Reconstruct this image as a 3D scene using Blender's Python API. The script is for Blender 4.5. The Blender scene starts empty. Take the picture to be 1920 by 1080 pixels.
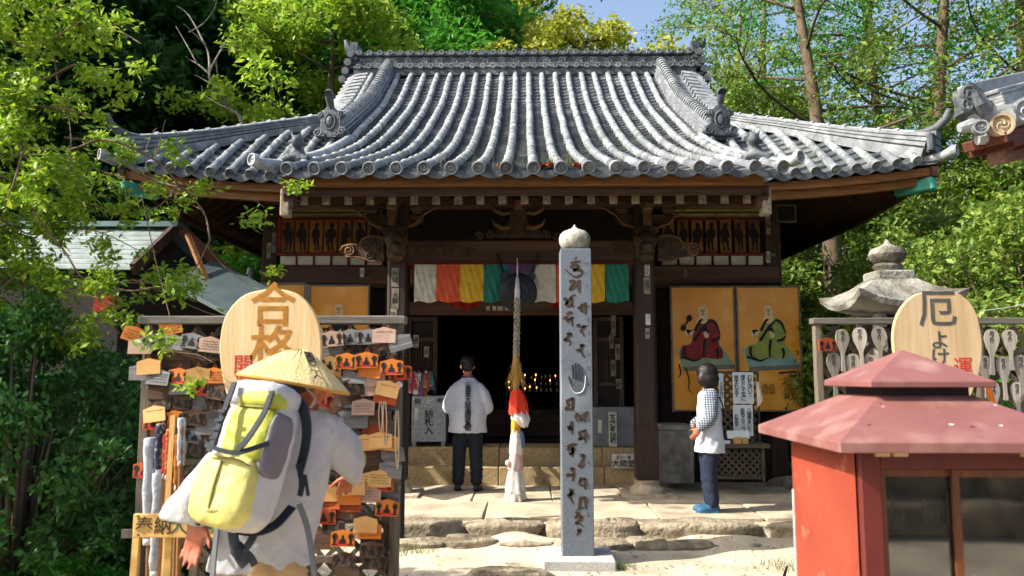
import bpy, bmesh, math, random
import numpy as np
from mathutils import Vector, Matrix, Quaternion
R = math.radians
rnd = random.Random(7)
scene = bpy.context.scene
COL = scene.collection

# ------------------------------------------------------------------ camera
CAM_Z = 1.7
FPX = 1493.0                       # focal length in pixels of the 1920 wide photograph
PITCH = math.atan(163 / FPX); YAW = math.atan(24 / FPX)
cam_d = bpy.data.cameras.new('camera'); cam = bpy.data.objects.new('camera', cam_d); COL.objects.link(cam)
cam.location = (0, 0, CAM_Z); cam.rotation_euler = (math.pi / 2 + PITCH, 0, YAW)
cam_d.sensor_width = 36; cam_d.lens = 36 * FPX / 1920; cam_d.clip_start = .05; cam_d.clip_end = 3000
cam_d.dof.use_dof = True; cam_d.dof.focus_distance = 9.6; cam_d.dof.aperture_fstop = 3.2
scene.camera = cam
# ------------------------------------------------------------------ sky and sun
SUN_EL, SUN_AZ = R(41), R(15)      # from the left, a little in front of the facade
sun_to = Vector((-math.cos(SUN_EL) * math.cos(SUN_AZ), -math.cos(SUN_EL) * math.sin(SUN_AZ), math.sin(SUN_EL)))
world = bpy.data.worlds.new('World'); scene.world = world; world.use_nodes = True
wn = world.node_tree.nodes; wl = world.node_tree.links
sky = wn.new('ShaderNodeTexSky'); sky.sky_type = 'NISHITA'; sky.sun_disc = False
sky.sun_elevation = SUN_EL; sky.sun_rotation = math.atan2(sun_to.x, sun_to.y); sky.air_density = 1.0; sky.dust_density = 4.0; sky.ozone_density = .7
wl.new(sky.outputs[0], wn['Background'].inputs[0]); wn['Background'].inputs[1].default_value = .15
sun_d = bpy.data.lights.new('sun', 'SUN'); sun = bpy.data.objects.new('sun', sun_d); COL.objects.link(sun)
sun_d.energy = 5.0; sun_d.angle = R(.53); sun_d.color = (1, .94, .83)
sun.rotation_euler = sun_to.to_track_quat('Z', 'Y').to_euler(); sun.location = (-20, -6, 20)
vs = scene.view_settings; vs.view_transform = 'Standard'; vs.look = 'None'; vs.gamma = 1; vs.exposure = .98
vs.use_curve_mapping = False
cy = scene.cycles; cy.max_bounces = 4; cy.diffuse_bounces = 3; cy.glossy_bounces = 2; cy.transmission_bounces = 3; cy.transparent_max_bounces = 6; cy.caustics_reflective = False; cy.caustics_refractive = False; cy.use_adaptive_sampling = True; cy.adaptive_threshold = .03

def at(px, py, Y):
    """point of the place at distance Y seen at pixel px, py of the photograph"""
    u = (px - 960) / FPX; v = (540 - py) / FPX
    y0 = math.cos(PITCH) - v * math.sin(PITCH); z = math.sin(PITCH) + v * math.cos(PITCH)
    X = u * math.cos(YAW) - y0 * math.sin(YAW); Yy = u * math.sin(YAW) + y0 * math.cos(YAW)
    s = Y / Yy
    return Vector((X * s, Y, CAM_Z + z * s))
def lin(c):
    c = c.lstrip('#'); v = [int(c[i:i + 2], 16) / 255 for i in (0, 2, 4)]
    return tuple((x / 12.92 if x <= .04045 else ((x + .055) / 1.055) ** 2.4) for x in v)

# ------------------------------------------------------------------ materials
MATS = {}
def mat(name, c1, c2=None, scale=6, rough=.75, bump=0, bscale=None, metal=0, stretch=(1, 1, 1), lo=.35, hi=.65, ovar=0, detail=6,
        c3=None, c3scale=2.0, c3lo=.55, c3hi=.7, spec=.4, translucent=0, island=False, coat=0, emit=0):
    if name in MATS: return MATS[name]
    m = bpy.data.materials.new(name); m.use_nodes = True; MATS[name] = m
    N = m.node_tree.nodes; L = m.node_tree.links; b = N['Principled BSDF']
    col = lambda c: (*(lin(c) if isinstance(c, str) else c), 1)
    b.inputs['Roughness'].default_value = rough; b.inputs['Metallic'].default_value = metal
    b.inputs['Specular IOR Level'].default_value = spec; b.inputs['Coat Weight'].default_value = coat
    b.inputs['Base Color'].default_value = col(c1)
    tc = N.new('ShaderNodeTexCoord'); oi = N.new('ShaderNodeObjectInfo')
    off = N.new('ShaderNodeVectorMath'); off.operation = 'MULTIPLY_ADD'; off.inputs[1].default_value = (37, 53, 71)
    L.new(oi.outputs['Random'], off.inputs[0]); L.new(tc.outputs['Object'], off.inputs[2])
    mp = N.new('ShaderNodeMapping'); mp.inputs['Scale'].default_value = stretch; L.new(off.outputs[0], mp.inputs[0])
    out = None
    if c2 is not None:
        mix = N.new('ShaderNodeMix'); mix.data_type = 'RGBA'
        mix.inputs[6].default_value = col(c1); mix.inputs[7].default_value = col(c2)
        if island:
            g = N.new('ShaderNodeNewGeometry'); L.new(g.outputs['Random Per Island'], mix.inputs[0])
        else:
            nz = N.new('ShaderNodeTexNoise'); nz.inputs['Scale'].default_value = scale; nz.inputs['Detail'].default_value = detail
            nz.inputs['Roughness'].default_value = .62; L.new(mp.outputs[0], nz.inputs[0])
            mr = N.new('ShaderNodeMapRange'); mr.inputs[1].default_value = lo; mr.inputs[2].default_value = hi
            L.new(nz.outputs[0], mr.inputs[0]); L.new(mr.outputs[0], mix.inputs[0])
        out = mix.outputs[2]
        if c3 is not None:
            n3 = N.new('ShaderNodeTexNoise'); n3.inputs['Scale'].default_value = c3scale; n3.inputs['Detail'].default_value = 8
            L.new(mp.outputs[0], n3.inputs[0])
            r3 = N.new('ShaderNodeMapRange'); r3.inputs[1].default_value = c3lo; r3.inputs[2].default_value = c3hi; L.new(n3.outputs[0], r3.inputs[0])
            m3 = N.new('ShaderNodeMix'); m3.data_type = 'RGBA'; L.new(r3.outputs[0], m3.inputs[0]); L.new(out, m3.inputs[6])
            m3.inputs[7].default_value = col(c3); out = m3.outputs[2]
    if ovar:
        hv = N.new('ShaderNodeHueSaturation')
        mr2 = N.new('ShaderNodeMapRange'); mr2.inputs[3].default_value = 1 - ovar; mr2.inputs[4].default_value = 1 + ovar
        L.new(oi.outputs['Random'], mr2.inputs[0]); L.new(mr2.outputs[0], hv.inputs['Value'])
        if out is not None: L.new(out, hv.inputs['Color'])
        else: hv.inputs['Color'].default_value = col(c1)
        out = hv.outputs[0]
    if out is not None: L.new(out, b.inputs['Base Color'])
    if bump:
        nb = N.new('ShaderNodeTexNoise'); nb.inputs['Scale'].default_value = bscale or scale * 4; nb.inputs['Detail'].default_value = 8
        L.new(mp.outputs[0], nb.inputs[0])
        bp = N.new('ShaderNodeBump'); bp.inputs['Strength'].default_value = min(1, bump); bp.inputs['Distance'].default_value = .02 * max(1, bump)
        L.new(nb.outputs[0], bp.inputs['Height']); L.new(bp.outputs[0], b.inputs['Normal'])
    if translucent:
        tr = N.new('ShaderNodeBsdfTranslucent'); ms = N.new('ShaderNodeMixShader'); ms.inputs[0].default_value = translucent
        if out is not None: L.new(out, tr.inputs[0])
        else: tr.inputs[0].default_value = col(c1)
        L.new(b.outputs[0], ms.inputs[1]); L.new(tr.outputs[0], ms.inputs[2])
        L.new(ms.outputs[0], N['Material Output'].inputs[0])
    if emit:
        b.inputs['Emission Color'].default_value = col(c1); b.inputs['Emission Strength'].default_value = emit
    return m
def woodm(name, c1, c2, rough=.7, axis=2, c3=None, ovar=.12, bump=.25, scale=3.0):
    st = [14, 14, 14]; st[axis] = 1.0
    return mat(name, c1, c2, scale=scale, rough=rough, stretch=tuple(st), bump=bump, bscale=scale * 3, ovar=ovar, c3=c3, c3scale=.35, c3lo=.5, c3hi=.75, lo=.3, hi=.7)

# ------------------------------------------------------------------ mesh builder
class MB:
    def __init__(s): s.v = []; s.f = []; s.mi = []; s.m = 0
    def add(s, vs, fs):
        o = len(s.v); s.v.extend([Vector(p) for p in vs]); s.f.extend([tuple(i + o for i in f) for f in fs]); s.mi.extend([s.m] * len(fs)); return s
    def box(s, c, sz, rot=None):
        hx, hy, hz = sz[0] / 2, sz[1] / 2, sz[2] / 2; c = Vector(c)
        p = [Vector((x, y, z)) for z in (-hz, hz) for y in (-hy, hy) for x in (-hx, hx)]
        if rot is not None:
            M = rot if isinstance(rot, (Matrix, Quaternion)) else Matrix.Rotation(rot, 3, 'Z')
            p = [M @ q for q in p]
        return s.add([c + q for q in p], [(0, 2, 3, 1), (4, 5, 7, 6), (0, 1, 5, 4), (2, 6, 7, 3), (0, 4, 6, 2), (1, 3, 7, 5)])
    def bar(s, p0, p1, w, h=None, up=(0, 0, 1)):
        p0 = Vector(p0); p1 = Vector(p1); h = h or w; d = (p1 - p0); ln = d.length; d.normalize()
        x = d.cross(Vector(up))
        if x.length < 1e-4: x = d.cross(Vector((0, 1, 0)))
        x.normalize(); z = x.cross(d)
        M = Matrix((x, d, z)).transposed()
        return s.box((p0 + p1) / 2, (w, ln, h), M)
    def loft(s, rings, cap=True, closed=True):
        n = len(rings[0]); vs = [p for r in rings for p in r]; fs = []
        for i in range(len(rings) - 1):
            for j in range(n if closed else n - 1):
                k = (j + 1) % n
                fs.append((i * n + j, i * n + k, (i + 1) * n + k, (i + 1) * n + j))
        if cap: fs.append(tuple(reversed(range(n)))); fs.append(tuple(range((len(rings) - 1) * n, len(rings) * n)))
        return s.add(vs, fs)
    def tube(s, pts, rads, n=8, cap=True, flat=1.0):
        pts = [Vector(p) for p in pts]
        if not hasattr(rads, '__len__'): rads = [rads] * len(pts)
        rings = []; ref = None
        for i, p in enumerate(pts):
            t = (pts[min(i + 1, len(pts) - 1)] - pts[max(i - 1, 0)])
            if t.length < 1e-9: t = Vector((0, 0, 1))
            t.normalize()
            if ref is None: ref = t.orthogonal().normalized() if abs(t.z) > .9 else t.cross(Vector((0, 0, 1))).normalized()
            ref = (ref - t * ref.dot(t))
            ref = ref.normalized() if ref.length > 1e-5 else t.orthogonal().normalized()
            b = t.cross(ref)
            rings.append([p + (ref * math.cos(a) + b * math.sin(a) * flat) * rads[i] for a in (2 * math.pi * k / n for k in range(n))])
        return s.loft(rings, cap)
    def lathe(s, prof, c=(0, 0, 0), n=20, M=None):
        c = Vector(c); rings = []
        for r, z in prof:
            ring = [Vector((r * math.cos(a), r * math.sin(a), z)) for a in (2 * math.pi * k / n for k in range(n))]
            rings.append([c + (M @ p if M is not None else p) for p in ring])
        return s.loft(rings)
    def ell(s, c, r, n=14, m=8, M=None):
        c = Vector(c); rings = []
        for i in range(m + 1):
            t = math.pi * (i / m) ; t = min(max(t, .03), math.pi - .03)
            ring = [Vector((r[0] * math.sin(t) * math.cos(a), r[1] * math.sin(t) * math.sin(a), -r[2] * math.cos(t))) for a in (2 * math.pi * k / n for k in range(n))]
            rings.append([c + (M @ p if M is not None else p) for p in ring])
        return s.loft(rings)
    def prism(s, poly, fn, d):
        """outline poly (2d) mapped by fn(x, y, depth) between depth 0 and d"""
        n = len(poly)
        vs = [fn(x, y, 0) for x, y in poly] + [fn(x, y, d) for x, y in poly]
        return s.add(vs, [tuple(range(n)), tuple(reversed(range(n, 2 * n)))] + [(i, i + n, (i + 1) % n + n, (i + 1) % n) for i in range(n)])
    def grid(s, fn, nu, nv):
        vs = [fn(i / nu, j / nv) for j in range(nv + 1) for i in range(nu + 1)]
        return s.add(vs, [(j * (nu + 1) + i, j * (nu + 1) + i + 1, (j + 1) * (nu + 1) + i + 1, (j + 1) * (nu + 1) + i) for j in range(nv) for i in range(nu)])
    def xf(s, M):
        s.v = [M @ p for p in s.v]; return s
    def join(s, o, M=None):
        off = len(s.v); s.v.extend([(M @ p if M is not None else p.copy()) for p in o.v])
        s.f.extend([tuple(i + off for i in f) for f in o.f]); s.mi.extend([s.m] * len(o.f)); return s
    def mesh(s, name, mats, smooth=False, origin=None):
        me = bpy.data.meshes.new(name)
        vv = s.v if origin is None else [p - origin for p in s.v]
        me.from_pydata([tuple(p) for p in vv], [], s.f)
        for m in (mats if isinstance(mats, (list, tuple)) else [mats]): me.materials.append(m)
        if max(s.mi, default=0): me.polygons.foreach_set('material_index', s.mi)
        bm = bmesh.new(); bm.from_mesh(me); bmesh.ops.recalc_face_normals(bm, faces=bm.faces); bm.to_mesh(me); bm.free()
        if smooth: 
            me.shade_smooth() if smooth is True else me.shade_auto(smooth)
        return me
    def build(s, name, mats, parent=None, smooth=False, bevel=0, world=True):
        org = wloc(parent) if (parent is not None and world) else None
        if smooth and smooth is not True: sm = 0
        me = s.mesh(name, mats, bool(smooth), org)
        if smooth and smooth is not True:
            me.set_sharp_from_angle(angle=R(smooth))
        o = bpy.data.objects.new(name, me); COL.objects.link(o)
        if parent is not None: o.parent = parent
        if bevel:
            bv = o.modifiers.new('bevel', 'BEVEL'); bv.width = bevel; bv.segments = 1; bv.limit_method = 'ANGLE'; bv.angle_limit = R(40)
        return o
def wloc(o):
    v = Vector((0, 0, 0))
    while o is not None: v += o.location; o = o.parent
    return v
def tag(o, label=None, cat=None, group=None, kind=None):
    if label: o['label'] = label
    if cat: o['category'] = cat
    if group: o['group'] = group
    if kind: o['kind'] = kind
    return o
def thing(name, label, cat, loc=(0, 0, 0), group=None, rz=0):
    o = bpy.data.objects.new(name, None); COL.objects.link(o); o.location = loc; o.rotation_euler.z = rz; o.empty_display_size = .1
    return tag(o, label, cat, group)
def inst(name, me, parent, M):
    """another object sharing mesh data, M given in the parent's space"""
    o = bpy.data.objects.new(name, me); COL.objects.link(o); o.parent = parent
    o.location, q, o.scale = M.decompose(); o.rotation_euler = q.to_euler(); return o
def basis(x, y, z, p):
    M = Matrix((x, y, z)).transposed().to_4x4(); M.translation = p; return M
def bool_mod(o): return o
def text_mesh(s, size, m, extrude=.001, weight=0.0, spacing=1.0, vertical=False, name='lettering'):
    c = bpy.data.curves.new(name, 'FONT'); c.body = '\n'.join(s) if vertical else s
    c.size = size; c.extrude = extrude; c.offset = weight * .4; c.align_x = 'CENTER'; c.align_y = 'CENTER'; c.space_line = spacing; c.resolution_u = 2
    o = bpy.data.objects.new(name, c); COL.objects.link(o)
    dg = bpy.context.evaluated_depsgraph_get(); me = bpy.data.meshes.new_from_object(o.evaluated_get(dg))
    bpy.data.objects.remove(o); bpy.data.curves.remove(c)
    me.name = name; me.materials.clear(); me.materials.append(m); return me
# letters lie in local XY, facing +Z; FACE turns them to stand up facing the camera (-Y)
FACE = Matrix.Rotation(math.pi / 2, 4, 'X')
def lettering(s, size, m, parent, loc, rot=None, **k):
    me = text_mesh(s, size, m, **k)
    M = Matrix.Translation(Vector(loc) - wloc(parent)) @ (rot if rot is not None else FACE)
    return inst('lettering', me, parent, M)
def remeshed(mb, name, m, parent, voxel=.012, smooth_it=6, disp=None):
    """fuse overlapping shapes into one continuous skin"""
    me = mb.mesh(name, m); o = bpy.data.objects.new(name, me); COL.objects.link(o)
    r = o.modifiers.new('r', 'REMESH'); r.mode = 'VOXEL'; r.voxel_size = voxel
    sm = o.modifiers.new('s', 'SMOOTH'); sm.iterations = smooth_it; sm.factor = .5
    dg = bpy.context.evaluated_depsgraph_get(); me2 = bpy.data.meshes.new_from_object(o.evaluated_get(dg))
    bpy.data.objects.remove(o); bpy.data.meshes.remove(me)
    org = wloc(parent)
    n = len(me2.vertices); co = np.empty(n * 3); me2.vertices.foreach_get('co', co); co = co.reshape(-1, 3)
    if disp is not None:
        no = np.empty(n * 3); me2.vertices.foreach_get('normal', no); no = no.reshape(-1, 3)
        co = co + no * disp(co)[:, None]
    co = co - np.array(org); me2.vertices.foreach_set('co', co.ravel())
    me2.materials.clear(); me2.materials.append(m); me2.shade_smooth(); me2.name = name
    o = bpy.data.objects.new(name, me2); COL.objects.link(o); o.parent = parent; return o
def spiral(c, r0, turns, a0, sgn, x, y, n=22, r1=.15):
    c = Vector(c); x = Vector(x); y = Vector(y); pts = []
    for i in range(n + 1):
        t = i / n; r = r0 * (1 - t * (1 - r1)); a = a0 + sgn * t * turns * 2 * math.pi
        pts.append(c + x * r * math.cos(a) + y * r * math.sin(a))
    return pts
def interp(tab, t):
    for (a, b), (c, d) in zip(tab, tab[1:]):
        if t <= c: return b + (d - b) * max(0, (t - a)) / (c - a)
    return tab[-1][1]
# ------------------------------------------------------------------ ground, platform, steps
m_sand = mat('sandy ground', '#c9bda6', '#a99d88', scale=2.2, rough=.95, bump=.9, bscale=22, c3='#8f8371', c3scale=1.3, c3lo=.52, c3hi=.75)
m_soil = mat('forest soil', '#3a3226', '#241f17', scale=2, rough=1, bump=.6, bscale=12)
m_slab = mat('paving slab', '#c2b49c', '#9c8f7a', scale=3, rough=.9, bump=.4, bscale=40, ovar=.1, c3='#7d7263', c3scale=1.6)
m_rough = mat('rough stone', '#a89c86', '#7d725f', scale=7, rough=.95, bump=1.6, bscale=22, ovar=.1, c3='#544c3c', c3scale=2.2, c3lo=.5, c3hi=.7)
m_step = mat('granite step', '#b79f74', '#97835f', scale=30, rough=.9, bump=.6, bscale=60, c3='#7c6b4c', c3scale=1.5)
m_gran = mat('grey granite', '#737b84', '#525a63', scale=190, rough=.6, bump=.12, bscale=160, detail=2, lo=.4, hi=.6, c3='#828a91', c3scale=1.2)
def hill(x, y):
    # a wooded hillside rises behind the hall, higher to the left
    k = max(0, y - 20.6); side = max(0, -x - 9)
    h = (min(k, 5) * .55 + max(0, k - 5) * .3) * (1 if x < 2 else max(.35, 1 - (x - 2) * .05)) + side * .32 * min(1, max(0, y - 3) / 8)
    return min(h, 16)
mb = MB()
XS = [-600, -200, -80, -50] + [-40 + 2 * i for i in range(41)] + [50, 80, 200, 600]
YS = [-400, -60, -20, -10, -5] + [i * 2 for i in range(31)] + [80, 200, 700]
def gz(x, y):
    # the sandy yard dips a hand's breadth under the hall platform's slabs nowhere; small swells only
    return hill(x, y) + .012 * math.sin(x * 1.7 + y) * math.cos(y * 1.3)
for y in YS:
    for x in XS: mb.v.append(Vector((x, y, gz(x, y) - .004)))
nx = len(XS)
for j in range(len(YS) - 1):
    for i in range(nx - 1):
        mb.f.append((j * nx + i, j * nx + i + 1, (j + 1) * nx + i + 1, (j + 1) * nx + i))
        cx = (XS[i] + XS[i + 1]) / 2; cy = (YS[j] + YS[j + 1]) / 2
        mb.mi.append(1 if (cy > 16 or cx < -3.2 or cx > 6.2) else 0)
tag(mb.build('ground', [m_sand, m_soil], smooth=True), 'pale sandy temple yard running back to a wooded hillside', kind='structure')

PZ = .255                          # platform height
plat = tag(thing('stone_platform', 'low platform of worn stone slabs in front of the hall', None), kind='structure')
core = MB(); core.box((.2, 13.2, .105), (7.4, 9.9, .21)); core.build('platform_core', m_slab, plat)
def slab(x0, x1, y0, y1, z, par, name='paving_slab', th=.09, m=None, jit=.012):
    b = MB(); g = .006
    cs = [(x0 + g, y0 + g), (x1 - g, y0 + g), (x1 - g, y1 - g), (x0 + g, y1 - g)]
    cs = [(x + rnd.uniform(-jit, jit), y + rnd.uniform(-jit, jit)) for x, y in cs]
    dz = rnd.uniform(-.006, .006)
    b.prism(cs, lambda x, y, d: Vector((x, y, z + dz - d)), th)
    return b.build(name, m or m_slab, par, bevel=.012)
xs = [-2.45, -1.42, -.42, .45, 1.38, 2.45, 3.35]
for j, (y0, y1) in enumerate(((8.36, 9.35), (9.35, 10.72))):
    xr = xs if j == 0 else [-2.45, -1.7, -.62, .32, 1.2, 2.3, 3.35]
    for a, b_ in zip(xr, xr[1:]): slab(a, b_, y0, y1, PZ, plat)
def boulder(c, s, seed, par, name, m, rough_=.16, flat=.35, n=18, k=10):
    rr = random.Random(seed); b = MB(); ph = [rr.uniform(0, 6.28) for _ in range(8)]
    rings = []
    for i in range(k + 1):
        t = -1 + 2 * i / k; zz = math.copysign(abs(t) ** .6, t); w = (1 - abs(zz) ** 7) ** (1 / 4) if abs(zz) < 1 else 0
        w = max(w, .02) * (1 + .06 * math.sin(zz * 4 + ph[5])); ring = []
        for j in range(n):
            a = 2 * math.pi * j / n; ca, sa = math.cos(a), math.sin(a)
            sq = (abs(ca) ** 3.4 + abs(sa) ** 3.4) ** (-1 / 3.4)
            q = 1 + rough_ * .5 * (math.sin(2 * a + ph[0]) * .4 + math.sin(3 * a + ph[1] + zz) * .4 + math.sin(5 * a + ph[2] + 2 * zz) * .3 + math.sin(9 * a + ph[3]) * .15 + .22 * math.sin(13 * a + ph[6] + 3 * zz)) + rr.uniform(-.028, .028)
            ring.append(Vector(c) + Vector((ca * sq * w * q * s[0] / 2, sa * sq * w * q * s[1] / 2, zz * s[2] / 2 * (1 + .12 * math.sin(a * 2 + ph[4])))))
        rings.append(ring)
    b.loft(rings); return b.build(name, m, par, smooth=True)
# rough edge stones along the platform front, then half-sunk stones before them
e = [-2.5, -1.47, -.62, .2, .55, 1.15, 2.35, 3.42]
for i, (a, b_) in enumerate(zip(e, e[1:])):
    boulder(((a + b_) / 2, 8.26 + rnd.uniform(-.03, .03), .118 + rnd.uniform(-.012, .0)), (b_ - a - .01, .40, .27), i, plat, 'edge_stone', m_rough, .09)
for i, (px, w, d, h) in enumerate([(775, .7, .3, .14), (880, .5, .34, .17), (985, .55, .3, .12), (1140, .5, .34, .13), (1212, .36, .3, .19), (1285, .5, .3, .13), (1365, .6, .3, .09), (950, .7, .34, .07)]):
    p = at(px, 1012, 7.93) if i < 7 else at(955, 1074, 7.1)
    boulder((p.x, p.y + rnd.uniform(-.04, .04), .055 if i < 7 else .0), (w, d, h), 40 + i, plat, 'footing_stone', m_rough, .2)
steps = tag(thing('stone_steps', 'two long granite steps up to the dark hall doorway', None), kind='structure')
for (y0, y1, z0, z1) in ((10.72, 11.02, .2, .49), (11.02, 11.5, .2, .715)):
    for a, b_ in ((-1.95, -.35), (-.35, 1.05), (1.05, 1.9)):
        q = MB(); q.box(((a + b_) / 2, (y0 + y1) / 2 + .1, (z0 + z1) / 2), (b_ - a - .006, y1 - y0 + .2, z1 - z0)); q.build('step_stone', m_step, steps, bevel=.012)
# rough paving to the right of the platform
pav = tag(thing('stone_paving', 'uneven grey stones paving the shaded side of the platform', None), kind='structure')
k = 0
for (x, y, w, d, h) in ((3.75, 8.7, .6, .5, .2), (4.2, 9.1, .7, .5, .2), (3.8, 9.35, .7, .5, .26), (4.4, 9.7, .8, .55, .24), (3.75, 10.1, .8, .6, .34), (4.5, 10.5, .8, .6, .34), (3.7, 10.8, .9, .6, .42), (4.6, 11.2, .9, .6, .42), (4.0, 8.2, .5, .4, .14), (5.0, 9.2, .8, .7, .2), (5.2, 10.2, .8, .7, .3)):
    boulder((x, y, h / 2 - .04), (w, d, h), 80 + k, pav, 'paving_stone', m_rough, .2); k += 1
# ------------------------------------------------------------------ the hall: roof
m_tile = mat('roof tile', '#92979a', '#6a6f73', scale=7, rough=.5, bump=.3, bscale=30, ovar=.26, c3='#aeb0ac', c3scale=5, c3lo=.54, c3hi=.7, spec=.5)
m_disc = mat('eave disc tile', '#7b8084', '#565b60', scale=7, rough=.55, bump=.3, bscale=30, ovar=.2, c3='#97999a', c3scale=5, c3lo=.55, c3hi=.7)
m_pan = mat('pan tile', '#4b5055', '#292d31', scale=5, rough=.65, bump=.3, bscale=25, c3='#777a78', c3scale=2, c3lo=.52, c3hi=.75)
m_tdark = mat('dark ridge tile', '#565c62', '#33383d', scale=9, rough=.6, bump=.5, bscale=30, c3='#7f827f', c3scale=3, c3lo=.55, c3hi=.72)
m_wood = woodm('aged timber', '#54382a', '#30201a', axis=0, c3='#654a36', rough=.8)
m_woodv = woodm('aged post timber', '#463228', '#2a1d17', axis=2, c3='#574538', rough=.8)
m_woody = woodm('aged rafter timber', '#573a26', '#332216', axis=1, rough=.8)
m_fascia = woodm('weathered fascia', '#8a5a2e', '#553317', axis=0, c3='#9a6a3a', rough=.75)
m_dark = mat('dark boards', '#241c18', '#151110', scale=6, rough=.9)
m_carve = mat('carved timber', '#4c3828', '#2c2017', scale=12, rough=.7, bump=.3, c3='#6b4a2a', c3scale=6, c3lo=.55, c3hi=.7)
m_carvel = mat('paler carving', '#7c5a38', '#4a331e', scale=12, rough=.7, bump=.3)  # lighter brown than the carved timber, for edges and sprays
m_white = mat('white plaster', '#e2dfd0', '#cbc6b2', scale=3, rough=.9)
m_rend = mat('pale rafter end', '#a89e88', '#6d6251', scale=20, rough=.9)
m_red = mat('vermilion lacquer', '#7a1c16', '#4e120f', scale=6, rough=.7)
m_copper = mat('green copper', '#3f9a83', '#2c6f62', scale=8, rough=.6)

hall = thing('temple_hall', 'dark timber temple hall with sweeping grey tiled roof and raised porch', 'hall', (0, 11.3, 0))
FR = [(8.2, 3.85), (8.64, 4.03), (9.5, 4.37), (10.41, 4.79), (11.2, 5.18), (11.89, 5.55), (12.7, 5.99), (13.43, 6.43), (14.35, 7.12), (15.0, 7.62)]
def smooth_tab(tab, n=70):
    # Catmull-Rom through the measured points
    out = []
    for i in range(len(tab) - 1):
        p0 = tab[max(i - 1, 0)]; p1 = tab[i]; p2 = tab[i + 1]; p3 = tab[min(i + 2, len(tab) - 1)]
        for k in range(n // len(tab) + 1):
            t = k / (n // len(tab) + 1)
            c = [.5 * (2 * p1[a] + (p2[a] - p0[a]) * t + (2 * p0[a] - 5 * p1[a] + 4 * p2[a] - p3[a]) * t * t + (3 * p1[a] - p0[a] - 3 * p2[a] + p3[a]) * t ** 3) for a in (0, 1)]
            out.append(tuple(c))
    return out + [tab[-1]]
FRS = smooth_tab(FR)
EY, EX, RY = 9.7, 5.15, 15.0
PORCH_X = 2.36
def z_front(Y): return interp(FRS, Y)
def z_main(Y):
    return z_front(Y) - (.30 * ((11.3 - Y) / 1.6) ** 1.5 if Y < 11.3 else 0)
def z_hip(X, Y):
    u = min(Y - EY, EX - abs(X))
    d = math.hypot(EX - abs(X), Y - EY)
    return z_main(EY + max(u, 0)) + .21 * max(0, 1 - d / 2.7) ** 2
def fan(Y): return 1 + .15 * max(0, (10.6 - Y) / 2.4) ** 2
def row_path(X0):
    """centre line (eave upwards) of the tile row whose upper end is at X0"""
    pts = []
    if abs(X0) <= PORCH_X:
        Y = 8.2
        while Y < RY - .12: pts.append(Vector((X0 * fan(Y), Y, z_front(Y)))); Y += .05
    elif abs(X0) <= 3.05:
        Y = EY
        while Y < RY - .12: pts.append(Vector((X0, Y, z_hip(X0, Y) if Y < 11.9 else z_front(Y)))); Y += .05
    else:
        Y = EY; top = EY + EX - abs(X0) - .05
        while Y < top: pts.append(Vector((X0, Y, z_hip(X0, Y)))); Y += .05
    return pts
PITCH_R = .25
rows = [PITCH_R * (k + .33) for k in range(-21, 21)]
rows = [x for x in rows if abs(x) < 4.98]
def resample(pts, step, start=0):
    out = []; acc = -start; i = 0
    L = [0]
    for a, b_ in zip(pts, pts[1:]): L.append(L[-1] + (b_ - a).length)
    s_ = start
    while s_ <= L[-1]:
        while i < len(L) - 2 and L[i + 1] < s_: i += 1
        t = (s_ - L[i]) / max(1e-6, L[i + 1] - L[i]); out.append(pts[i].lerp(pts[i + 1], t)); s_ += step
    return out
main_roof = MB()
# the boarding under the tiles: front (with porch), hips and back
def sheet(mbx, fn, x0, x1, y0, y1, nu, nv, dz):
    mbx.grid(lambda u, v: Vector((x0 + (x1 - x0) * u, y0 + (y1 - y0) * v, fn(x0 + (x1 - x0) * u, y0 + (y1 - y0) * v) + dz)), nu, nv)
sheet(main_roof, lambda x, y: z_front(y), -3.2, 3.2, 11.4, RY, 4, 24, -.06)
main_roof.grid(lambda u, v: Vector(((-1 + 2 * u) * PORCH_X * 1.0 * fan(8.22 + 3.2 * v), 8.22 + 3.2 * v, z_front(8.22 + 3.2 * v) - .06)), 12, 16)
def eave_z(x, y): return z_hip(x, y) - .06
main_roof.grid(lambda u, v: Vector((-EX + 2 * EX * u, EY + v * 2.15, eave_z(-EX + 2 * EX * u, EY + v * 2.15))), 60, 12)
for sg in (-1, 1):
    main_roof.grid(lambda u, v: Vector((sg * (EX - 2.15 * v), EY + 10.6 * u, eave_z(sg * (EX - 2.15 * v), EY + 10.6 * u if u < .5 else EY + 10.6 * (1 - u)))), 40, 10)
main_roof.grid(lambda u, v: Vector((-EX + 2 * EX * u, 20.3 - v * 2.15, eave_z(-EX + 2 * EX * u, EY + v * 2.15))), 30, 8)
sheet(main_roof, lambda x, y: z_front(30 - y), -3.2, 3.2, RY, 18.6, 4, 14, -.06)
roof = main_roof.build('tiled_roof', m_pan, hall, smooth=40)
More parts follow.
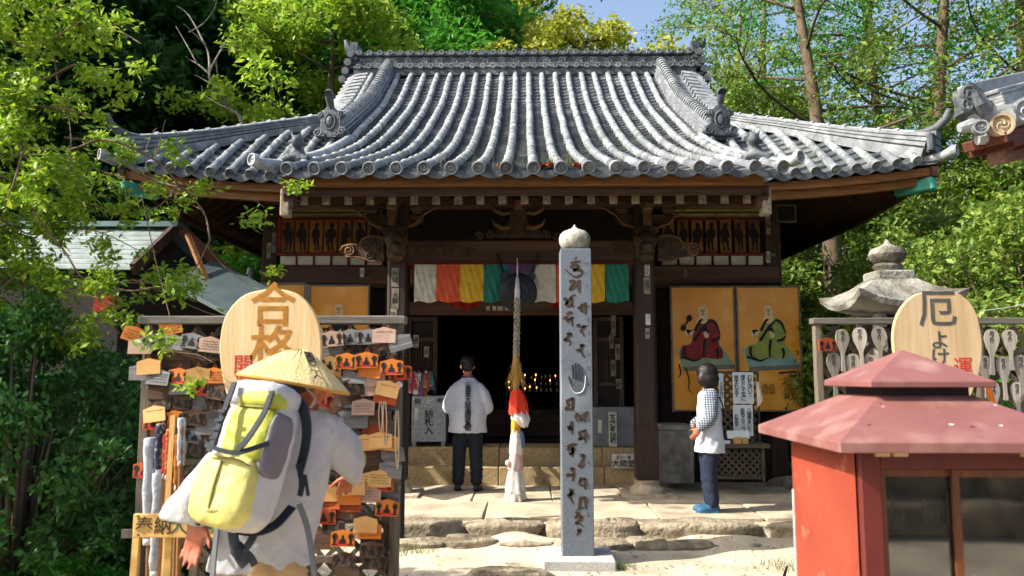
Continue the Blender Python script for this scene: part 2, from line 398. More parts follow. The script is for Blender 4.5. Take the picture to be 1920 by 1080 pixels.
# pan tiles: overlapping curved courses between the rows
pans = MB(); lips = []
for xa, xb in zip(rows, rows[1:]):
    pa, pb = row_path(xa), row_path(xb)
    if not pa or not pb: continue
    if pa[0].y != pb[0].y:
        n = min(len(pa), len(pb)); pa = pa[-n:] if abs(xa) < 3.05 else pa[:n]; pb = pb[-n:] if abs(xb) < 3.05 else pb[:n]
    if len(pa) != len(pb):
        n = min(len(pa), len(pb)); pa, pb = pa[:n], pb[:n]
    if n_ := len(pa):
        ra, rb = resample(pa, .19), resample(pb, .19)
        for j in range(min(len(ra), len(rb)) - 1):
            NA = 5; f0, f1, f2 = [], [], []
            for i in range(NA):
                t = i / (NA - 1); sag = -.045 * math.sin(math.pi * t)
                p = ra[j].lerp(rb[j], t); q = ra[j + 1].lerp(rb[j + 1], t)
                jit = .004 * math.sin(j * 12.9 + xa * 78)
                f0.append(p + Vector((0, -.02, sag + .026 + jit))); f2.append(p + Vector((0, -.018, sag - .012))); f1.append(q + Vector((0, .0, sag - .002)))
            o = len(pans.v); pans.v.extend(f0 + f1 + f2)
            for i in range(NA - 1):
                pans.f.append((o + i, o + i + 1, o + NA + i + 1, o + NA + i)); pans.f.append((o + 2 * NA + i, o + 2 * NA + i + 1, o + i + 1, o + i)); pans.mi += [0, 0]
        lips.append((ra[0], rb[0]))
tag(pans.build('pan_tiles', m_pan, roof), 'overlapping courses of dished grey pan tiles', kind='stuff')
# cover tiles: one half-round tile, repeated up each row
ct = MB(); rings = []
for y, r in ((-.02, .057), (.014, .057), (.018, .050), (.29, .047)):
    rings.append([Vector((r * math.cos(R(a)), y, r * math.sin(R(a)) * 1.0)) for a in range(-20, 201, 22)])
ct.loft(rings, cap=True, closed=False)
ct_me = ct.mesh('cover_tile', m_tile, True)
cand = []
for x in rows:
    p = resample(row_path(x), .285, .05)
    for i in range(len(p) - 1):
        y = (p[i + 1] - p[i]).normalized(); z = Vector((1, 0, 0)).cross(y).normalized(); xx = y.cross(z)
        j = rnd.uniform(-.006, .006)
        cand.append((p[i].y + abs(p[i].x) * .1, basis(xx, y, z, p[i] + z * .022 + xx * j)))
cand.sort(key=lambda c: c[0])
rest = MB(); hw = wloc(hall)
for k, (_, M) in enumerate(cand):
    if k < 300:
        M2 = M.copy(); M2.translation = M.translation - hw; inst('cover_tile', ct_me, roof, M2)
    else: rest.join(ct, M)
tag(rest.build('cover_tile_rows', m_tile, roof, smooth=True), 'rows of half-round cover tiles running up to the ridge', kind='stuff')
# eave end tiles: rimmed discs with a three-comma whirl
def disc_mb(r):
    d = MB(); M = Matrix.Rotation(math.pi / 2, 3, 'X')
    d.lathe([(.001, .012), (r * .74, .012), (r * .78, .03), (r * .98, .03), (r, .02), (r, -.03), (.001, -.03)], n=24, M=M)
    for k in range(3):
        a0 = k * 2.094; pts = []
        for i in range(9):
            t = i / 8; a = a0 + t * 2.3; rr = r * (.16 + .42 * t); pts.append(Vector((rr * math.cos(a), -.014, rr * math.sin(a))))
        d.tube(pts, [r * .15 * (1 - .75 * (i / 8)) + .001 for i in range(9)], 6)
    for k in range(14):
        a = k * 2 * math.pi / 14; d.ell((r * .66 * math.cos(a), -.013, r * .66 * math.sin(a)), (r * .05,) * 3, 6, 4)
    return d
d_big = disc_mb(.072).join(ct, Matrix.Translation((0, .02, 0))).mesh('eave_end_tile', m_disc, True)
d_small = disc_mb(.064).join(ct, Matrix.Translation((0, .02, 0))).mesh('eave_end_tile', m_disc, True)
for x in rows:
    p = row_path(x)
    if len(p) < 2: continue
    if PORCH_X < abs(x) < 2.6: continue
    y = (p[3] - p[0]).normalized() if len(p) > 3 else (p[1] - p[0]).normalized(); z = Vector((1, 0, 0)).cross(y).normalized()
    inst('eave_end_tile', d_big if abs(x) <= PORCH_X else d_small, roof, basis(y.cross(z), y, z, p[0] + z * .02 - hw + Vector((0, -.03, -.006))))
for a, b_ in lips:
    if abs(a.y - b_.y) > .2 or (b_ - a).length > .5: continue
    l = MB()
    for s0, s1 in ((0, 1),):
        rings = []
        for i in range(9):
            t = i / 8; sag = -.05 * math.sin(math.pi * t); q = a.lerp(b_, t)
            rings.append([q + Vector((0, -.035, sag + .02)), q + Vector((0, -.035, sag - .05)), q + Vector((0, .0, sag - .05)), q + Vector((0, .05, sag + .02))])
        l.loft(rings)
    l.build('eave_pan_tile', m_tdark, roof, smooth=35)
# ---- main ridge
ridge = MB(); zr = 7.5
zA, zB, zC, zD = (at(980, y, 14.75).z for y in (129, 121, 103, 92))
RX = 3.28
for (z0, z1, w) in ((zr - .1, zA, .62), (zA, zA + .05, .66), (zB, zC, .40), (zC, zC + .04, .5), (zC + .04, zD - .02, .42)):
    ridge.box((0, RY, (z0 + z1) / 2), (2 * RX, w, z1 - z0))
ridge.box((0, RY, (zA + zB) / 2 + .02), (2 * RX, .5, abs(zB - zA) + .06))
ridge_o = ridge.build('main_ridge', m_tdark, hall, bevel=.01)
cap = MB(); cap.tube([Vector((-RX - .05, RY, zD - .05))] + [Vector((x * RX, RY, zD - .05)) for x in (-.5, 0, .5)] + [Vector((RX + .05, RY, zD - .05))], .1, 12)
cap.build('ridge_cap', m_tdark, ridge_o, smooth=40)
dsm = disc_mb(.046)
small = MB()
for row, yy, z in ((0, RY - .34, zA + .03), (1, RY - .26, zD - .06)):
    n = 33
    for i in range(n):
        x = -RX + .1 + (2 * RX - .2) * i / (n - 1); small.join(dsm, Matrix.Translation((x, yy, z)))
        small.tube([Vector((x, yy + .02, z)), Vector((x, yy + .3, z + .06))], .044, 8)
tag(small.build('ridge_end_tiles', m_tile, ridge_o, smooth=40), 'two rows of tiny round end tiles along the ridge', kind='stuff')
rel = MB(); zm = (zB + zC) / 2
for i in range(22):
    x = -RX + .15 + i * (2 * RX - .3) / 21; sg = 1 if i % 2 else -1
    rel.tube(spiral((x, RY - .205, zm + .015 * sg), .075, 1.6, rnd.uniform(0, 6), sg, (1, 0, 0), (0, 0, 1)), [.016] * 23, 6)
    rel.tube([Vector((x - .12 + k * .06, RY - .2, zm - .05 * sg + .03 * math.sin(k * 1.8 + i))) for k in range(5)], .013, 6)
    rel.tube([Vector((x - .1 + k * .05, RY - .2, zm + .06 * sg + .015 * math.sin(k * 2.4))) for k in range(5)], .010, 6)
tag(rel.build('cloud_relief', m_tile, ridge_o, smooth=True), 'band of moulded cloud scrolls along the ridge')
for sg in (-1, 1):
    o = MB()
    o.box((sg * (RX + .02), RY, zm + .1), (.14, .5, zD - zA + .16))
    for k in range(4):
        o.tube([Vector((sg * (RX + .06 + .05 * k), RY - .34, zD - .1 - .17 * k)), Vector((sg * (RX + .06 + .05 * k), RY + .34, zD - .1 - .17 * k))], .075, 10)
        o.box((sg * (RX + .0 + .04 * k), RY, zD - .18 - .17 * k), (.14, .6, .05))
    o.tube([Vector((sg * (RX - .1), RY - .1, zD - .02)), Vector((sg * (RX + .08), RY - .12, zD + .03)), Vector((sg * (RX + .17), RY - .14, zD + .13)), Vector((sg * (RX + .2), RY - .14, zD + .24))], [.1, .09, .065, .04], 10)
    o.build('ridge_end_ornament', m_tdark, ridge_o, smooth=35)
# ---- verge tiles: short rows hanging over the gable edge
for sg in (-1, 1):
    v = MB(); Y = 11.9
    while Y < 14.7:
        z = z_front(Y) + .03
        v.tube([Vector((sg * 2.98, Y, z + .03)), Vector((sg * 3.2, Y, z)), Vector((sg * 3.36, Y, z - .09))], [.058, .058, .062], 8); Y += .17
    v.grid(lambda u, w: Vector((sg * (2.9 + .42 * u), 11.75 + 3.1 * w, z_front(11.75 + 3.1 * w) + .01 - .1 * u * u)), 4, 18)
    v.build('verge_tiles', m_tile, roof, smooth=40)
    g = MB(); g.add([Vector((sg * 3.0, 11.75, 5.2)), Vector((sg * 3.0, 18.2, 5.2)), Vector((sg * 3.0, RY, 7.55))], [(0, 1, 2)]); g.build('gable_wall', m_dark, roof)
# ---- descending ridges and their demon-face ends
def swept(path, prof, ups=None):
    rings = []
    for i, p in enumerate(path):
        t = (path[min(i + 1, len(path) - 1)] - path[max(i - 1, 0)]).normalized(); x = t.cross(Vector((0, 0, 1))).normalized(); z = x.cross(t)
        rings.append([p + x * a + z * b_ for a, b_ in prof])
    return rings
def onigawara(c, par, s=1.0, rz=0.0, horn=True):
    o = MB(); x = Vector((math.cos(rz), math.sin(rz), 0)); n = Vector((math.sin(rz), -math.cos(rz), 0)); c = Vector(c); up = Vector((0, 0, 1))
    P = lambda a, b_, d: c + x * a * s + up * b_ * s + n * (d * s)
    half = [(0, .40), (.07, .39), (.11, .34), (.19, .33), (.23, .27), (.16, .22), (.16, .1), (.24, .06), (.27, -.02), (.2, -.08), (0, -.08)]
    poly = half + [(-a, b_) for a, b_ in reversed(half[1:-1])]
    o.prism(poly, lambda a, b_, d: P(a, b_, d), .09)
    oval = [Vector(P(.085 * math.cos(t), .17 + .125 * math.sin(t), .1)) for t in (2 * math.pi * k / 18 for k in range(19))]
    o.tube(oval, .016 * s, 6); o.ell(P(0, .17, .085), (.07 * s, .04 * s, .1 * s), 12, 8)
    for sg in (-1, 1):
        o.tube(spiral(P(sg * .2, .0, .1), .065 * s, 1.4, 0, sg, x, up), [.02 * s] * 23, 6)
        o.tube(spiral(P(sg * .11, -.03, .1), .045 * s, 1.3, 2, -sg, x, up), [.016 * s] * 23, 6)
        o.tube(spiral(P(sg * .17, .28, .09), .04 * s, 1.1, 1, sg, x, up), [.014 * s] * 23, 6)
    if horn:
        o.tube([P(0, .33, .02), P(0, .42, .06), P(0, .5, .12), P(0, .56, .15)], [.05 * s, .052 * s, .06 * s, .07 * s], 12)
        o.join(disc_mb(.07 * s), Matrix.Translation(P(0, .585, .17)) @ Matrix.Rotation(rz, 4, 'Z') @ Matrix.Rotation(R(35), 4, 'X'))
    return o.build('ridge_end_ornament', m_tdark, par, smooth=40)
for sg in (-1, 1):
    path = [Vector((sg * (2.62 + .02 * i / 20), 14.85 - (14.85 - 10.75) * i / 30, 0)) for i in range(31)]
    for p in path: p.z = z_front(p.y)
    b = MB()
    b.loft(swept(path, [(-.14, -.03), (-.14, .05), (-.1, .055), (-.1, .075), (-.13, .08), (-.13, .105), (-.09, .11), (-.09, .13), (-.115, .135), (-.115, .16), (-.08, .165), (-.08, .2), (.08, .2), (.08, .165), (.115, .16), (.115, .135), (.09, .13), (.09, .11), (.13, .105), (.13, .08), (.1, .075), (.1, .055), (.14, .05), (.14, -.03)]))
    dr = b.build('descending_ridge', m_disc, hall, smooth=25)
    rs = resample(path, .135); cm = MB()
    prof = lambda r: [(r * math.cos(R(a)), .19 + r * math.sin(R(a))) for a in range(0, 181, 20)]
    for i in range(len(rs) - 1):
        a, c_ = rs[i], rs[i + 1]; m_ = a.lerp(c_, .28)
        cm.loft(swept([a, a.lerp(c_, .27)], prof(.098))); cm.loft(swept([m_, c_], prof(.078)))
    cm.build('ridge_cap_tiles', m_tile, dr, smooth=40)
    onigawara((sg * 2.66, 10.66, z_front(10.66) + .1), hall, .88, sg * .12)
    # hip ridge, sweeping up to the corner
    hp = []
    for i in range(25):
        t = i / 24; X = 2.75 + (EX - .12 - 2.75) * t; Y = EY + EX - X; hp.append(Vector((sg * X, Y, z_hip(X, Y) + .0)))
    b = MB()
    for (w, z0, z1) in ((.15, -.05, .035), (.11, .03, .055), (.14, .05, .075), (.105, .07, .09), (.13, .085, .11), (.095, .105, .125), (.115, .12, .145)):
        k = lambda i: 1 + .9 * (i / 24) ** 3
        rings = []
        for i, p in enumerate(hp):
            t = (hp[min(i + 1, 24)] - hp[max(i - 1, 0)]).normalized(); x = t.cross(Vector((0, 0, 1))).normalized(); z = x.cross(t)
            rings.append([p + x * a + z * (h_ * k(i)) for a, h_ in ((-w, z0), (-w, z1), (w, z1), (w, z0))])
        b.loft(rings)
    hr = b.build('hip_ridge', m_disc, hall, smooth=25)
    top = [p + Vector((0, 0, .15 * (1 + .9 * (i / 24) ** 3))) for i, p in enumerate(hp)]
    rs = resample(top, .235); cm = MB()
    for a, c_ in zip(rs, rs[1:]):
        cm.loft(swept([a, a.lerp(c_, .16)], [(.078 * math.cos(R(t)), .078 * math.sin(R(t)) - .02) for t in range(-10, 191, 20)]))
        cm.loft(swept([a.lerp(c_, .16), c_], [(.06 * math.cos(R(t)), .06 * math.sin(R(t)) - .02) for t in range(-10, 191, 20)]))
    cm.build('hip_cap_tiles', m_tile, hr, smooth=40)
    e0 = top[-1]; dd = Vector((sg * .7, -.7, 0)).normalized()
    hn = MB(); hn.tube([e0 - dd * .25, e0 + dd * .02, e0 + dd * .14 + Vector((0, 0, .04)), e0 + dd * .25 + Vector((0, 0, .13)), e0 + dd * .31 + Vector((0, 0, .24))], [.065, .065, .058, .05, .048], 10)
    hn.build('corner_horn', m_tdark, hr, smooth=40)
    bl = MB()
    for k in range(3): bl.box(e0 + Vector((0, 0, -.05 - .09 * k)) + dd * .04, (.24 - .02 * k, .18, .08), sg * -R(45))
    for s2 in (-1, 1): bl.tube([e0 + Vector((dd.y * s2 * .12, -dd.x * s2 * .12, -.05)) + dd * .1, e0 + Vector((dd.y * s2 * .12, -dd.x * s2 * .12, -.26)) + dd * .1], .045, 8)
    bl.build('hip_end_block', m_tdark, hr, smooth=40)
    c = Vector((sg * (EX + .02), EY - .02, z_hip(EX - .05, EY + .05) - .01))
    cr = MB(); cr.tube([c - dd * .5 + Vector((0, 0, -.02)), c, c + dd * .12 + Vector((0, 0, .04))], [.06, .065, .07], 10)
    cr.join(disc_mb(.072), Matrix.Translation(c + dd * .13 + Vector((0, 0, .045))) @ Matrix.Rotation(sg * R(45), 4, 'Z')); cr.build('corner_end_tile', m_tile, hr, smooth=40)
    # porch verge: last row turned outwards with its own end disc and a little guardian beast
    X0 = PORCH_X + .06; pv = MB()
    pp = [Vector((sg * X0 * fan(8.3 + i * .15), 8.3 + i * .15, z_front(8.3 + i * .15) + .03)) for i in range(17)]
    pv.tube(pp, .058, 10)
    pv.tube([pp[1] + Vector((-sg * .05, 0, 0)), pp[0] + Vector((sg * .06, -.08, .01)), pp[0] + Vector((sg * .1, -.13, .03))], [.055, .06, .064], 10)
    pv.join(disc_mb(.068), Matrix.Translation(pp[0] + Vector((sg * .105, -.145, .035))) @ Matrix.Rotation(sg * R(35), 4, 'Z'))
    pv.build('porch_verge', m_tile, roof, smooth=40)
    bp = Vector((sg * 2.28 * fan(8.55), 8.62, z_front(8.6) + .08)); be = MB()
    be.ell(bp + Vector((0, .03, .07)), (.075, .14, .085)); be.ell(bp + Vector((-sg * .02, -.09, .17)), (.065, .075, .075)); be.tube([bp + Vector((0, .12, .1)), bp + Vector((sg * .03, .19, .2)), bp + Vector((0, .16, .29))], [.03, .035, .012], 8)
    for s2 in (-1, 1):
        be.tube([bp + Vector((s2 * .045, -.06, .09)), bp + Vector((s2 * .05, -.1, -.04))], [.028, .022], 8); be.tube([bp + Vector((s2 * .03, -.08, .23)), bp + Vector((s2 * .06, -.06, .29))], [.022, .006], 6)
    for k in range(8): be.ell(bp + Vector((.07 * math.cos(k), -.04 + .04 * math.sin(k * 2), .17 + .06 * math.sin(k))), (.025,) * 3, 6, 4)
    be.tube([bp + Vector((-.15, -.1, -.05)), bp + Vector((0, -.06, .0)), bp + Vector((.15, -.1, -.05))], [.05, .08, .05], 8)
    remeshed(be, 'guardian_beast', m_tdark, roof, .014, 2)
# ---- weeds and leaves caught on the porch roof
m_weed = mat('dry weeds', '#8c8a4e', '#5d6a2c', island=True, rough=.9, translucent=.3)
m_leafo = mat('orange fallen leaf', '#b5521d', '#8c3a14', island=True, rough=.8)
w = MB()
for k in range(150):
    X = rnd.choice((-.55, -.2, .25, .42, .55, 1.9, -2.2, -.9, .1)) + rnd.gauss(0, .1); Y = rnd.uniform(8.35, 8.9); z = z_front(Y) - .02
    h_ = rnd.uniform(.05, .3) ** 1.2; dx, dy = rnd.uniform(-.06, .06), rnd.uniform(-.06, .06)
    w.add([(X, Y, z), (X + .006, Y, z), (X + dx, Y + dy, z + h_)], [(0, 1, 2)])
tag(w.build('weed_tufts', m_weed, roof), 'dry weeds sprouting between the porch tiles', kind='stuff')
w = MB()
for k in range(110):
    X = rnd.choice((-.22, .27, .27, .58, .6)) + rnd.gauss(0, .06); Y = 8.3 + abs(rnd.gauss(0, .12)); z = z_front(Y) + .0 + rnd.uniform(0, .03)
    a = rnd.uniform(0, 6.3); s_ = rnd.uniform(.018, .035)
    w.add([(X + s_ * math.cos(a + t), Y + s_ * math.sin(a + t), z + rnd.uniform(-.01, .02)) for t in (0, 1.3, 3.1, 4.8)], [(0, 1, 2, 3)])
tag(w.build('fallen_leaves', m_leafo, roof), 'orange fallen leaves caught above the porch eave', kind='stuff')
# ------------------------------------------------------------------ the hall: eaves, porch, walls
def pbox(px0, px1, py0, py1, Y, d, name, m, par=None, bevel=.004):
    """upright block whose front face, at distance Y, covers the given pixels; d thick"""
    a = at(px0, py0, Y); b_ = at(px1, py1, Y); q = MB()
    q.box(((a.x + b_.x) / 2, Y + d / 2, (a.z + b_.z) / 2), (abs(b_.x - a.x), d, abs(a.z - b_.z)))
    return q.build(name, m, par if par is not None else hall, bevel=bevel)
pbox(527, 1432, 331, 345, 8.27, .10, 'porch_fascia', m_fascia)
pbox(531, 1428, 345.5, 362, 8.37, .10, 'porch_fascia', m_wood)
# porch soffit and rafters
zf0 = at(980, 381, 8.6).z
def zs(Y): return zf0 + .17 + (Y - 8.6) * .26
sf = MB(); sf.grid(lambda u, v: Vector((-2.62 + 5.24 * u, 8.36 + 3.2 * v, zs(8.36 + 3.2 * v) - .06)), 2, 4); sf.build('porch_soffit', m_wood, hall)
rf = MB(); rf.bar((0, 8.56, zs(8.56) - .13), (0, 11.2, zs(11.2) - .13), .085, .105); rf_me = rf.mesh('rafter', m_woody, origin=hw)
re_ = MB(); re_.box((0, 8.553, zs(8.56) - .13), (.083, .012, .103)); re_me = re_.mesh('rafter_end', m_rend, origin=hw)
for i in range(21):
    x = -2.42 + i * .242
    r_ = inst('rafter', rf_me, hall, Matrix.Translation((x, 0, 0))); inst('rafter_end', re_me, r_, Matrix.Identity(4))
for sg in (-1, 1):
    sidebar = MB(); sidebar.bar((sg * 2.56, 8.42, zs(8.42) - .1), (sg * 2.56, 11.2, zs(11.2) - .1), .12, .24)
    bg = sidebar.build('porch_bargeboard', m_wood, hall, bevel=.01)
    be = MB(); be.box((sg * 2.6, 8.5, zs(8.5) - .16), (.1, .14, .3)); be.build('bargeboard_end', m_rend, bg, bevel=.01)
# main eaves: fascia following the corner lift, soffit, rafters
for sg in (-1, 1):
    line = [Vector((sg * x, EY + .05, z_hip(x, EY + .02) - .1)) for x in (2.4, 2.9, 3.4, 3.9, 4.3, 4.65, 4.95, 5.12)]
    f_ = MB()
    for a, h_ in ((0, .1), (.09, .12)):
        f_.loft([[p + Vector((0, a, -a * .9)), p + Vector((0, a, -a * .9 - h_)), p + Vector((0, a + .08, -a * .9 - h_)), p + Vector((0, a + .08, -a * .9))] for p in line])
    f_.build('eave_fascia', m_fascia, hall, smooth=30)
    s_ = MB()
    s_.grid(lambda u, v: Vector((sg * (2.3 + (EX - .05 - 2.3) * u), EY + .06 + 2.0 * v, z_hip(2.3 + (EX - .05 - 2.3) * u, EY + .06 + 2.0 * v * (1 - .0)) - .2)), 16, 6)
    s_.grid(lambda u, v: Vector((sg * (EX - .06 - 2.0 * v), EY + .06 + 9.5 * u, z_hip(EX - .06 - 2.0 * v, min(EY + .06 + 9.5 * u, 15)) - .2)), 30, 6)
    s_.build('eave_soffit', m_wood, hall, smooth=True)
    for i in range(10):
        x = 2.62 + i * .25; r_ = MB()
        y1 = min(11.4, EY + EX - x + .1)
        if y1 - EY < .5: continue
        r_.bar((sg * x, EY + .3, z_hip(x, EY + .3) - .27), (sg * x, y1, z_hip(x, y1) - .3), .075, .09); ro = r_.build('rafter', m_woody, hall)
        q = MB(); q.box((sg * x, EY + .296, z_hip(x, EY + .3) - .268), (.073, .012, .088)); q.build('rafter_end', m_rend, ro)
    for i in range(22):
        y = EY + .5 + i * .3; r_ = MB(); x1 = max(3.5, EX - (y - EY) - .1)
        r_.bar((sg * (EX - .3), y, z_hip(EX - .3, min(y, 15)) - .27), (sg * x1, y, z_hip(x1, min(y, 15)) - .3), .075, .09); r_.build('rafter', m_woody, hall)
    hpb = MB(); c0 = Vector((sg * (EX - .1), EY + .1, z_hip(EX - .1, EY + .1) - .36)); hpb.bar(c0, Vector((sg * 3.5, 11.35, z_hip(3.5, 11.35) - .4)), .13, .2); ho = hpb.build('hip_rafter', m_wood, hall, bevel=.01)
    dd = Vector((sg, -1, .05)).normalized(); cc = MB(); cc.bar(c0 - dd * .42, c0 + dd * .06, .15, .17); cc.build('copper_cap', m_copper, ho, bevel=.02)
    sb = MB(); sb.loft([[p + Vector((sg * .0, 0, 0)) for p in ring] for ring in [[Vector((sg * (EX - .04), y, z_hip(EX - .03, min(y, 15)) - .1)), Vector((sg * (EX - .04), y, z_hip(EX - .03, min(y, 15)) - .22)), Vector((sg * (EX - .12), y, z_hip(EX - .03, min(y, 15)) - .22)), Vector((sg * (EX - .12), y, z_hip(EX - .03, min(y, 15)) - .1))] for y in (EY, 10.2, 10.8, 11.5, 12.5, 14, 16, 19)]])
    sb.build('eave_fascia', m_wood, hall)
# long wall-plate beams that carry the eaves
for (Y, z, w, x) in ((11.25, at(980, 371, 11.25).z, .14, 3.75),):
    q = MB(); q.box((0, Y, z), (2 * x, .2, w)); q.build('wall_plate', m_wood, hall, bevel=.01)
# hall body
WY = 11.3
for (x, w, y) in ((at(508, 400, WY).x, .22, WY), (at(1447, 400, WY).x, .22, WY), (at(744, 400, WY).x - .05, .2, WY), (at(1210, 400, WY).x + .03, .2, WY)):
    q = MB(); q.box((x, y + .1, 2.35), (w, w, 4.3)); q.build('wall_post', m_woodv, hall, bevel=.012)
XL, XR = at(508, 400, WY).x, at(1447, 400, WY).x
wl_ = MB()
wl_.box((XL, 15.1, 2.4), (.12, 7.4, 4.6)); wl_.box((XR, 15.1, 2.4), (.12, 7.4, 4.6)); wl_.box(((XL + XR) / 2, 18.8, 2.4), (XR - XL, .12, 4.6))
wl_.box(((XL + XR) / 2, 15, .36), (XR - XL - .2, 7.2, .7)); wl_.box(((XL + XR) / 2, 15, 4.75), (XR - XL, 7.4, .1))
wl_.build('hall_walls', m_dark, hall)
# boarded bays below and dark panel wall above the opening
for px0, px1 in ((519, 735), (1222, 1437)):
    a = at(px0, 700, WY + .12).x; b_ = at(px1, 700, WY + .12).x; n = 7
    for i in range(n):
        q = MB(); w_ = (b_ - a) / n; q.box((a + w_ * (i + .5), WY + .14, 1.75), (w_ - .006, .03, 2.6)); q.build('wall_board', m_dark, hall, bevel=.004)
pbox(492, 1463, 500, 531, 11.14, .2, 'tie_beam', m_wood, bevel=.012)
pbox(492, 1463, 531.5, 537, 11.2, .1, 'tie_beam', m_woodv)
m_cream = mat('cream frieze board', '#b3a06b', '#8a7848', scale=4, rough=.9)
m_ochre = mat('ochre picture panel', '#94642c', '#6a461f', scale=5, rough=.85, ovar=.3)
m_ink = mat('dark figure paint', '#14121a', '#231a1c', scale=9, rough=.8)
sil = [(0, 1), (.1, .97), (.13, .88), (.07, .8), (.2, .74), (.27, .6), (.24, .42), (.16, .46), (.2, .3), (.14, .12), (.18, 0), (.05, 0), (.02, .3), (-.04, .3), (-.05, 0), (-.17, .01), (-.14, .14), (-.18, .32), (-.17, .48), (-.26, .44), (-.27, .6), (-.19, .74), (-.07, .8), (-.12, .88), (-.09, .97)]
for sg, x0, x1 in ((-1, 526, 716), (1, 1243, 1432)):
    pbox(x0 - 6, x1 + 6, 474, 479, 11.27, .05, 'red_rail', m_red); pbox(x0 - 6, x1 + 6, 497, 500, 11.27, .05, 'red_rail', m_red); pbox(x0, x1, 408.5, 412, 11.27, .05, 'red_rail', m_red)
    pbox(x0, x1, 385, 396, 11.3, .03, 'frieze_board', m_cream); pbox(x0, x1, 399.5, 408, 11.3, .03, 'frieze_board', m_cream)
    pbox(x0 - 6, x1 + 6, 384, 499, 11.36, .02, 'frieze_backing', m_dark); e_ = x0 - 4 if sg < 0 else x1 + 1
    pbox(e_, e_ + 3.5, 385, 474, 11.275, .045, 'red_rail', m_red)
    for i in range(7):
        xx = (x0 + 2 + i * 26.8) if sg < 0 else (x1 - 2 - (i + 1) * 26.8)
        p_ = pbox(xx, xx + 22.5, 412.5, 473.5, 11.3, .02, 'picture_panel', m_ochre, bevel=.002)
        a = at(xx + 11.2, 470, 11.297); h_ = at(xx, 417, 11.297).z - a.z; f_ = MB(); fx = rnd.choice((-1, 1)) * rnd.uniform(.8, 1.15)
        f_.prism(sil, lambda x, y, d: a + Vector((x * .26 * fx + .015 * math.sin(5 * y + i), d, y * h_)), .002); f_.build('painted_figure', m_ink, p_)
        if i < 6:
            xx = (x0 - 2 + i * 32.4) if sg < 0 else (x1 + 2 - (i + 1) * 32.4)
            pbox(xx + 1.8, xx + 30, 479.5, 496.5, 11.3, .02, 'white_panel', m_white, bevel=.002)
            pbox(xx + 30, xx + 32.6, 479.3, 496.8, 11.272, .05, 'red_rail', m_red)
# doorway: lintel, side lattice doors, inner altar with candles
pbox(757, 1192, 566, 590, 11.2, .14, 'door_lintel', m_wood, bevel=.01)
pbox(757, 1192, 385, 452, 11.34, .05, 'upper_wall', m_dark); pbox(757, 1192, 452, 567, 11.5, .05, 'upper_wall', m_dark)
def door_leaf(x0, x1, name):
    a = at(x0, 594, 11.28); b_ = at(x1, 838, 11.28); w_ = b_.x - a.x
    d_ = MB()
    for x in (a.x + .03, b_.x - .03): d_.box((x, 11.3, (a.z + b_.z) / 2), (.06, .06, a.z - b_.z))
    for z in (a.z - .03, a.z - .32, a.z - .95, b_.z + .3, b_.z + .04): d_.box(((a.x + b_.x) / 2, 11.303, z), (w_ - .12, .05, .06))
    d_.build('door_frame', m_woodv, dr_, bevel=.004)
    pn = MB(); pn.box(((a.x + b_.x) / 2, 11.33, (a.z + b_.z) / 2), (w_ - .02, .02, a.z - b_.z - .02)); pn.build('door_panel', m_dark, dr_)
    for k in range(8):
        q = MB(); q.box((a.x + .09 + (w_ - .18) * k / 7, 11.305, a.z - .63), (.014, .02, .56)); q.build('slat', m_woodv, dr_)
for x0, x1 in ((764, 818), (1112, 1172)):
    dr_ = bpy.data.objects.new('folding_door', None); COL.objects.link(dr_); dr_.parent = hall
    door_leaf(x0, x1, 'folding_door')
# ---- porch columns
m_colr = woodm('worn reddish column', '#35201a', '#1e120e', axis=2, c3='#45302a', rough=.65)
m_iron = mat('black iron', '#1a1a1c', '#101012', scale=9, rough=.5, metal=.3)
m_base = mat('column base stone', '#c4b79f', '#9a8e78', scale=8, rough=.9, bump=.4, c3='#7c7160', c3scale=3)
CY = 9.86
cxs = [at(745, 700, CY).x, at(1209, 700, CY).x]
for cx_ in cxs:
    zt = at(980, 492, CY).z; w = .125
    q = MB(); c_ = .03
    oct_ = [(w, w - c_), (w - c_, w), (-w + c_, w), (-w, w - c_), (-w, -w + c_), (-w + c_, -w), (w - c_, -w), (w, -w + c_)]
    q.prism(oct_, lambda x, y, d: Vector((cx_ + x, CY + y, .44 + d)), 3.32 - .44 + .5); co = q.build('porch_column', m_colr, hall)
    sh = MB(); zsb = .44
    n = 16; ring = [(w + .006, -w - .006), (w + .006, w + .006), (-w - .006, w + .006), (-w - .006, -w - .006)]
    sh.prism(ring, lambda x, y, d: Vector((cx_ + x, CY + y, zsb + .02 + d)), .62)
    for s2 in (-1, 0, 1):
        sh.prism([(-.035, 0), (.035, 0), (.03, .05), (0, .1), (-.03, .05)], lambda x, y, d: Vector((cx_ + s2 * .085 + x, CY - w - .006 - d * .0 + d, zsb + .63 + y)), .008)
    sh.build('iron_shoe', m_colr, co, bevel=.006)
    bs = MB(); k_ = [(.02, 0), (.17, 0), (.2, .035), (.19, .09), (.14, .13), (.15, .17), (.165, .19), (.02, .19)]
    bs.lathe([(r_ * 1.05, z + PZ + .0) for r_, z in k_], (cx_, CY, 0), 24); bs.box((cx_, CY, PZ + .01), (.62, .62, .05)); bs.build('column_base', m_base, co, smooth=30)
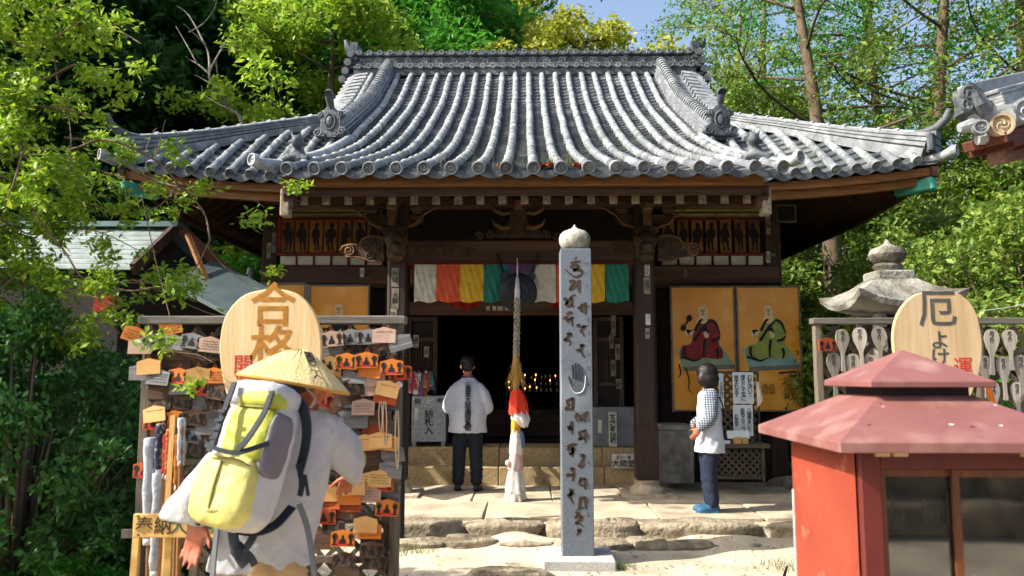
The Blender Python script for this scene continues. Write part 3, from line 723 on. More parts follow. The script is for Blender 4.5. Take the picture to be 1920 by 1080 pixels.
# carved tie beam between the columns
b0 = at(762, 450, CY); b1 = at(1192, 490, CY)
pbox(760, 1194, 450, 490, CY - .09, .18, 'rainbow_beam', m_wood, bevel=.02)
for i, px in enumerate((790, 812, 836, 858, 882, 1080, 1102, 1128, 1150, 1172)):
    sc = MB(); p = at(px, 470 + 3 * math.sin(i * 2), CY - .1)
    sc.tube(spiral(p, .07, 1.4, i, 1 if i % 2 else -1, (1, 0, 0), (0, 0, 1)), [.012] * 23, 6)
    sc.tube([p + Vector((-.08 + .05 * k, 0, .05 * math.sin(k + i))) for k in range(4)], .01, 6)
    sc.build('scroll', m_carve, hall, smooth=True)
pbox(757, 1197, 489.5, 497, CY - .05, .1, 'curtain_rail', m_red)
# end noses, beast heads, brackets
ns = [(840, 790), (870, 742), (960, 715), (1022, 733), (1036, 698), (1046, 728), (1090, 660), (1200, 622), (1330, 640), (1335, 890), (1250, 912), (1165, 905), (1090, 872), (1000, 858), (900, 850)]
for sg in (-1, 1):
    cx_ = cxs[0] if sg < 0 else cxs[1]
    nose = MB(); pts = [at(500 + x / 6, 340 + y / 6, CY) for x, y in ns]; xo = cxs[0]
    P2 = [(-(p.x - xo) * sg * -1 * -1, p.z) for p in pts]
    P2 = [(cx_ + sg * abs(p.x - xo), p.z) for p in pts]
    nose.prism(P2, lambda x, y, d: Vector((x, CY - .06 + d, y)), .12); no = nose.build('beam_nose', m_carve, hall, bevel=.012)
    ed = MB()
    path = [Vector((x, CY - .065, z)) for x, z in P2[:9]]; ed.tube(path, .013, 6); ed.tube([Vector((x, CY - .065, z)) for x, z in P2[-6:]], .012, 6)
    g = at(500 + 940 / 6, 340 + 790 / 6, CY); gx = cx_ + sg * abs(g.x - xo); ed.tube(spiral((gx, CY - .07, g.z), .075, 1.8, 2, sg, (1, 0, 0), (0, 0, 1)), [.014] * 23, 6)
    ed.build('nose_edge', m_carvel, no, smooth=True)
    for i, (x, y) in enumerate(((1120, 740), (1210, 700), (1280, 760), (1180, 830))):
        ed = MB(); g = at(500 + x / 6, 340 + y / 6, CY); gx = cx_ + sg * abs(g.x - xo); ed.tube(spiral((gx, CY - .065, g.z), .06, 1.5, i, -sg, (1, 0, 0), (0, 0, 1)), [.012] * 23, 6); ed.build('scroll', m_carve, no, smooth=True)
    h_ = MB(); c = at(735 if sg < 0 else 1211, 458, CY - .24); c.x = cx_
    h_.ell(c + Vector((0, 0, .02)), (.125, .15, .15)); h_.ell(c + Vector((0, -.1, -.06)), (.09, .12, .08)); h_.ell(c + Vector((0, -.05, -.17)), (.1, .12, .05)); h_.ell(c + Vector((0, .12, -.04)), (.12, .16, .17))
    for s2 in (-1, 1):
        h_.ell(c + Vector((s2 * .07, -.1, .05)), (.03, .03, .03), 8, 6); h_.ell(c + Vector((s2 * .12, .0, .06)), (.03, .06, .07), 8, 6)
        h_.tube([c + Vector((s2 * .05, -.16, -.08)), c + Vector((s2 * .06, -.2, -.14)), c + Vector((s2 * .05, -.2, -.06))], [.022, .018, .008], 6)
        h_.tube(spiral(c + Vector((s2 * .1, .02, -.1)), .05, 1.3, 0, s2, (0, 1, 0), (0, 0, 1)), [.02] * 23, 6)
    h_.ell(c + Vector((0, -.21, -.04)), (.04, .03, .03), 8, 6)
    remeshed(h_, 'beast_head', m_carve, hall, .014, 3)
    # bracket set on the column
    def bracket(px, Y, par=hall):
        zc = lambda y: at(px, y, Y).z
        k = at(px, 430, Y).x
        o = bpy.data.objects.new('bracket_set', None); COL.objects.link(o); o.parent = hall
        q = MB(); q.loft([[Vector((k + sx * w_, Y + sy * w_, z)) for sx, sy in ((-1, -1), (1, -1), (1, 1), (-1, 1))] for w_, z in ((.1, zc(446)), (.15, zc(438)), (.15, zc(428)))]); q.build('bearing_block', m_carve, o, bevel=.006)
        arm = [(-.36, .15), (-.36, .08), (-.3, .02), (-.2, -.02), (0, -.03), (.2, -.02), (.3, .02), (.36, .08), (.36, .15)]
        q = MB(); q.prism(arm, lambda x, y, d: Vector((k + x, Y - .06 + d, zc(425) + y)), .12); q.build('bracket_arm', m_carve, o, bevel=.01)
        for s3 in (-1, 0, 1):
            q = MB(); x = k + s3 * .29; q.loft([[Vector((x + sx * w_, Y + sy * w_, z)) for sx, sy in ((-1, -1), (1, -1), (1, 1), (-1, 1))] for w_, z in ((.055, zc(425) + .155), (.085, zc(425) + .2), (.085, zc(425) + .26))]); q.build('bearing_block', m_carvel if s3 == 0 else m_carve, o, bevel=.004)
            if s3:
                q = MB(); q.tube([Vector((k + s3 * .12, Y - .08, zc(430))), Vector((k + s3 * .28, Y - .1, zc(422))), Vector((k + s3 * .36, Y - .11, zc(408))), Vector((k + s3 * .46, Y - .11, zc(398))), Vector((k + s3 * .56, Y - .11, zc(391)))], [.018, .016, .013, .015, .006], 8); q.build('carved_spray', m_carvel, o, smooth=True)
        q = MB(); q.box((k, Y - .2, zc(392)), (.1, .3, .13)); q.build('beam_end', m_carvel, o, bevel=.008)
        q = MB(); q.prism([(-.1, 0), (.1, 0), (.06, -.1), (.05, -.3), (-.05, -.3), (-.06, -.1)], lambda x, y, d: Vector((k + x, Y - .2 - d, zc(385) + y)), .03); q.build('carved_tongue', m_carvel, o, bevel=.006)
    bracket(740 if sg < 0 else 1209, CY)
pbox(540, 1420, 371, 386, CY - .1, .2, 'eave_purlin', m_wood, bevel=.01)
# centre strut with cloud arms
kc = at(972, 410, CY); q = MB()
o = bpy.data.objects.new('frog_leg_strut', None); COL.objects.link(o); o.parent = hall
q.prism([(-.42, -.26), (-.3, -.2), (-.16, -.12), (-.1, .05), (-.1, .14), (.1, .14), (.1, .05), (.16, -.12), (.3, -.2), (.42, -.26)], lambda x, y, d: Vector((kc.x + x, CY - .05 + d, kc.z + y)), .1); q.build('strut_body', m_carve, o, bevel=.012)
for s2 in (-1, 1):
    for (px0, yy, w_) in ((.34, 10, .02), (.3, -18, .022)):
        q = MB(); z = kc.z - yy * .0065; q.tube([Vector((kc.x + s2 * .1, CY - .09, z - .05)), Vector((kc.x + s2 * .2, CY - .1, z - .07)), Vector((kc.x + s2 * .29, CY - .1, z - .03)), Vector((kc.x + s2 * .33, CY - .1, z + .05))], [.03, .032, .026, .008], 8); q.build('carved_spray', m_carvel, o, smooth=True)
    for k in range(4):
        q = MB(); q.tube(spiral((kc.x + s2 * (.12 + .12 * k), CY - .07, kc.z - .17 - .02 * k), .055, 1.5, k, s2, (1, 0, 0), (0, 0, 1)), [.014] * 23, 6); q.build('scroll', m_carve, o, smooth=True)
q = MB(); q.box((kc.x, CY - .1, kc.z + .16), (.1, .12, .12)); q.build('bearing_block', m_carvel, o, bevel=.006)
# paper pilgrim stickers
m_paper = mat('pale paper', '#c8c5bb', '#a5a195', scale=8, rough=.9); m_paperb = mat('old sticker', '#8f8878', '#5d574c', scale=8, rough=.9, ovar=.3)
m_inkk = mat('black ink', '#0c0c0e', rough=.7)
def sticker(px, py, w, h, Y, txt, m, sz=None):
    a = at(px, py, Y); q = MB(); sx = w / FPX * Y; sy = h / FPX * Y
    q.box((a.x, Y - .002, a.z), (sx, .003, sy)); o = q.build('paper_sticker', m, hall)
    if txt: lettering(txt, sx * .85, m_inkk, o, (a.x, Y - .0045, a.z), vertical=True, spacing=.8, extrude=.0004, weight=.001)
fy = CY - .126
for a in ((1213.5, 507, 9, 21, fy, '千社札', m_paper), (1213, 535, 12, 32, fy, '東國', m_paperb), (1215, 599, 9, 21, fy, '', m_paper), (1214, 625, 8, 20, fy, '講', m_paperb), (741, 520, 14, 36, fy, '奉納', m_paperb), (741, 560, 14, 40, fy, '大願', m_paperb), (738, 590, 12, 22, fy, '寺', m_paperb)): sticker(*a)
fy = WY - .012
for a in ((514, 455, 8, 38, fy, '四国参', m_paperb), (504, 470, 8, 30, fy, '巡拝', m_paperb), (1440, 420, 8, 40, fy, '巡礼講', m_paperb), (1440, 482, 8, 22, fy, '大阪', m_paper), (1450, 486, 8, 22, fy, '東京', m_paperb)): sticker(*a)
sticker(679, 511, 8, 18, 11.135, '札', m_paper); sticker(1285, 512, 6, 14, 11.135, '', m_paperb)
for px, py, w_, h_ in ((1150, 610, 9, 40), (1158, 660, 9, 30), (1150, 690, 9, 30), (1160, 720, 10, 18), (1146, 640, 8, 26), (780, 640, 10, 24), (800, 660, 9, 20)): sticker(px, py, w_, h_, 11.268, rnd.choice(('奉納', '巡拝', '講中')), m_paperb)
for px in (915, 927, 940, 950): sticker(px, 578, 7 if px < 940 else 14, 8, 11.195, '', m_paper)
# little lamp box under the right eave
m_green = mat('greenish frame', '#5d5f4a', '#44452f', scale=5, rough=.6); q = MB(); a = at(1473, 401, 11.0)
for dx, dz, sx, sz in ((0, .115, .28, .02), (0, -.115, .28, .02), (-.13, 0, .02, .21), (.13, 0, .02, .21)): q.box((a.x + dx, 11.0, a.z + dz), (sx, .1, sz))
lo = q.build('lamp_frame', m_green, hall, bevel=.004); q = MB(); q.box((a.x, 11.02, a.z), (.24, .05, .2)); q.build('lamp_pane', m_dark, lo)
# downpipe at the left corner
m_pipe = mat('grey pipe', '#9aa0a4', '#7c8286', scale=5, rough=.5); a = at(470, 505, 11.4); q = MB(); q.tube([(a.x, a.y, a.z), (a.x, a.y, .3)], .035, 10); q.tube([(a.x, a.y, a.z + .02), (a.x - .02, a.y, a.z - .08)], .045, 10); q.build('downpipe', m_pipe, hall, smooth=40)
# inner altar
m_gold = mat('dim brass', '#8a6a2c', '#5c451c', scale=9, rough=.4, metal=.7)
al = thing('altar_table', 'dark altar table inside the hall doorway behind the candle rack', 'altar', (0, 13.2, .72))
q = MB(); q.box((.1, 13.4, 1.1), (1.6, .7, .06)); q.build('table_top', m_woodv, al, bevel=.01)
q = MB(); q.box((.1, 13.1, .9), (1.5, .03, .36)); q.build('front_panel', m_wood, al)
for sx in (-.72, .92):
    for sy in (13.1, 13.7): q = MB(); q.box((sx, sy, .9), (.07, .07, .36)); q.build('leg', m_woodv, al)
cr = thing('candle_rack', 'tiered rack of small lit candles glowing in the dark doorway', 'candle rack', (.35, 12.9, .72))
m_wax = mat('candle wax', '#d8c9a0', rough=.5); m_flame = mat('candle flame', '#ff9a3a', emit=9)
cw = MB(); cf = MB()
for t in range(3):
    z = at(980, 724 - t * 12, 12.9).z
    q = MB(); q.box((.35, 12.9 + t * .09, z - .09), (1.25, .05, .012)); q.build('shelf', m_iron, cr)
    for i in range(15):
        x = -.24 + i * .083 + rnd.uniform(-.02, .02); hc = rnd.uniform(.03, .07)
        q = MB(); q.tube([(x, 12.9 + t * .09, z - .084), (x, 12.9 + t * .09, z - .084 + hc)], .007, 6); q.build('candle', m_wax, cr)
        if rnd.random() < .62: q = MB(); q.ell((x, 12.9 + t * .09, z - .07 + hc), (.006, .006, .013), 6, 5); q.build('flame', m_flame, cr)
for sx in (-.3, 1.0): q = MB(); q.box((sx, 12.95, 1.15), (.03, .03, .86)); q.build('upright', m_iron, cr)
# ------------------------------------------------------------------ things around the hall
m_brown = mat('brown engraving', '#4a3a2c', '#33271c', scale=20, rough=.95)
m_black = mat('black paint', '#0e0e10', rough=.7); m_redp = mat('red paint', '#b3261c', rough=.7); m_goldp = mat('mustard paint', '#a9721a', '#8d5c12', scale=30, rough=.7)
m_greyp = mat('grey sign paint', '#4d4d4a', '#3a3a38', scale=12, rough=.8)
# ---- stone pillar
SY = 7.3; a = at(1047, 466, SY); b_ = at(1113, 1038, SY); pw = b_.x - a.x; pcx = (at(1050, 750, SY).x + at(1112, 750, SY).x) / 2 + .004; pz0, pz1 = .099, a.z
PW = .285
pil = thing('stone_pillar', 'tall square granite pillar carved with letters and a hand print', 'pillar', (pcx, SY + PW / 2, 0))
q = MB(); q.box((pcx, SY + PW / 2, (pz0 + pz1) / 2), (PW, PW, pz1 - pz0)); q.build('shaft', m_gran, pil, bevel=.006)
q = MB(); q.box((pcx, SY + PW / 2 - .02, .045), (.64, .58, .11)); q.build('base_slab', mat('pale base granite', '#c3c2bd', '#8e908f', scale=90, rough=.7, bump=.15, detail=2), pil, bevel=.015)
fr = .148; m_fin = mat('mossy granite', '#c6c3b8', '#8a877c', scale=70, rough=.8, bump=.2, detail=3, c3='#6c6a4c', c3scale=5, c3lo=.52, c3hi=.66)
q = MB(); q.lathe([(.01, 0), (.085, 0), (.1, .012), (.125, .03), (fr - .003, .075), (fr, .115), (fr - .012, .155), (.105, .186), (.06, .203), (.03, .215), (.012, .235), (.002, .255)], (pcx, SY + PW / 2, pz1 - .002), 32); q.build('onion_finial', m_fin, pil, smooth=True)
gl4 = [[[(174, 83), (177, 88)], [(145, 122), (175, 112), (210, 108)], [(140, 150), (165, 135), (195, 140), (185, 160), (160, 166), (205, 166), (222, 182), (205, 205), (170, 212), (140, 192), (105, 160)]],
 [[(135, 245), (160, 240), (175, 255), (150, 275), (140, 300), (170, 285), (190, 270)], [(200, 232), (200, 300), (208, 325)]],
 [[(95, 365), (110, 360), (120, 380), (115, 395), (150, 345), (178, 335)], [(150, 350), (150, 390), (165, 420)], [(110, 395), (130, 410), (155, 400)]],
 [[(190, 425), (205, 420), (215, 440), (235, 455)], [(240, 385), (245, 430), (245, 470)], [(220, 395), (222, 440)]],
 [[(118, 470), (140, 452), (160, 462)], [(97, 500), (115, 485), (130, 500), (160, 490)], [(155, 480), (150, 510), (158, 548)], [(120, 500), (125, 525)]],
 [[(183, 545), (200, 538), (215, 552), (258, 540)], [(240, 545), (215, 575), (225, 590), (235, 615)]],
 [[(118, 605), (135, 595), (155, 598)], [(150, 600), (125, 620), (103, 640), (125, 640), (140, 650), (138, 675)]],
 [[(183, 715), (200, 705), (210, 720)], [(205, 680), (235, 668)], [(225, 672), (215, 715), (240, 760)]]]
gl5 = [[[(88, 150), (110, 140), (128, 128)], [(92, 155), (105, 170), (88, 190), (110, 192), (130, 180)], [(125, 130), (125, 200)]],
 [[(150, 210), (142, 235), (155, 262)], [(165, 220), (168, 250), (185, 240)], [(188, 210), (190, 262)], [(195, 215), (210, 205)]],
 [[(95, 290), (110, 285), (105, 300), (128, 298)], [(118, 255), (122, 325)]],
 [[(152, 320), (170, 312), (195, 300)], [(160, 325), (175, 340), (155, 350), (190, 348)], [(190, 302), (192, 375)]],
 [[(95, 395), (120, 380), (150, 378)], [(95, 412), (110, 400), (125, 405), (120, 425), (105, 430), (130, 420)], [(128, 390), (122, 445)]],
 [[(165, 438), (188, 432)], [(185, 435), (180, 460), (170, 478), (158, 495), (175, 498), (190, 480)]],
 [[(110, 512), (130, 503)], [(128, 505), (130, 545), (122, 575)], [(90, 545), (110, 540), (128, 545)]],
 [[(160, 565), (195, 560)], [(192, 560), (190, 620)], [(165, 568), (162, 590), (188, 600)]],
 [[(105, 625), (130, 618)], [(95, 655), (120, 640), (135, 640)], [(120, 625), (112, 660), (130, 695)]],
 [[(160, 670), (180, 662), (198, 660)], [(165, 672), (162, 700), (160, 720), (185, 712)], [(192, 662), (195, 725)]],
 [[(147, 725), (149, 728)], [(140, 750), (165, 740)], [(135, 770), (155, 760), (172, 765), (165, 780), (140, 800), (160, 800), (180, 815)]],
 [[(148, 838), (165, 835), (155, 850), (145, 862)]]]
def smooth_path(p, n=5):
    if len(p) < 3: return [p[0].lerp(p[-1], i / 4) for i in range(5)]
    out = []
    for i in range(len(p) - 1):
        p0, p1, p2, p3 = p[max(i - 1, 0)], p[i], p[i + 1], p[min(i + 2, len(p) - 1)]
        for k in range(n):
            t = k / n; out.append(.5 * (2 * p1 + (p2 - p0) * t + (2 * p0 - 5 * p1 + 4 * p2 - p3) * t * t + (3 * p1 - p0 - 3 * p2 + p3) * t ** 3))
    return out + [p[-1]]
def brush(mb, pts, w, Y):
    """flat brush stroke standing on the plane at distance Y"""
    pts = smooth_path(pts); n = len(pts); L_, R_ = [], []
    for i, p in enumerate(pts):
        t = (pts[min(i + 1, n - 1)] - pts[max(i - 1, 0)]); t = Vector((t.x, 0, t.z)); t = t.normalized() if t.length > 1e-6 else Vector((1, 0, 0))
        nn = Vector((-t.z, 0, t.x)); ww = w * (.75 + .35 * math.sin(math.pi * min(1, .15 + i / n))) * (1.25 if i < 2 else 1) * (1 - .5 * (i / (n - 1)) ** 3)
        L_.append(Vector((p.x, Y, p.z)) + nn * ww); R_.append(Vector((p.x, Y, p.z)) - nn * ww)
    d = Vector((0, .003, 0)); rings = [[l, r, r + d, l + d] for l, r in zip(L_, R_)]; mb.loft(rings)
for gl, sx, y0 in ((gl4, 3.6, 460), (gl5, 2.84, 700)):
    for g in gl:
        q = MB()
        for st in g: brush(q, [at(1030 + x / sx, y0 + y / sx, SY - .0025) for x, y in st], .0135, SY - .0025)
        q.build('carved_letter', m_brown, pil)
hand = MB(); hp_ = lambda x, y: at(1030 + x / 3.6, 460 + y / 3.6, SY - .002)
m_hand = mat('hollow shade granite', '#6f7276', '#3b3d40', scale=120, rough=.9, detail=2)  # dark grey puts the hollow's shade into a flat shape
for f_ in ([(135, 885), (145, 925), (155, 940)], [(157, 805), (162, 850), (165, 900)], [(179, 792), (182, 850), (183, 900)], [(202, 800), (202, 850), (200, 900)], [(225, 822), (222, 860), (215, 910)]): hand.tube([hp_(*p) for p in f_], [.016, .018, .02], 8, flat=.1)
pal = [hp_(145 + 0, 905), hp_(140, 930), hp_(150, 965), hp_(170, 988), hp_(195, 990), hp_(220, 975), hp_(232, 940), hp_(235, 905)]
hand.add([p + Vector((0, -.002, 0)) for p in pal], [tuple(range(8))]); hand.build('hand_print', m_hand, pil)
q = MB(); q.tube([p + Vector((0, -.002, 0)) for p in smooth_path([hp_(138, 935), hp_(150, 970), hp_(172, 994), hp_(198, 997), hp_(226, 980), hp_(240, 935), hp_(243, 880)])], .004, 6, flat=.5); q.build('hand_print_rim', mat('pale rim granite', '#d5d8da', rough=.7), pil)  # pale line draws the hollow's bright rim in colour
for i, (x, y, c) in enumerate(((1099, 494, 'ナ'), (1099, 513, 'ン'), (1099, 536, 'ア'), (1103, 575, 'ボ'), (1103, 600, 'キャ'), (1103, 624, 'ベイ'), (1103, 665, 'ロ'), (1103, 690, 'シャ'), (1103, 720, 'ノウ'), (1103, 785, 'マカ'), (1103, 820, 'ボダ'), (1103, 868, 'ラ'), (1103, 912, 'マニ'), (1103, 940, 'ハン'), (1103, 966, 'ドマ'))):
    lettering(c, .03, m_brown, pil, at(x, y, SY - .003), vertical=True, spacing=.8, extrude=.0005)

# ---- five-colour curtain under the porch beam
cur = thing('five_colour_curtain', 'five-coloured silk temple curtain hung under the carved porch beam', 'curtain', (0, 9.7, 2.6))
cc = {'w': ('#d8d0bf', '#bdb49f'), 'o': ('#e0582a', '#c84a22'), 'y': ('#e0b41e', '#c99a16'), 'g': ('#0e7a62', '#0b6652'), 'p': ('#6a3f6c', '#573258')}
for i, (x0, x1, c) in enumerate(((777, 818, 'w'), (818, 862, 'o'), (862, 907, 'y'), (907, 953, 'g'), (953, 1000, 'p'), (1000, 1043, 'w'), (1043, 1088, 'o'), (1088, 1135, 'y'), (1135, 1180, 'g'))):
    m_ = mat('silk ' + c, *cc[c], scale=14, rough=.5, bump=.5, bscale=22, translucent=.25)
    t0, t1 = at(x0 + .3, 496, 9.7), at(x1 - .3, 566, 9.7); q = MB()
    q.grid(lambda u, v: Vector((t0.x + (t1.x - t0.x) * u, 9.7 + .012 * math.sin(9 * u + 6 * v + i) * v + .010 * math.sin(23 * u - 11 * v + i * 2) + .05 * v * v * .2, t0.z + (t1.z - t0.z + .012 * math.sin(7 * u + i)) * v)), 14, 14)
    q.build('cloth_panel', m_, cur, smooth=True)
# red cloth draped behind
m_redc = mat('red cloth', '#b01a14', '#8c120f', scale=9, rough=.8, bump=.3, translucent=.2)
rc = MB(); t0, t1 = at(838, 560, 10.9), at(908, 580, 10.9)
rc.grid(lambda u, v: Vector((t0.x + (t1.x - t0.x) * (u + (.5 - u) * v * .25), 10.9 + .02 * math.sin(17 * u), t0.z + (t1.z - t0.z) * v * (.6 + .4 * math.sin(math.pi * u)))), 16, 6)
tag(rc.build('red_drape', m_redc, smooth=True), 'red cloth drape hanging below the white and orange curtain panels', 'drape')
rc = MB(); t0, t1 = at(1034, 560, 10.9), at(1056, 585, 10.9)
rc.grid(lambda u, v: Vector((t0.x + (t1.x - t0.x) * u, 10.9 + .02 * math.sin(17 * u), t0.z + (t1.z - t0.z) * v * (.6 + .4 * u))), 8, 6)
tag(rc.build('red_drape', m_redc, smooth=True), 'scrap of red cloth drape showing beside the stone pillar', 'drape')
# ---- gong and bell rope
g0 = at(971, 548, 9.62); gr = 36 / FPX * 9.62
gong = thing('temple_gong', 'round black bronze gong hung in front of the green curtain panel', 'gong', g0)
m_bronze = mat('black bronze', '#14191d', '#0b0e11', scale=6, rough=.5, metal=.05, bump=.1)
MX = Matrix.Rotation(math.pi / 2, 3, 'X')
q = MB(); q.lathe([(.002, .075), (gr * .2, .08), (gr * .25, .062), (gr * .55, .066), (gr * .6, .052), (gr * .9, .035), (gr, .02), (gr * 1.02, 0), (gr, -.02), (gr * .9, -.035), (.002, -.07)], g0, 40, MX); q.build('gong_body', m_bronze, gong, smooth=30)
for s2 in (-1, 1):
    q = MB(); q.lathe([(.02, .02), (.05, .02), (.05, -.02), (.02, -.02)], g0 + Vector((s2 * gr * .72, 0, gr * .82)), 14, MX); q.build('hanging_ear', m_bronze, gong, smooth=30)
    p0 = g0 + Vector((s2 * gr * .72, 0, gr * .9)); p1 = at(933 if s2 < 0 else 1010, 478, 9.72); n = 9
    for k in range(n):
        c = p0.lerp(p1, (k + .5) / n); t = (p1 - p0).normalized(); s_ = Vector((0, 1, 0)) if k % 2 else t.cross(Vector((0, 1, 0))).normalized()
        q = MB(); q.tube([c + t * (.032 * math.cos(w)) + s_ * (.016 * math.sin(w)) for w in (2 * math.pi * j / 12 for j in range(13))], .005, 6); q.build('chain_link', m_iron, gong, smooth=True)
rope = thing('bell_rope', 'thick frayed gong rope ending in red bib and tied offering cloths', 'rope', (at(968, 938, 9.45).x, 9.45, PZ))
rx = lambda px, py: at(px, py, 9.45)
m_rope = mat('frayed rope', '#a89a86', '#6f6557', scale=25, rough=.95, bump=.8, bscale=60); m_straw = mat('straw', '#b08a45', '#86642c', island=True, rough=.9)
m_cw = mat('white offering cloth', '#d6d2cc', '#b1adab', scale=9, rough=.85, bump=.4, bscale=20, ovar=.12)
q = MB(); q.tube([rx(970, 484), rx(970, 520)], [.006, .01], 6); q.tube([rx(970, 520), rx(970, 545), rx(969, 578)], [.018, .034, .03], 10); q.build('cloth_wrap', m_cw, rope, smooth=True)
for k in range(3):
    pts = []
    for i in range(60):
        t = i / 59; p = rx(970 - 2 * t, 560 + 110 * t); a = t * 22 + k * 2.094; pts.append(p + Vector((.022 * math.cos(a), .022 * math.sin(a), 0)))
    q = MB(); q.tube(pts, [.021 + .003 * math.sin(i * 1.7 + k) for i in range(60)], 7); q.build('rope_strand', m_rope, rope, smooth=True)
q = MB()
for k in range(160):
    t = rnd.random(); p = rx(968, 668 + 30 * t); a = rnd.uniform(0, 6.28); l = rnd.uniform(.12, .28); r_ = .03 + .05 * rnd.random()
    e_ = p + Vector((r_ * math.cos(a) * (1 + t), r_ * math.sin(a), -l)); m2 = p.lerp(e_, .5) + Vector((.015 * math.cos(a), .015 * math.sin(a), .0))
    q.add([p + Vector((.02 * math.cos(a), .02 * math.sin(a), 0)), m2 + Vector((-.003, 0, 0)), e_, m2 + Vector((.003, 0, 0))], [(0, 1, 2, 3)])
q.tube([rx(968, 665), rx(967, 690), rx(967, 735)], [.035, .04, .035], 8); tag(q.build('straw_tassel', m_straw, rope), kind='stuff')
def drape(prof, name, m, par, n=26, amp=.18, fold=7, seed=0):
    """hanging cloth: rings (px,py,radius px) with deepening folds"""
    q = MB(); rings = []
    for i, (px, py, r_) in enumerate(prof):
        c = rx(px, py); rr = r_ / FPX * 9.45; t = i / (len(prof) - 1)
        rings.append([c + Vector((math.cos(w), math.sin(w), 0)) * rr * (1 + amp * t * math.sin(fold * w + seed + t)) + Vector((0, 0, .012 * t * math.sin(3 * w + seed))) for w in (2 * math.pi * j / n for j in range(n))])
    q.loft(rings, cap=False); q.add(rings[-1], [tuple(range(n))]); return q.build(name, m, par, smooth=True)
drape([(969, 730, 8), (970, 740, 13), (972, 755, 16), (972, 775, 17)], 'red_bib', mat('orange red bib', '#d63a1c', '#c02c14', scale=6, rough=.8, bump=.3), rope)
drape([(973, 765, 12), (974, 775, 15), (976, 786, 17), (981, 800, 8)], 'white_cloth', m_cw, rope, seed=3)
drape([(966, 785, 7), (967, 800, 9), (967, 815, 8)], 'yellow_cloth', mat('yellow cloth', '#c79a2c', '#a87c1c', scale=8, rough=.85), rope, seed=1)
drape([(967, 805, 8), (968, 825, 11), (967, 850, 12), (967, 852, 11)], 'white_cloth', m_cw, rope, seed=5)
drape([(974, 808, 6), (975, 820, 8), (976, 838, 7)], 'blue_cloth', mat('faded blue cloth', '#5c7590', '#465c74', scale=9, rough=.85), rope, seed=2)
drape([(967, 840, 9), (967, 858, 12), (966, 876, 14), (967, 880, 13)], 'pink_cloth', mat('pinkish cloth', '#cdb3ac', '#b2938c', scale=9, rough=.85), rope, seed=7)
drape([(967, 868, 10), (966, 890, 14), (966, 912, 17), (967, 922, 18)], 'white_cloth', m_cw, rope, seed=9)
drape([(967, 905, 13), (967, 925, 18), (967, 938, 20)], 'patterned_cloth', mat('patterned cloth', '#c9cdb9', '#a58f88', scale=14, rough=.85), rope, seed=4, fold=9)
q = MB(); c = at(952, 868, 9.4); q.ell(c, (.03, .03, .035)); q.tube([c, rx(962, 840)], .004, 5); q.build('cloth_charm', m_cw, rope, smooth=True)

# ---- votive slip box
m_alu = mat('pressed aluminium', '#9fa3a6', '#7b8084', scale=70, rough=.35, metal=.6, bump=.5, bscale=90, detail=1)
vb = thing('slip_box', 'grey metal name-slip box on legs beside the man in white jacket', 'box', (at(803, 838, 11.15).x, 11.25, .715))
a, b_ = at(772, 742, 11.15), at(836, 829, 11.15)
q = MB(); q.box(((a.x + b_.x) / 2, 11.3, (a.z + b_.z) / 2), (b_.x - a.x, .3, a.z - b_.z)); q.build('box_body', m_alu, vb, bevel=.008)
for sx in (a.x + .04, b_.x - .04):
    for sy in (11.18, 11.42): q = MB(); q.box((sx, sy, (.715 + b_.z) / 2), (.05, .04, b_.z - .715)); q.build('leg', m_alu, vb)
lettering('納札入', .125, m_black, vb, at(804, 792, 11.147), vertical=True, spacing=.9, weight=.004)
lettering('納', .085, m_black, vb, at(783, 753, 11.147), weight=.003); lettering('奉', .085, m_black, vb, at(824, 753, 11.147), weight=.003); lettering('卍', .1, m_paper, vb, at(804, 753, 11.147), weight=.003)
q = MB(); c = at(804, 753, 11.146); q.tube([c + Vector((.075 * math.cos(w), 0, .075 * math.sin(w))) for w in (2 * math.pi * j / 24 for j in range(25))], .005, 6); q.build('ring_mark', m_paper, vb)
q = MB(); c = at(781, 776, 11.146); q.box(c, (.05, .003, .17)); q.build('paper_slip', m_paper, vb)
# ---- bundle of cloth charms on the door
ch = thing('charm_bundle', 'bundle of coloured cloth charms hanging on the lattice door', 'charms', at(786, 695, 11.15))
cols = ['#a83a3a', '#c77a7a', '#d8c9b8', '#4a5f8c', '#b0603a', '#6d7a8a', '#d2d4d8', '#8c2f4a', '#c0884a', '#5b4a7a', '#2f6a6a']
for k in range(34):
    c = at(763 + rnd.uniform(0, 46), 694 + rnd.uniform(0, 14), 11.1 + rnd.uniform(0, .1)); l = rnd.uniform(.14, .3); w_ = rnd.uniform(.02, .04); q = MB(); ph = rnd.uniform(0, 6)
    q.loft([[c + Vector((-w_ * (.5 + t), .015 * math.sin(5 * t + ph), -l * t)), c + Vector((0, .02 + .012 * math.sin(7 * t + ph), -l * t)), c + Vector((w_ * (.5 + t), .015 * math.cos(5 * t + ph), -l * t))] for t in (0, .3, .6, 1)], cap=False, closed=False)
    q.build('cloth_charm', mat('charm ' + cols[k % 11], cols[k % 11], rough=.85), ch, smooth=True)
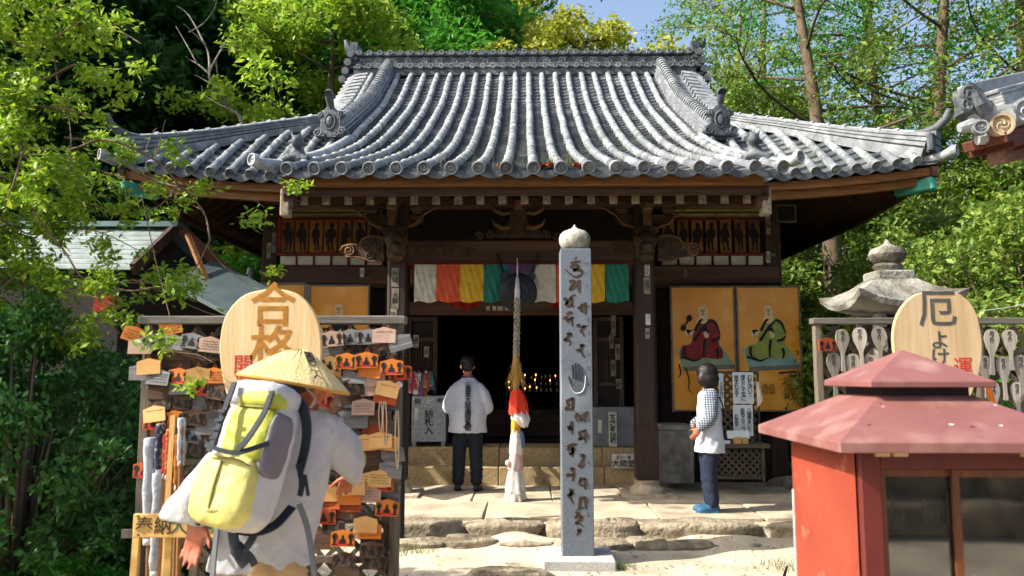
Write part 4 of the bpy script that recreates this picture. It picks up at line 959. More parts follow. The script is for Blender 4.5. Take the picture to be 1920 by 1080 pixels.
# ---- sutra offering box with sign, right of the pillar
m_acr = mat('dull acrylic', '#6f7476', '#565a5c', scale=4, rough=.25)
sx_ = thing('sutra_box', 'grey sutra offering box with white upright sign right of the stone pillar', 'box', (at(1152, 838, 11.1).x, 11.1, .715))
pbox(1106, 1190, 763, 838, 11.1, .3, 'box_body', m_acr, sx_, .008)
pbox(1141, 1157, 772, 838, 11.085, .01, 'sign_plate', m_paper, sx_); lettering('写経奉納箱', .087, m_black, sx_, at(1149, 805, 11.083), vertical=True, spacing=.9, weight=.004)
pbox(1121, 1129, 787, 812, 11.088, .01, 'paper_slip', m_paper, sx_)
sg_ = thing('small_sign', 'small white sign leaning on the upper step by the porch column', 'sign', (at(1168, 877, 10.68).x, 10.68, .49))
o = pbox(1147, 1190, 851, 878, 10.66, .012, 'sign_plate', m_paper, sg_); lettering('大師堂', .1, m_black, sg_, at(1169, 870, 10.657), weight=.004); lettering('五十一番', .05, m_black, sg_, at(1169, 858, 10.657), weight=.001)
# ---- painted panels of a seated monk
m_orange = mat('varnished orange panel', '#e39a34', '#d48824', scale=1.6, rough=.3, c3='#e6ac54', c3scale=3, c3lo=.5, c3hi=.75, coat=.3); m_pframe = mat('grey panel edge', '#7d7768', '#5e594d', scale=8, rough=.8)
m_skin_p = mat('painted skin', '#d6b684', rough=.6); m_rr = mat('painted red robe', '#8a1a14', '#6a100e', scale=12, rough=.55); m_gr = mat('painted green robe', '#8f9a42', '#768238', scale=12, rough=.55); m_mat_p = mat('painted mat', '#8a9a7a', '#748a72', scale=6, rough=.6); m_teal = mat('painted teal mat', '#86a598', '#6f9186', scale=6, rough=.6)
def monk_panel(c, w, h, label, robe, matm, faceX=1, tilt=0):
    """c: middle of the panel front"""
    t = thing('painted_panel', label, 'painting', (c.x, c.y, c.z - h / 2), 'orange painted panels along the hall front')
    q = MB(); q.box(c + Vector((0, .02, 0)), (w, .03, h)); q.build('panel', m_orange, t, bevel=.003)
    for s2 in (-1, 1):
        q = MB(); q.box(c + Vector((s2 * w / 2, .012, 0)), (.022, .05, h + .03)); q.build('frame_rail', m_pframe, t); q = MB(); q.box(c + Vector((0, .012, s2 * h / 2)), (w - .03, .048, .022)); q.build('frame_rail', m_pframe, t)
    P = lambda x, y, d=0: c + Vector((x * w, .002 - d, (.5 - y) * h))
    lay = [0]
    def shape(pts, m, name, curve=True):
        lay[0] += .0012; d0 = lay[0]
        v = [P(x - .5, y, d0) for x, y in pts]
        if curve: v = smooth_path(v + [v[0]], 4)[:-1]
        q = MB(); q.prism([(p.x, p.z) for p in v], lambda x, y, d: Vector((x, c.y + .004 - d0 - d, y)), .001); return q.build(name, m, t)
    def line(pts, wd, m, name):
        lay[0] += .0012; q = MB(); brush(q, [P(x - .5, y) for x, y in pts], wd * w, c.y + .003 - lay[0]); q.build(name, m, t)
    shape([(.06, .5), (.78, .48), (.98, .63), (.16, .65)], matm, 'painted_mat', False)
    shape([(.16, .65), (.98, .63), (.98, .665), (.16, .685)], m_pframe, 'painted_mat_edge', False)
    shape([(.12, .55), (.16, .48), (.3, .46), (.36, .34), (.44, .28), (.52, .255), (.62, .265), (.72, .31), (.77, .4), (.74, .46), (.8, .52), (.79, .58), (.66, .585), (.5, .575), (.38, .6), (.2, .59)], robe, 'painted_robe')
    shape([(.4, .29), (.44, .23), (.42, .18), (.46, .155), (.53, .155), (.57, .19), (.565, .235), (.58, .265), (.52, .3)], m_skin_p, 'painted_head')
    shape([(.3, .35), (.27, .38), (.24, .42), (.2, .37), (.22, .35), (.28, .4), (.36, .36)], m_skin_p, 'painted_arm'); shape([(.5, .37), (.57, .36), (.58, .41), (.52, .41)], m_skin_p, 'painted_hand')
    for ln in ([(.37, .36), (.45, .28), (.5, .265)], [(.35, .44), (.5, .33), (.62, .27)], [(.5, .36), (.54, .34), (.57, .38)], [(.52, .43), (.5, .5), (.5, .58)], [(.13, .57), (.22, .58), (.35, .6), (.47, .575)], [(.2, .49), (.19, .54), (.23, .58)], [(.62, .44), (.7, .43), (.76, .4)], [(.7, .5), (.72, .54), (.7, .585)], [(.62, .27), (.7, .3), (.76, .38)]): line(ln, .02, m_black, 'painted_line')
    for ln in ([(.455, .19), (.48, .187)], [(.515, .187), (.54, .19)], [(.497, .19), (.49, .21), (.5, .212)], [(.48, .227), (.515, .227)]): line(ln, .006, m_black, 'painted_line')
    return t, shape, line
pw_ = at(1378, 650, 11).x - at(1260, 650, 11).x; ph_ = at(1300, 537, 11).z - at(1300, 768, 11).z
t, sh, ln = monk_panel(at(1319.5, 653, 10.98), pw_, ph_, 'orange panel of a monk in red robe raising a ritual dumbbell', m_rr, m_mat_p)
for c in ((.28, .255), (.18, .335)): sh([(c[0] + .045 * math.cos(k), c[1] + .026 * math.sin(k)) for k in (0, 1.05, 2.1, 3.14, 4.2, 5.2)], m_black, 'painted_dumbbell')
ln([(.28, .26), (.18, .335)], .012, m_black, 'painted_line'); ln([(.2, .66), (.25, .75), (.24, .83), (.3, .86)], .01, m_brown, 'painted_line'); ln([(.1, .63), (.12, .7), (.09, .74)], .012, m_black, 'painted_line')
t, sh, ln = monk_panel(at(1443, 653, 10.95), pw_ * .99, ph_, 'orange panel of a monk in green robe above sandals and ewer', m_gr, m_teal)
for x in (.4, .5): sh([(x, .78), (x + .05, .8), (x + .055, .85), (x, .87), (x - .04, .84), (x - .04, .8)], m_goldp, 'painted_sandal')
sh([(.68, .73), (.84, .73), (.8, .78), (.82, .86), (.7, .86), (.72, .78)], m_goldp, 'painted_ewer'); ln([(.62, .7), (.92, .69), (.94, .75), (.9, .8), (.93, .86)], .012, m_black, 'painted_line')
t, sh, ln = monk_panel(at(634, 649, 11.0), pw_ * .96, ph_, 'orange panel of a bald monk behind the plaque rack', m_ink, m_mat_p)
t2 = thing('painted_panel', 'orange panel at the far left behind the round paddle sign', 'painting', (at(530, 640, 11.0).x, 11.0, 1.2), 'orange painted panels along the hall front')
pbox(489, 571, 533, 762, 11.0, .03, 'panel', m_orange, t2); pbox(486, 573, 530, 534, 10.99, .05, 'frame_rail', m_pframe, t2); pbox(570, 573.5, 534, 762, 10.99, .05, 'frame_rail', m_pframe, t2); pbox(486, 489, 534, 762, 10.99, .05, 'frame_rail', m_pframe, t2)
# ---- concrete block, sign table
m_conc = mat('weathered concrete', '#8c8a82', '#6c6a63', scale=4, rough=.95, bump=.3, c3='#545048', c3scale=2)
cb = thing('concrete_basin', 'rough grey concrete basin block between column and visitor', 'basin', (at(1268, 905, 10.1).x, 10.3, PZ))
pbox(1232, 1303, 808, 907, 10.1, .6, 'basin_block', m_conc, cb, .015); pbox(1240, 1300, 797, 807.5, 10.12, .5, 'basin_lid', m_conc, cb, .01)
m_old = woodm('grey old timber', '#5b5146', '#3c342c', axis=0, rough=.9); m_oldv = woodm('grey old upright', '#5b5146', '#3c342c', axis=2, rough=.9)
tb = thing('sign_table', 'small table with lattice back holding paper notices by the paintings', 'table', (at(1390, 905, 9.9).x, 10.0, PZ))
pbox(1336, 1445, 833, 841, 9.8, .5, 'table_top', m_old, tb, .006)
for px in (1343, 1432):
    for yy in (9.83, 10.22): pbox(px - 4, px + 4, 841, 903, yy, .05, 'leg', m_oldv, tb)
pbox(1336, 1342, 696, 834, 10.1, .05, 'back_post', m_oldv, tb); pbox(1420, 1427, 696, 834, 10.1, .05, 'back_post', m_oldv, tb); pbox(1342, 1420, 696, 702, 10.1, .05, 'top_rail', m_old, tb); pbox(1346, 1428, 893, 899, 9.83, .03, 'foot_rail', m_old, tb)
def lattice(par, P, w, h, step, bw, m, th=.012, both=True):
    """crossed diagonal laths filling a w by h field; P(x, z, d) gives the point"""
    n = int((w + h) / step)
    for k in range(1, n + 1):
        s_ = k * step
        x0, z0 = (s_, 0) if s_ <= w else (w, s_ - w); x1, z1 = (0, s_) if s_ <= h else (s_ - h, h)
        if abs(x0 - x1) < .04: continue
        for flip in (0, 1):
            a_, b2 = ((x0, z0), (x1, z1)) if not flip else ((w - x0, z0), (w - x1, z1))
            q = MB(); q.bar(P(*a_, flip * (th + .001)), P(*b2, flip * (th + .001)), bw, th, up=(0, 1, 0)); q.build('lath', m, par)
A = at(1347, 893, 9.85); lattice(tb, lambda x, z, d: A + Vector((x, d, z)), at(1428, 893, 9.85).x - A.x, at(1347, 843, 9.85).z - A.z, .085, .024, m_oldv)
A = at(1343, 832, 10.12); lattice(tb, lambda x, z, d: A + Vector((x, d, z)), at(1420, 832, 10.12).x - A.x, at(1347, 703, 10.12).z - A.z, .1, .03, m_oldv)
m_notice = mat('white notice paper', '#d2d6da', '#bcc1c6', scale=3, rough=.85)
nt = thing('paper_notice', 'upper white paper notice with three columns of writing', 'notice', at(1393, 758, 10.07)); pbox(1373, 1414, 698, 757, 10.075, .004, 'paper', m_notice, nt)
for i, s in enumerate(('石を頂いて', '帰ると子宝に', '恵まれます')): lettering(s, .068, m_black, nt, at(1406 - i * 12.5, 725 + (3 if i == 1 else 0), 10.072), vertical=True, spacing=.78, extrude=.0004, weight=.0012)
nt = thing('paper_notice', 'lower white paper notice hanging just above the small boxes', 'notice', at(1393, 818, 10.07)); pbox(1374, 1413, 759, 818, 10.075, .004, 'paper', m_notice, nt)
for i, s in enumerate(('八福神まいり', '絵馬スタンプ', 'お茶堂')): lettering(s, .06, m_black, nt, at(1405 - i * 12, 788, 10.072), vertical=True, spacing=.8, extrude=.0004, weight=.001 if i else .002)
nt = thing('paper_notice', 'narrow white paper notice partly behind the visitor', 'notice', at(1353, 770, 10.07)); pbox(1347, 1358, 700, 765, 10.075, .004, 'paper', m_notice, nt); lettering('子宝祈願石', .045, m_black, nt, at(1352.5, 732, 10.072), vertical=True, spacing=.9, extrude=.0004)
nt = thing('cloth_towel', 'white towel hung on the lattice post beside the notices', 'towel', at(1424, 745, 10.05)); q = MB(); A = at(1417, 716, 10.06); q.grid(lambda u, v: A + Vector((.07 * u * (.4 + .6 * v) + .01, -.02 * math.sin(3 * u), -.32 * v * (1 - .3 * u))), 4, 8); q.build('cloth', m_cw, nt, smooth=True)
m_bx = mat('pale pine', '#c8a468', '#ab864c', scale=6, rough=.8, ovar=.15)
for i, (px, w_, m_, lb) in enumerate(((1352, 9, m_notice, 'white card pack at the table edge next to the visitor'), (1364, 11, m_notice, 'low white box in the middle of the sign table'), (1384, 15, m_bx, 'large pale wooden box on the sign table'), (1398, 11, m_bx, 'small pale wooden box at the far end of the sign table'))):
    bx_ = thing('small_box', lb, 'box', at(px, 833, 9.88)); o = pbox(px - w_ / 2, px + w_ / 2, 826 - (i > 1) * 4, 832.6, 9.85, .12, 'tray', m_, bx_)
    pbox(px - w_ / 2 + 1, px + w_ / 2 - 1, 824 - (i > 1) * 4, 826 - (i > 1) * 4, 9.86, .1, 'contents', m_wood if i < 2 else m_bx, bx_)
q = MB(); A = at(1384, 815, 9.9); q.box(A, (.27, .004, .1), Matrix.Rotation(R(-25), 3, 'X')); tag(q.build('leaning_card', m_notice), 'white card leaning behind the boxes on the sign table', 'card')
# ------------------------------------------------------------------ plaque rack on the left
m_grey = woodm('silver grey timber', '#6f6b64', '#4f4b45', axis=0, rough=.9); m_greyv = woodm('silver grey upright', '#6f6558', '#4a4238', axis=2, rough=.9)
LY = 4.4
rk = thing('plaque_rack', 'grey wooden lattice rack crowded with votive plaques beside the pilgrim', 'rack', (at(505, 700, LY).x, LY, 0))
xl, xr = at(272, 700, LY).x, at(742, 700, LY).x; zt = at(500, 600, LY).z
for x, m_ in ((xl, m_greyv), (xr, m_greyv)): q = MB(); q.box((x, LY + .04, zt / 2), (.05, .06, zt)); q.build('post', m_, rk, bevel=.004)
for x in (xl + .62, xr - .05): q = MB(); q.bar((x, LY + .09, 0), (x, LY + .09, zt - .04), .035, .03, up=(0, 1, 0)); q.build('back_post', m_greyv, rk)
q = MB(); q.box(((xl + xr) / 2, LY + .03, zt + .0), (xr - xl + .1, .09, .045)); q.build('top_rail', m_grey, rk, bevel=.005)
for i, z in enumerate((zt - .22, zt - .5, zt - .78, zt - 1.05, zt - 1.3, .15)): q = MB(); q.box(((xl + xr) / 2, LY + .045, z), (xr - xl - .05, .025, .035)); q.build('cross_rail', m_greyv, rk)
A = Vector((xl + .03, LY + .06, .18)); lattice(rk, lambda x, z, d: A + Vector((x, d, z)), xr - xl - .06, zt - .22, .125, .026, m_greyv)
# metal pole just behind
q = MB(); p = at(752, 1028, 8.0); q.tube([(p.x, 8.0, 0), (p.x, 8.0, 1.7)], .03, 8); tag(q.build('iron_pole', m_iron, smooth=40), 'thin black iron pole standing behind the plaque rack', 'pole')
# plaque kinds
mk_ = {'o': mat('orange plaque', '#c8741e', '#b0611a', scale=5, rough=.6, ovar=.15), 't': mat('tan plaque', '#cfa468', '#b98c50', scale=5, rough=.7, ovar=.12), 'p': mat('pale pink plaque', '#b89a88', '#a08472', scale=5, rough=.75, ovar=.1),
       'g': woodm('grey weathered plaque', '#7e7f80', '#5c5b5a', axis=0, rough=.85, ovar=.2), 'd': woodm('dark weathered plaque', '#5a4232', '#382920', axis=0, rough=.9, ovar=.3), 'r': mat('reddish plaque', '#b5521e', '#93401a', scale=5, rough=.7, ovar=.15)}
PWD, PHT = .126, .088
def plaque_shape(round_=False):
    q = MB()
    poly = [(-PWD / 2, -.064), (PWD / 2, -.064), (PWD / 2, .008), (0, .024), (-PWD / 2, .008)] if not round_ else [(.065 * math.cos(t), -.025 + .05 * math.sin(t)) for t in (2 * math.pi * k / 16 for k in range(16))]
    q.prism(poly, lambda x, y, d: Vector((x, d, y)), .009); return q
pl_me = {k: plaque_shape().mesh('votive_plaque', v) for k, v in mk_.items()}; pl_round = plaque_shape(True).mesh('votive_plaque', mk_['p'])
def fig_mesh(ink):
    q = MB(); Y = -.0012
    def blob(cx, cy, pts, s=1): q.prism([(cx + x * s, cy + y * s) for x, y in pts], lambda x, y, d: Vector((x, Y + d, y)), .001)
    tri = [(-.016, -.022), (.016, -.022), (.012, -.004), (.005, .004), (.006, .012), (0, .019), (-.006, .012), (-.005, .004), (-.012, -.004)]
    blob(0, -.024, tri, 1.15)
    st = [(-.008, -.024), (.008, -.024), (.007, .0), (.012, .008), (.011, .02), (0, .028), (-.011, .02), (-.012, .008), (-.007, .0)]
    for sx in (-.043, .043):
        blob(sx, -.026, st, .95)
        q.tube([Vector((sx + .014 * math.cos(t), Y, -.012 + .016 * math.sin(t))) for t in (2 * math.pi * k / 12 for k in range(13))], .0022, 5, flat=.4)
        q.box((sx, Y + .0005, -.054), (.03, .001, .006))
    return q.mesh('printed_figures', ink)
fig_me = fig_mesh(m_black); fig_redm = MB()
fig_redm.box((0, -.0004, -.053), (.105, .0008, .012)); fig_redm.box((-.004, -.0004, -.04), (.05, .0007, .02))
fig_redm = fig_redm.mesh('printed_red', m_redp)
def scrib(seed, ink):
    rr = random.Random(seed); q = MB()
    for j in range(4):
        x = -.05 + rr.uniform(0, .01)
        while x < .048:
            w_ = rr.uniform(.004, .009); z = -.004 - j * .014 + rr.uniform(-.001, .001)
            for s_ in range(2): q.bar((x + rr.uniform(0, w_), -.0006, z + rr.uniform(-.003, .004)), (x + rr.uniform(0, w_), -.0006, z - rr.uniform(0, .005)), .002, .0008, up=(0, 1, 0))
            q.bar((x, -.0006, z), (x + w_, -.0006, z + rr.uniform(-.002, .002)), .0018, .0008, up=(0, 1, 0))
            x += w_ + rr.uniform(.002, .006)
        if rr.random() < .2: break
    return q.mesh('handwriting', ink)
m_inkb = mat('pen ink', '#2a2522', rough=.8); scr = [scrib(k, m_inkb) for k in range(5)]
str_me = MB().tube([Vector((-.012, .004, .016)), Vector((0, .012, .05)), Vector((.012, .004, .016))], .0018, 5).mesh('hanging_string', mat('twine', '#8a5a30', rough=.9))
names = {'o': 'orange', 't': 'tan', 'p': 'pale pinkish', 'g': 'grey weathered', 'd': 'dark weathered', 'r': 'reddish orange'}
def plaque(p, kind, prn, tilt, label, lean=0.0, sc=1.0, rnd_=False):
    t = bpy.data.objects.new('votive_plaque', pl_round if rnd_ else pl_me[kind]); COL.objects.link(t)
    t.location = p; t.rotation_euler = (lean, R(-tilt), rnd.uniform(-.12, .12)); t.scale = (sc, sc, sc); tag(t, label, 'plaque', 'votive plaques on the left rack')
    def child(me): c = bpy.data.objects.new(me.name.split('.')[0], me); COL.objects.link(c); c.parent = t
    if prn == 'f': child(fig_me)
    if prn == 'f' and kind in 'or': child(fig_redm)
    if prn == 'w': child(rnd.choice(scr))
    child(str_me); return t
pr = {'f': 'printed with three dark figures', 'w': 'covered in handwriting', 'n': 'left blank'}
P = [ # px, py, kind, print, tilt, extra distance to the front
 (254, 626, 'o', 'w', -18, .02, 'sticking out past the left post'), (318, 612, 'o', 'w', 12, .01, 'under the top rail left of the paddle sign'), (287, 640, 'g', 'f', 3, .03, 'top row, next to the left post'), (325, 641, 'g', 'n', -3, .035, 'top row, third from the left post'), (361, 638, 'g', 'f', -8, .04, 'top row, fourth from the left post'), (394, 645, 'p', 'w', -6, .05, 'top row, nearest the paddle sign'), (423, 650, 'g', 'n', -9, .03, 'tucked against the paddle sign edge'), (262, 648, 'p', 'n', 0, .03, 'outside the left post'),
 (278, 686, 't', 'n', 4, .05, 'second row, left end'), (262, 697, 'g', 'n', 0, .03, 'second row, behind the tan one'), (297, 706, 'g', 'w', -5, .045, 'second row, beneath the tan blank one'), (335, 704, 'o', 'f', -3, .04, 'second row, middle'), (371, 702, 't', 'n', 0, .055, 'second row, right of middle'), (401, 703, 'o', 'w', 0, .04, 'second row, right end'), (387, 727, 'r', 'f', -8, .03, 'hanging under the second row'), (411, 734, 'd', 'f', -10, .045, 'low against the paddle sign edge'), (383, 660, 'd', 'f', -25, .03, 'twisted under the top row'), (404, 660, 'd', 'f', 0, .03, 'below the handwritten pale one'),
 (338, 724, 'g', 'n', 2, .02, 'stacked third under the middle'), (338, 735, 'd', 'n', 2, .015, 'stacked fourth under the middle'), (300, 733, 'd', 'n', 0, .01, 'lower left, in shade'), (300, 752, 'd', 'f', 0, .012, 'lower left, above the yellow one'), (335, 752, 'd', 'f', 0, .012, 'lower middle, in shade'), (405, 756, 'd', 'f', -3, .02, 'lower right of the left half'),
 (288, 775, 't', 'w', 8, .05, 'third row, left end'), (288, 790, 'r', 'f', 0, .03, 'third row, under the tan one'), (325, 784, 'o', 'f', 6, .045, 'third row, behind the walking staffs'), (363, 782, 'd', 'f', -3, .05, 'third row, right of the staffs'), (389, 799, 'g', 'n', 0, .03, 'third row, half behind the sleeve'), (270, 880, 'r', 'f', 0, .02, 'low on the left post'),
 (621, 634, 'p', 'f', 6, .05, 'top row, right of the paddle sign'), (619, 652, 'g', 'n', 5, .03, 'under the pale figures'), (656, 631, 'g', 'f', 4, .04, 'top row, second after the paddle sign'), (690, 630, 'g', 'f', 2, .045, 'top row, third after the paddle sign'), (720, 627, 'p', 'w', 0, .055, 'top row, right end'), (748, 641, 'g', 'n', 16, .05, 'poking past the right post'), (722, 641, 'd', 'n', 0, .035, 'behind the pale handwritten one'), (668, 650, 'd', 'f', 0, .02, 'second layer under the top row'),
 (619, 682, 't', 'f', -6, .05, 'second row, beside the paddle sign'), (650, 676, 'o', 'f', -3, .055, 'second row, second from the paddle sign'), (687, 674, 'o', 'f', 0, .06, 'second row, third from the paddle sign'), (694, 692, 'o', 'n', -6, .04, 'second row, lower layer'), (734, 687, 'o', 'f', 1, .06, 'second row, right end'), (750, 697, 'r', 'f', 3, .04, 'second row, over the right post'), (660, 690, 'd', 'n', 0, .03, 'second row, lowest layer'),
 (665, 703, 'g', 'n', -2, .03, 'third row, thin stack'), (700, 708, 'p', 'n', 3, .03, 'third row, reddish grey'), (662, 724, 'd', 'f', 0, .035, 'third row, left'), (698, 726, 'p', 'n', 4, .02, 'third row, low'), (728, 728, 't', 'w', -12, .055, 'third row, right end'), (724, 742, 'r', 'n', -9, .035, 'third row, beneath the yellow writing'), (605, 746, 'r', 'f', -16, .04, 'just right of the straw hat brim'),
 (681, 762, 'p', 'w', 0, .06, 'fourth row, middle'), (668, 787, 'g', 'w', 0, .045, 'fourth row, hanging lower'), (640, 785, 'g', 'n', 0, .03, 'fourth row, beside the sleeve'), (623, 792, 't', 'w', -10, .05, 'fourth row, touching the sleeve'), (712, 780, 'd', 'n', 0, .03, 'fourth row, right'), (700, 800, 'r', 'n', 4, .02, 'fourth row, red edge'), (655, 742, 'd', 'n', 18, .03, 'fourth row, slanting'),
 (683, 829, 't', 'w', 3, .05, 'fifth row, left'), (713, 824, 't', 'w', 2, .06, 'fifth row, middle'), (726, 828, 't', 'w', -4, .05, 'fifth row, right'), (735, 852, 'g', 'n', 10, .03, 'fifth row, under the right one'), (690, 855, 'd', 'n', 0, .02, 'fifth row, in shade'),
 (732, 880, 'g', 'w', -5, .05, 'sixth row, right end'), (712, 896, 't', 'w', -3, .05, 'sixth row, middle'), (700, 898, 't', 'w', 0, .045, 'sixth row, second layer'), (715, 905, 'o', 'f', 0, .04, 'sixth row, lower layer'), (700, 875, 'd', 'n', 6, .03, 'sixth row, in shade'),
 (662, 912, 't', 'w', 3, .07, 'held by the pilgrim\'s outstretched hand'), (616, 924, 't', 'n', 0, .055, 'seventh row, middle'), (655, 930, 'o', 'n', 0, .06, 'seventh row, below the held one'), (580, 922, 't', 'w', 2, .05, 'seventh row, next to the jacket'), (692, 926, 'p', 'w', 0, .045, 'seventh row, right'), (616, 938, 'r', 'w', 0, .04, 'seventh row, lower layer'), (655, 944, 'r', 'w', 0, .04, 'seventh row, lowest layer'),
 (726, 951, 'o', 'f', -2, .06, 'on the right post below the waist'), (607, 967, 'r', 'f', 0, .05, 'eighth row, left'), (685, 983, 't', 'n', -2, .06, 'eighth row, right'), (693, 994, 'o', 'w', -2, .045, 'eighth row, behind the tan blank'), (650, 957, 'd', 'n', 0, .03, 'eighth row, dark middle'), (625, 988, 'd', 'f', 0, .04, 'ninth row, left'), (643, 1008, 'o', 'f', -2, .055, 'ninth row, middle'), (600, 1014, 'd', 'n', 0, .04, 'ninth row, next to the jacket hem'), (698, 1010, 'd', 'n', 0, .03, 'ninth row, right'), (697, 1030, 'd', 'f', -3, .045, 'tenth row, right'), (645, 1050, 'd', 'f', 0, .045, 'tenth row, middle'), (703, 1052, 'd', 'f', -2, .04, 'tenth row, lower right'), (650, 1072, 'd', 'n', 0, .05, 'lowest row, middle'), (575, 1003, 'r', 'w', 0, .03, 'ninth row, left end')]
for (px, py, k, prn, tl, f_, wh) in P:
    p = at(px, py, LY - f_) + Vector((0, 0, .018)); plaque(p, k, prn, tl, f'{names[k]} votive plaque {pr[prn]}, {wh}', lean=R(rnd.uniform(-9, 3)))
plaque(at(577, 944, LY - .06), 'p', 'w', 0, 'rounded pinkish votive plaque with handwriting beside the jacket', rnd_=True)
# dark old plaques packed behind
ORD = ['first', 'second', 'third', 'fourth', 'fifth', 'sixth', 'seventh', 'eighth', 'ninth', 'tenth']
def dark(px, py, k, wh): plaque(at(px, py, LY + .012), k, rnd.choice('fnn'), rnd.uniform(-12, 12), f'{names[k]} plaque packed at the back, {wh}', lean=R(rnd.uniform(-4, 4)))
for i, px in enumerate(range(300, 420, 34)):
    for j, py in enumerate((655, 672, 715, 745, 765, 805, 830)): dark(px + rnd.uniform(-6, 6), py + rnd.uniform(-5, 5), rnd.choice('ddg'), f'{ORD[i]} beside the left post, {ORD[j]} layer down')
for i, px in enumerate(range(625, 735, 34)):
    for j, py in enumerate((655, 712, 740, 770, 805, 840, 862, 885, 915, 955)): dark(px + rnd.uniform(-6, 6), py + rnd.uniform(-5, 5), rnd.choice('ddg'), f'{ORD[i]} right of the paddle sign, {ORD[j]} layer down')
# strings of trinkets hanging on the rack
m_tw = mat('pale cord', '#b9a888', rough=.9)
for i, (px, y0, y1, lb) in enumerate(((714, 752, 812, 'looped pale cord hanging from the fourth plaque row'), (722, 752, 835, 'longer brown cord hanging beside the looped cord'), (745, 770, 880, 'bundle of twine on the right rack post'))):
    q = MB(); c = LY - .07; q.tube(smooth_path([at(px - 2, y0, c), at(px - 4, (y0 + y1) / 2, c), at(px, y1, c), at(px + 3, (y0 + y1) / 2, c), at(px + 1, y0, c)]), .003, 6); tag(q.build('hanging_cord', m_tw, smooth=True), lb, 'cord')
q = MB(); p = at(748, 722, LY - .05); q.lathe([(.001, .008), (.018, .008), (.02, 0), (.018, -.008), (.001, -.008)], p, 16, MX); tag(q.build('round_badge', mat('badge', '#c6ccd6', '#8c4a5a', scale=60, rough=.4), smooth=40), 'small round badge hung on the right rack post', 'badge')

# ------------------------------------------------------------------ big paddle signs
m_pale = woodm('pale paddle wood', '#cbb58c', '#b99c6c', axis=2, c3='#d9c7a4', rough=.75, bump=.1, scale=2); m_pale2 = woodm('bleached paddle wood', '#cdb693', '#b79a70', axis=2, c3='#a98a5a', rough=.8, bump=.1, scale=2)
def paddle(pxs, Y, m, label, name='paddle_sign'):
    t = thing(name, label, 'sign', (at(pxs[0][0], 600, Y).x, Y, 0)); v = [at(x, y, Y) for x, y in pxs]; v = smooth_path(v + [v[0]], 6)[:-1]
    q = MB(); q.prism([(p.x, p.z) for p in v], lambda x, y, d: Vector((x, Y + d, y)), .03); q.build('paddle_board', m, t, bevel=.006); return t
t = paddle([(510, 540), (555, 550), (588, 583), (602, 635), (600, 700), (588, 760), (560, 820), (535, 860), (532, 960), (498, 960), (490, 860), (455, 815), (428, 750), (415, 695), (412, 640), (424, 590), (458, 553)], 4.18, m_pale, 'large pale wooden rice-paddle sign with golden characters behind the straw hat')
o = pbox(502, 528, 950, 1250, 4.19, .03, 'handle', m_pale, t); 
lettering('合', .25, m_goldp, t, at(511, 577, 4.179), weight=.006); lettering('格', .25, m_goldp, t, at(511, 658, 4.179), weight=.006); lettering('開', .11, m_redp, t, at(456, 686, 4.179), weight=.0012)
lettering('運', .11, m_redp, t, at(456, 722, 4.179), weight=.0012)
t = paddle([(1757, 545), (1797, 550), (1828, 580), (1842, 640), (1838, 690), (1822, 740), (1795, 800), (1785, 900), (1748, 900), (1738, 800), (1702, 750), (1682, 690), (1674, 630), (1685, 585), (1715, 553)], 5.05, m_pale2, 'large bleached rice-paddle sign with grey characters behind the red shrine roof')
o = pbox(1755, 1778, 890, 1330, 5.06, .03, 'handle', m_pale2, t)
lettering('厄', .25, m_greyp, t, at(1758, 583, 5.049), weight=.006); lettering('よ', .125, m_greyp, t, at(1762, 640, 5.049), weight=.004); lettering('け', .125, m_greyp, t, at(1763, 672, 5.049), weight=.004); lettering('運', .125, m_redp, t, at(1806, 690, 5.049), weight=.0012); lettering('開', .125, m_redp, t, at(1716, 690, 5.049), weight=.0012)

# ------------------------------------------------------------------ right lattice rack with small paddles
RYk = 5.3; rk2 = thing('paddle_rack', 'weathered lattice rack hung with small grey paddles beside the stone lantern', 'rack', (at(1740, 700, RYk).x, RYk, 0))
xl, xr = at(1538, 700, RYk).x, 3.9; zt = at(1600, 602, RYk).z
for x in (xl, xr - .9, xr): q = MB(); q.box((x, RYk + .03, zt / 2), (.045, .06, zt)); q.build('post', m_greyv, rk2, bevel=.004)
q = MB(); q.box(((xl + xr) / 2, RYk + .02, zt), (xr - xl + .08, .08, .04)); q.build('top_rail', m_grey, rk2, bevel=.004)
for z in (zt - .42, zt - .9, .2): q = MB(); q.box(((xl + xr) / 2, RYk + .045, z), (xr - xl - .05, .02, .035)); q.build('cross_rail', m_greyv, rk2)
A = Vector((xl + .03, RYk + .06, .22)); lattice(rk2, lambda x, z, d: A + Vector((x, d, z)), xr - xl - .06, zt - .26, .17, .032, m_greyv)
m_gp = woodm('grey paddle wood', '#a19a90', '#756f67', axis=2, rough=.9, ovar=.2, c3='#57514a')
sp = MB(); v = [Vector((x, 0, y)) for x, y in ((0, .085), (.03, .075), (.046, .04), (.044, 0), (.028, -.045), (.013, -.085), (.012, -.16), (.016, -.2), (0, -.205))]; v = smooth_path(v, 3); v = v + [Vector((-p.x, 0, p.z)) for p in reversed(v[1:-1])]
sp.prism([(p.x, p.z) for p in v], lambda x, y, d: Vector((x, d, y)), .008); sp_me = sp.mesh('small_paddle', m_gp); tx_me = text_mesh('厄よけ', .03, m_inkb, vertical=True, spacing=.8, extrude=.0003, weight=.0012)
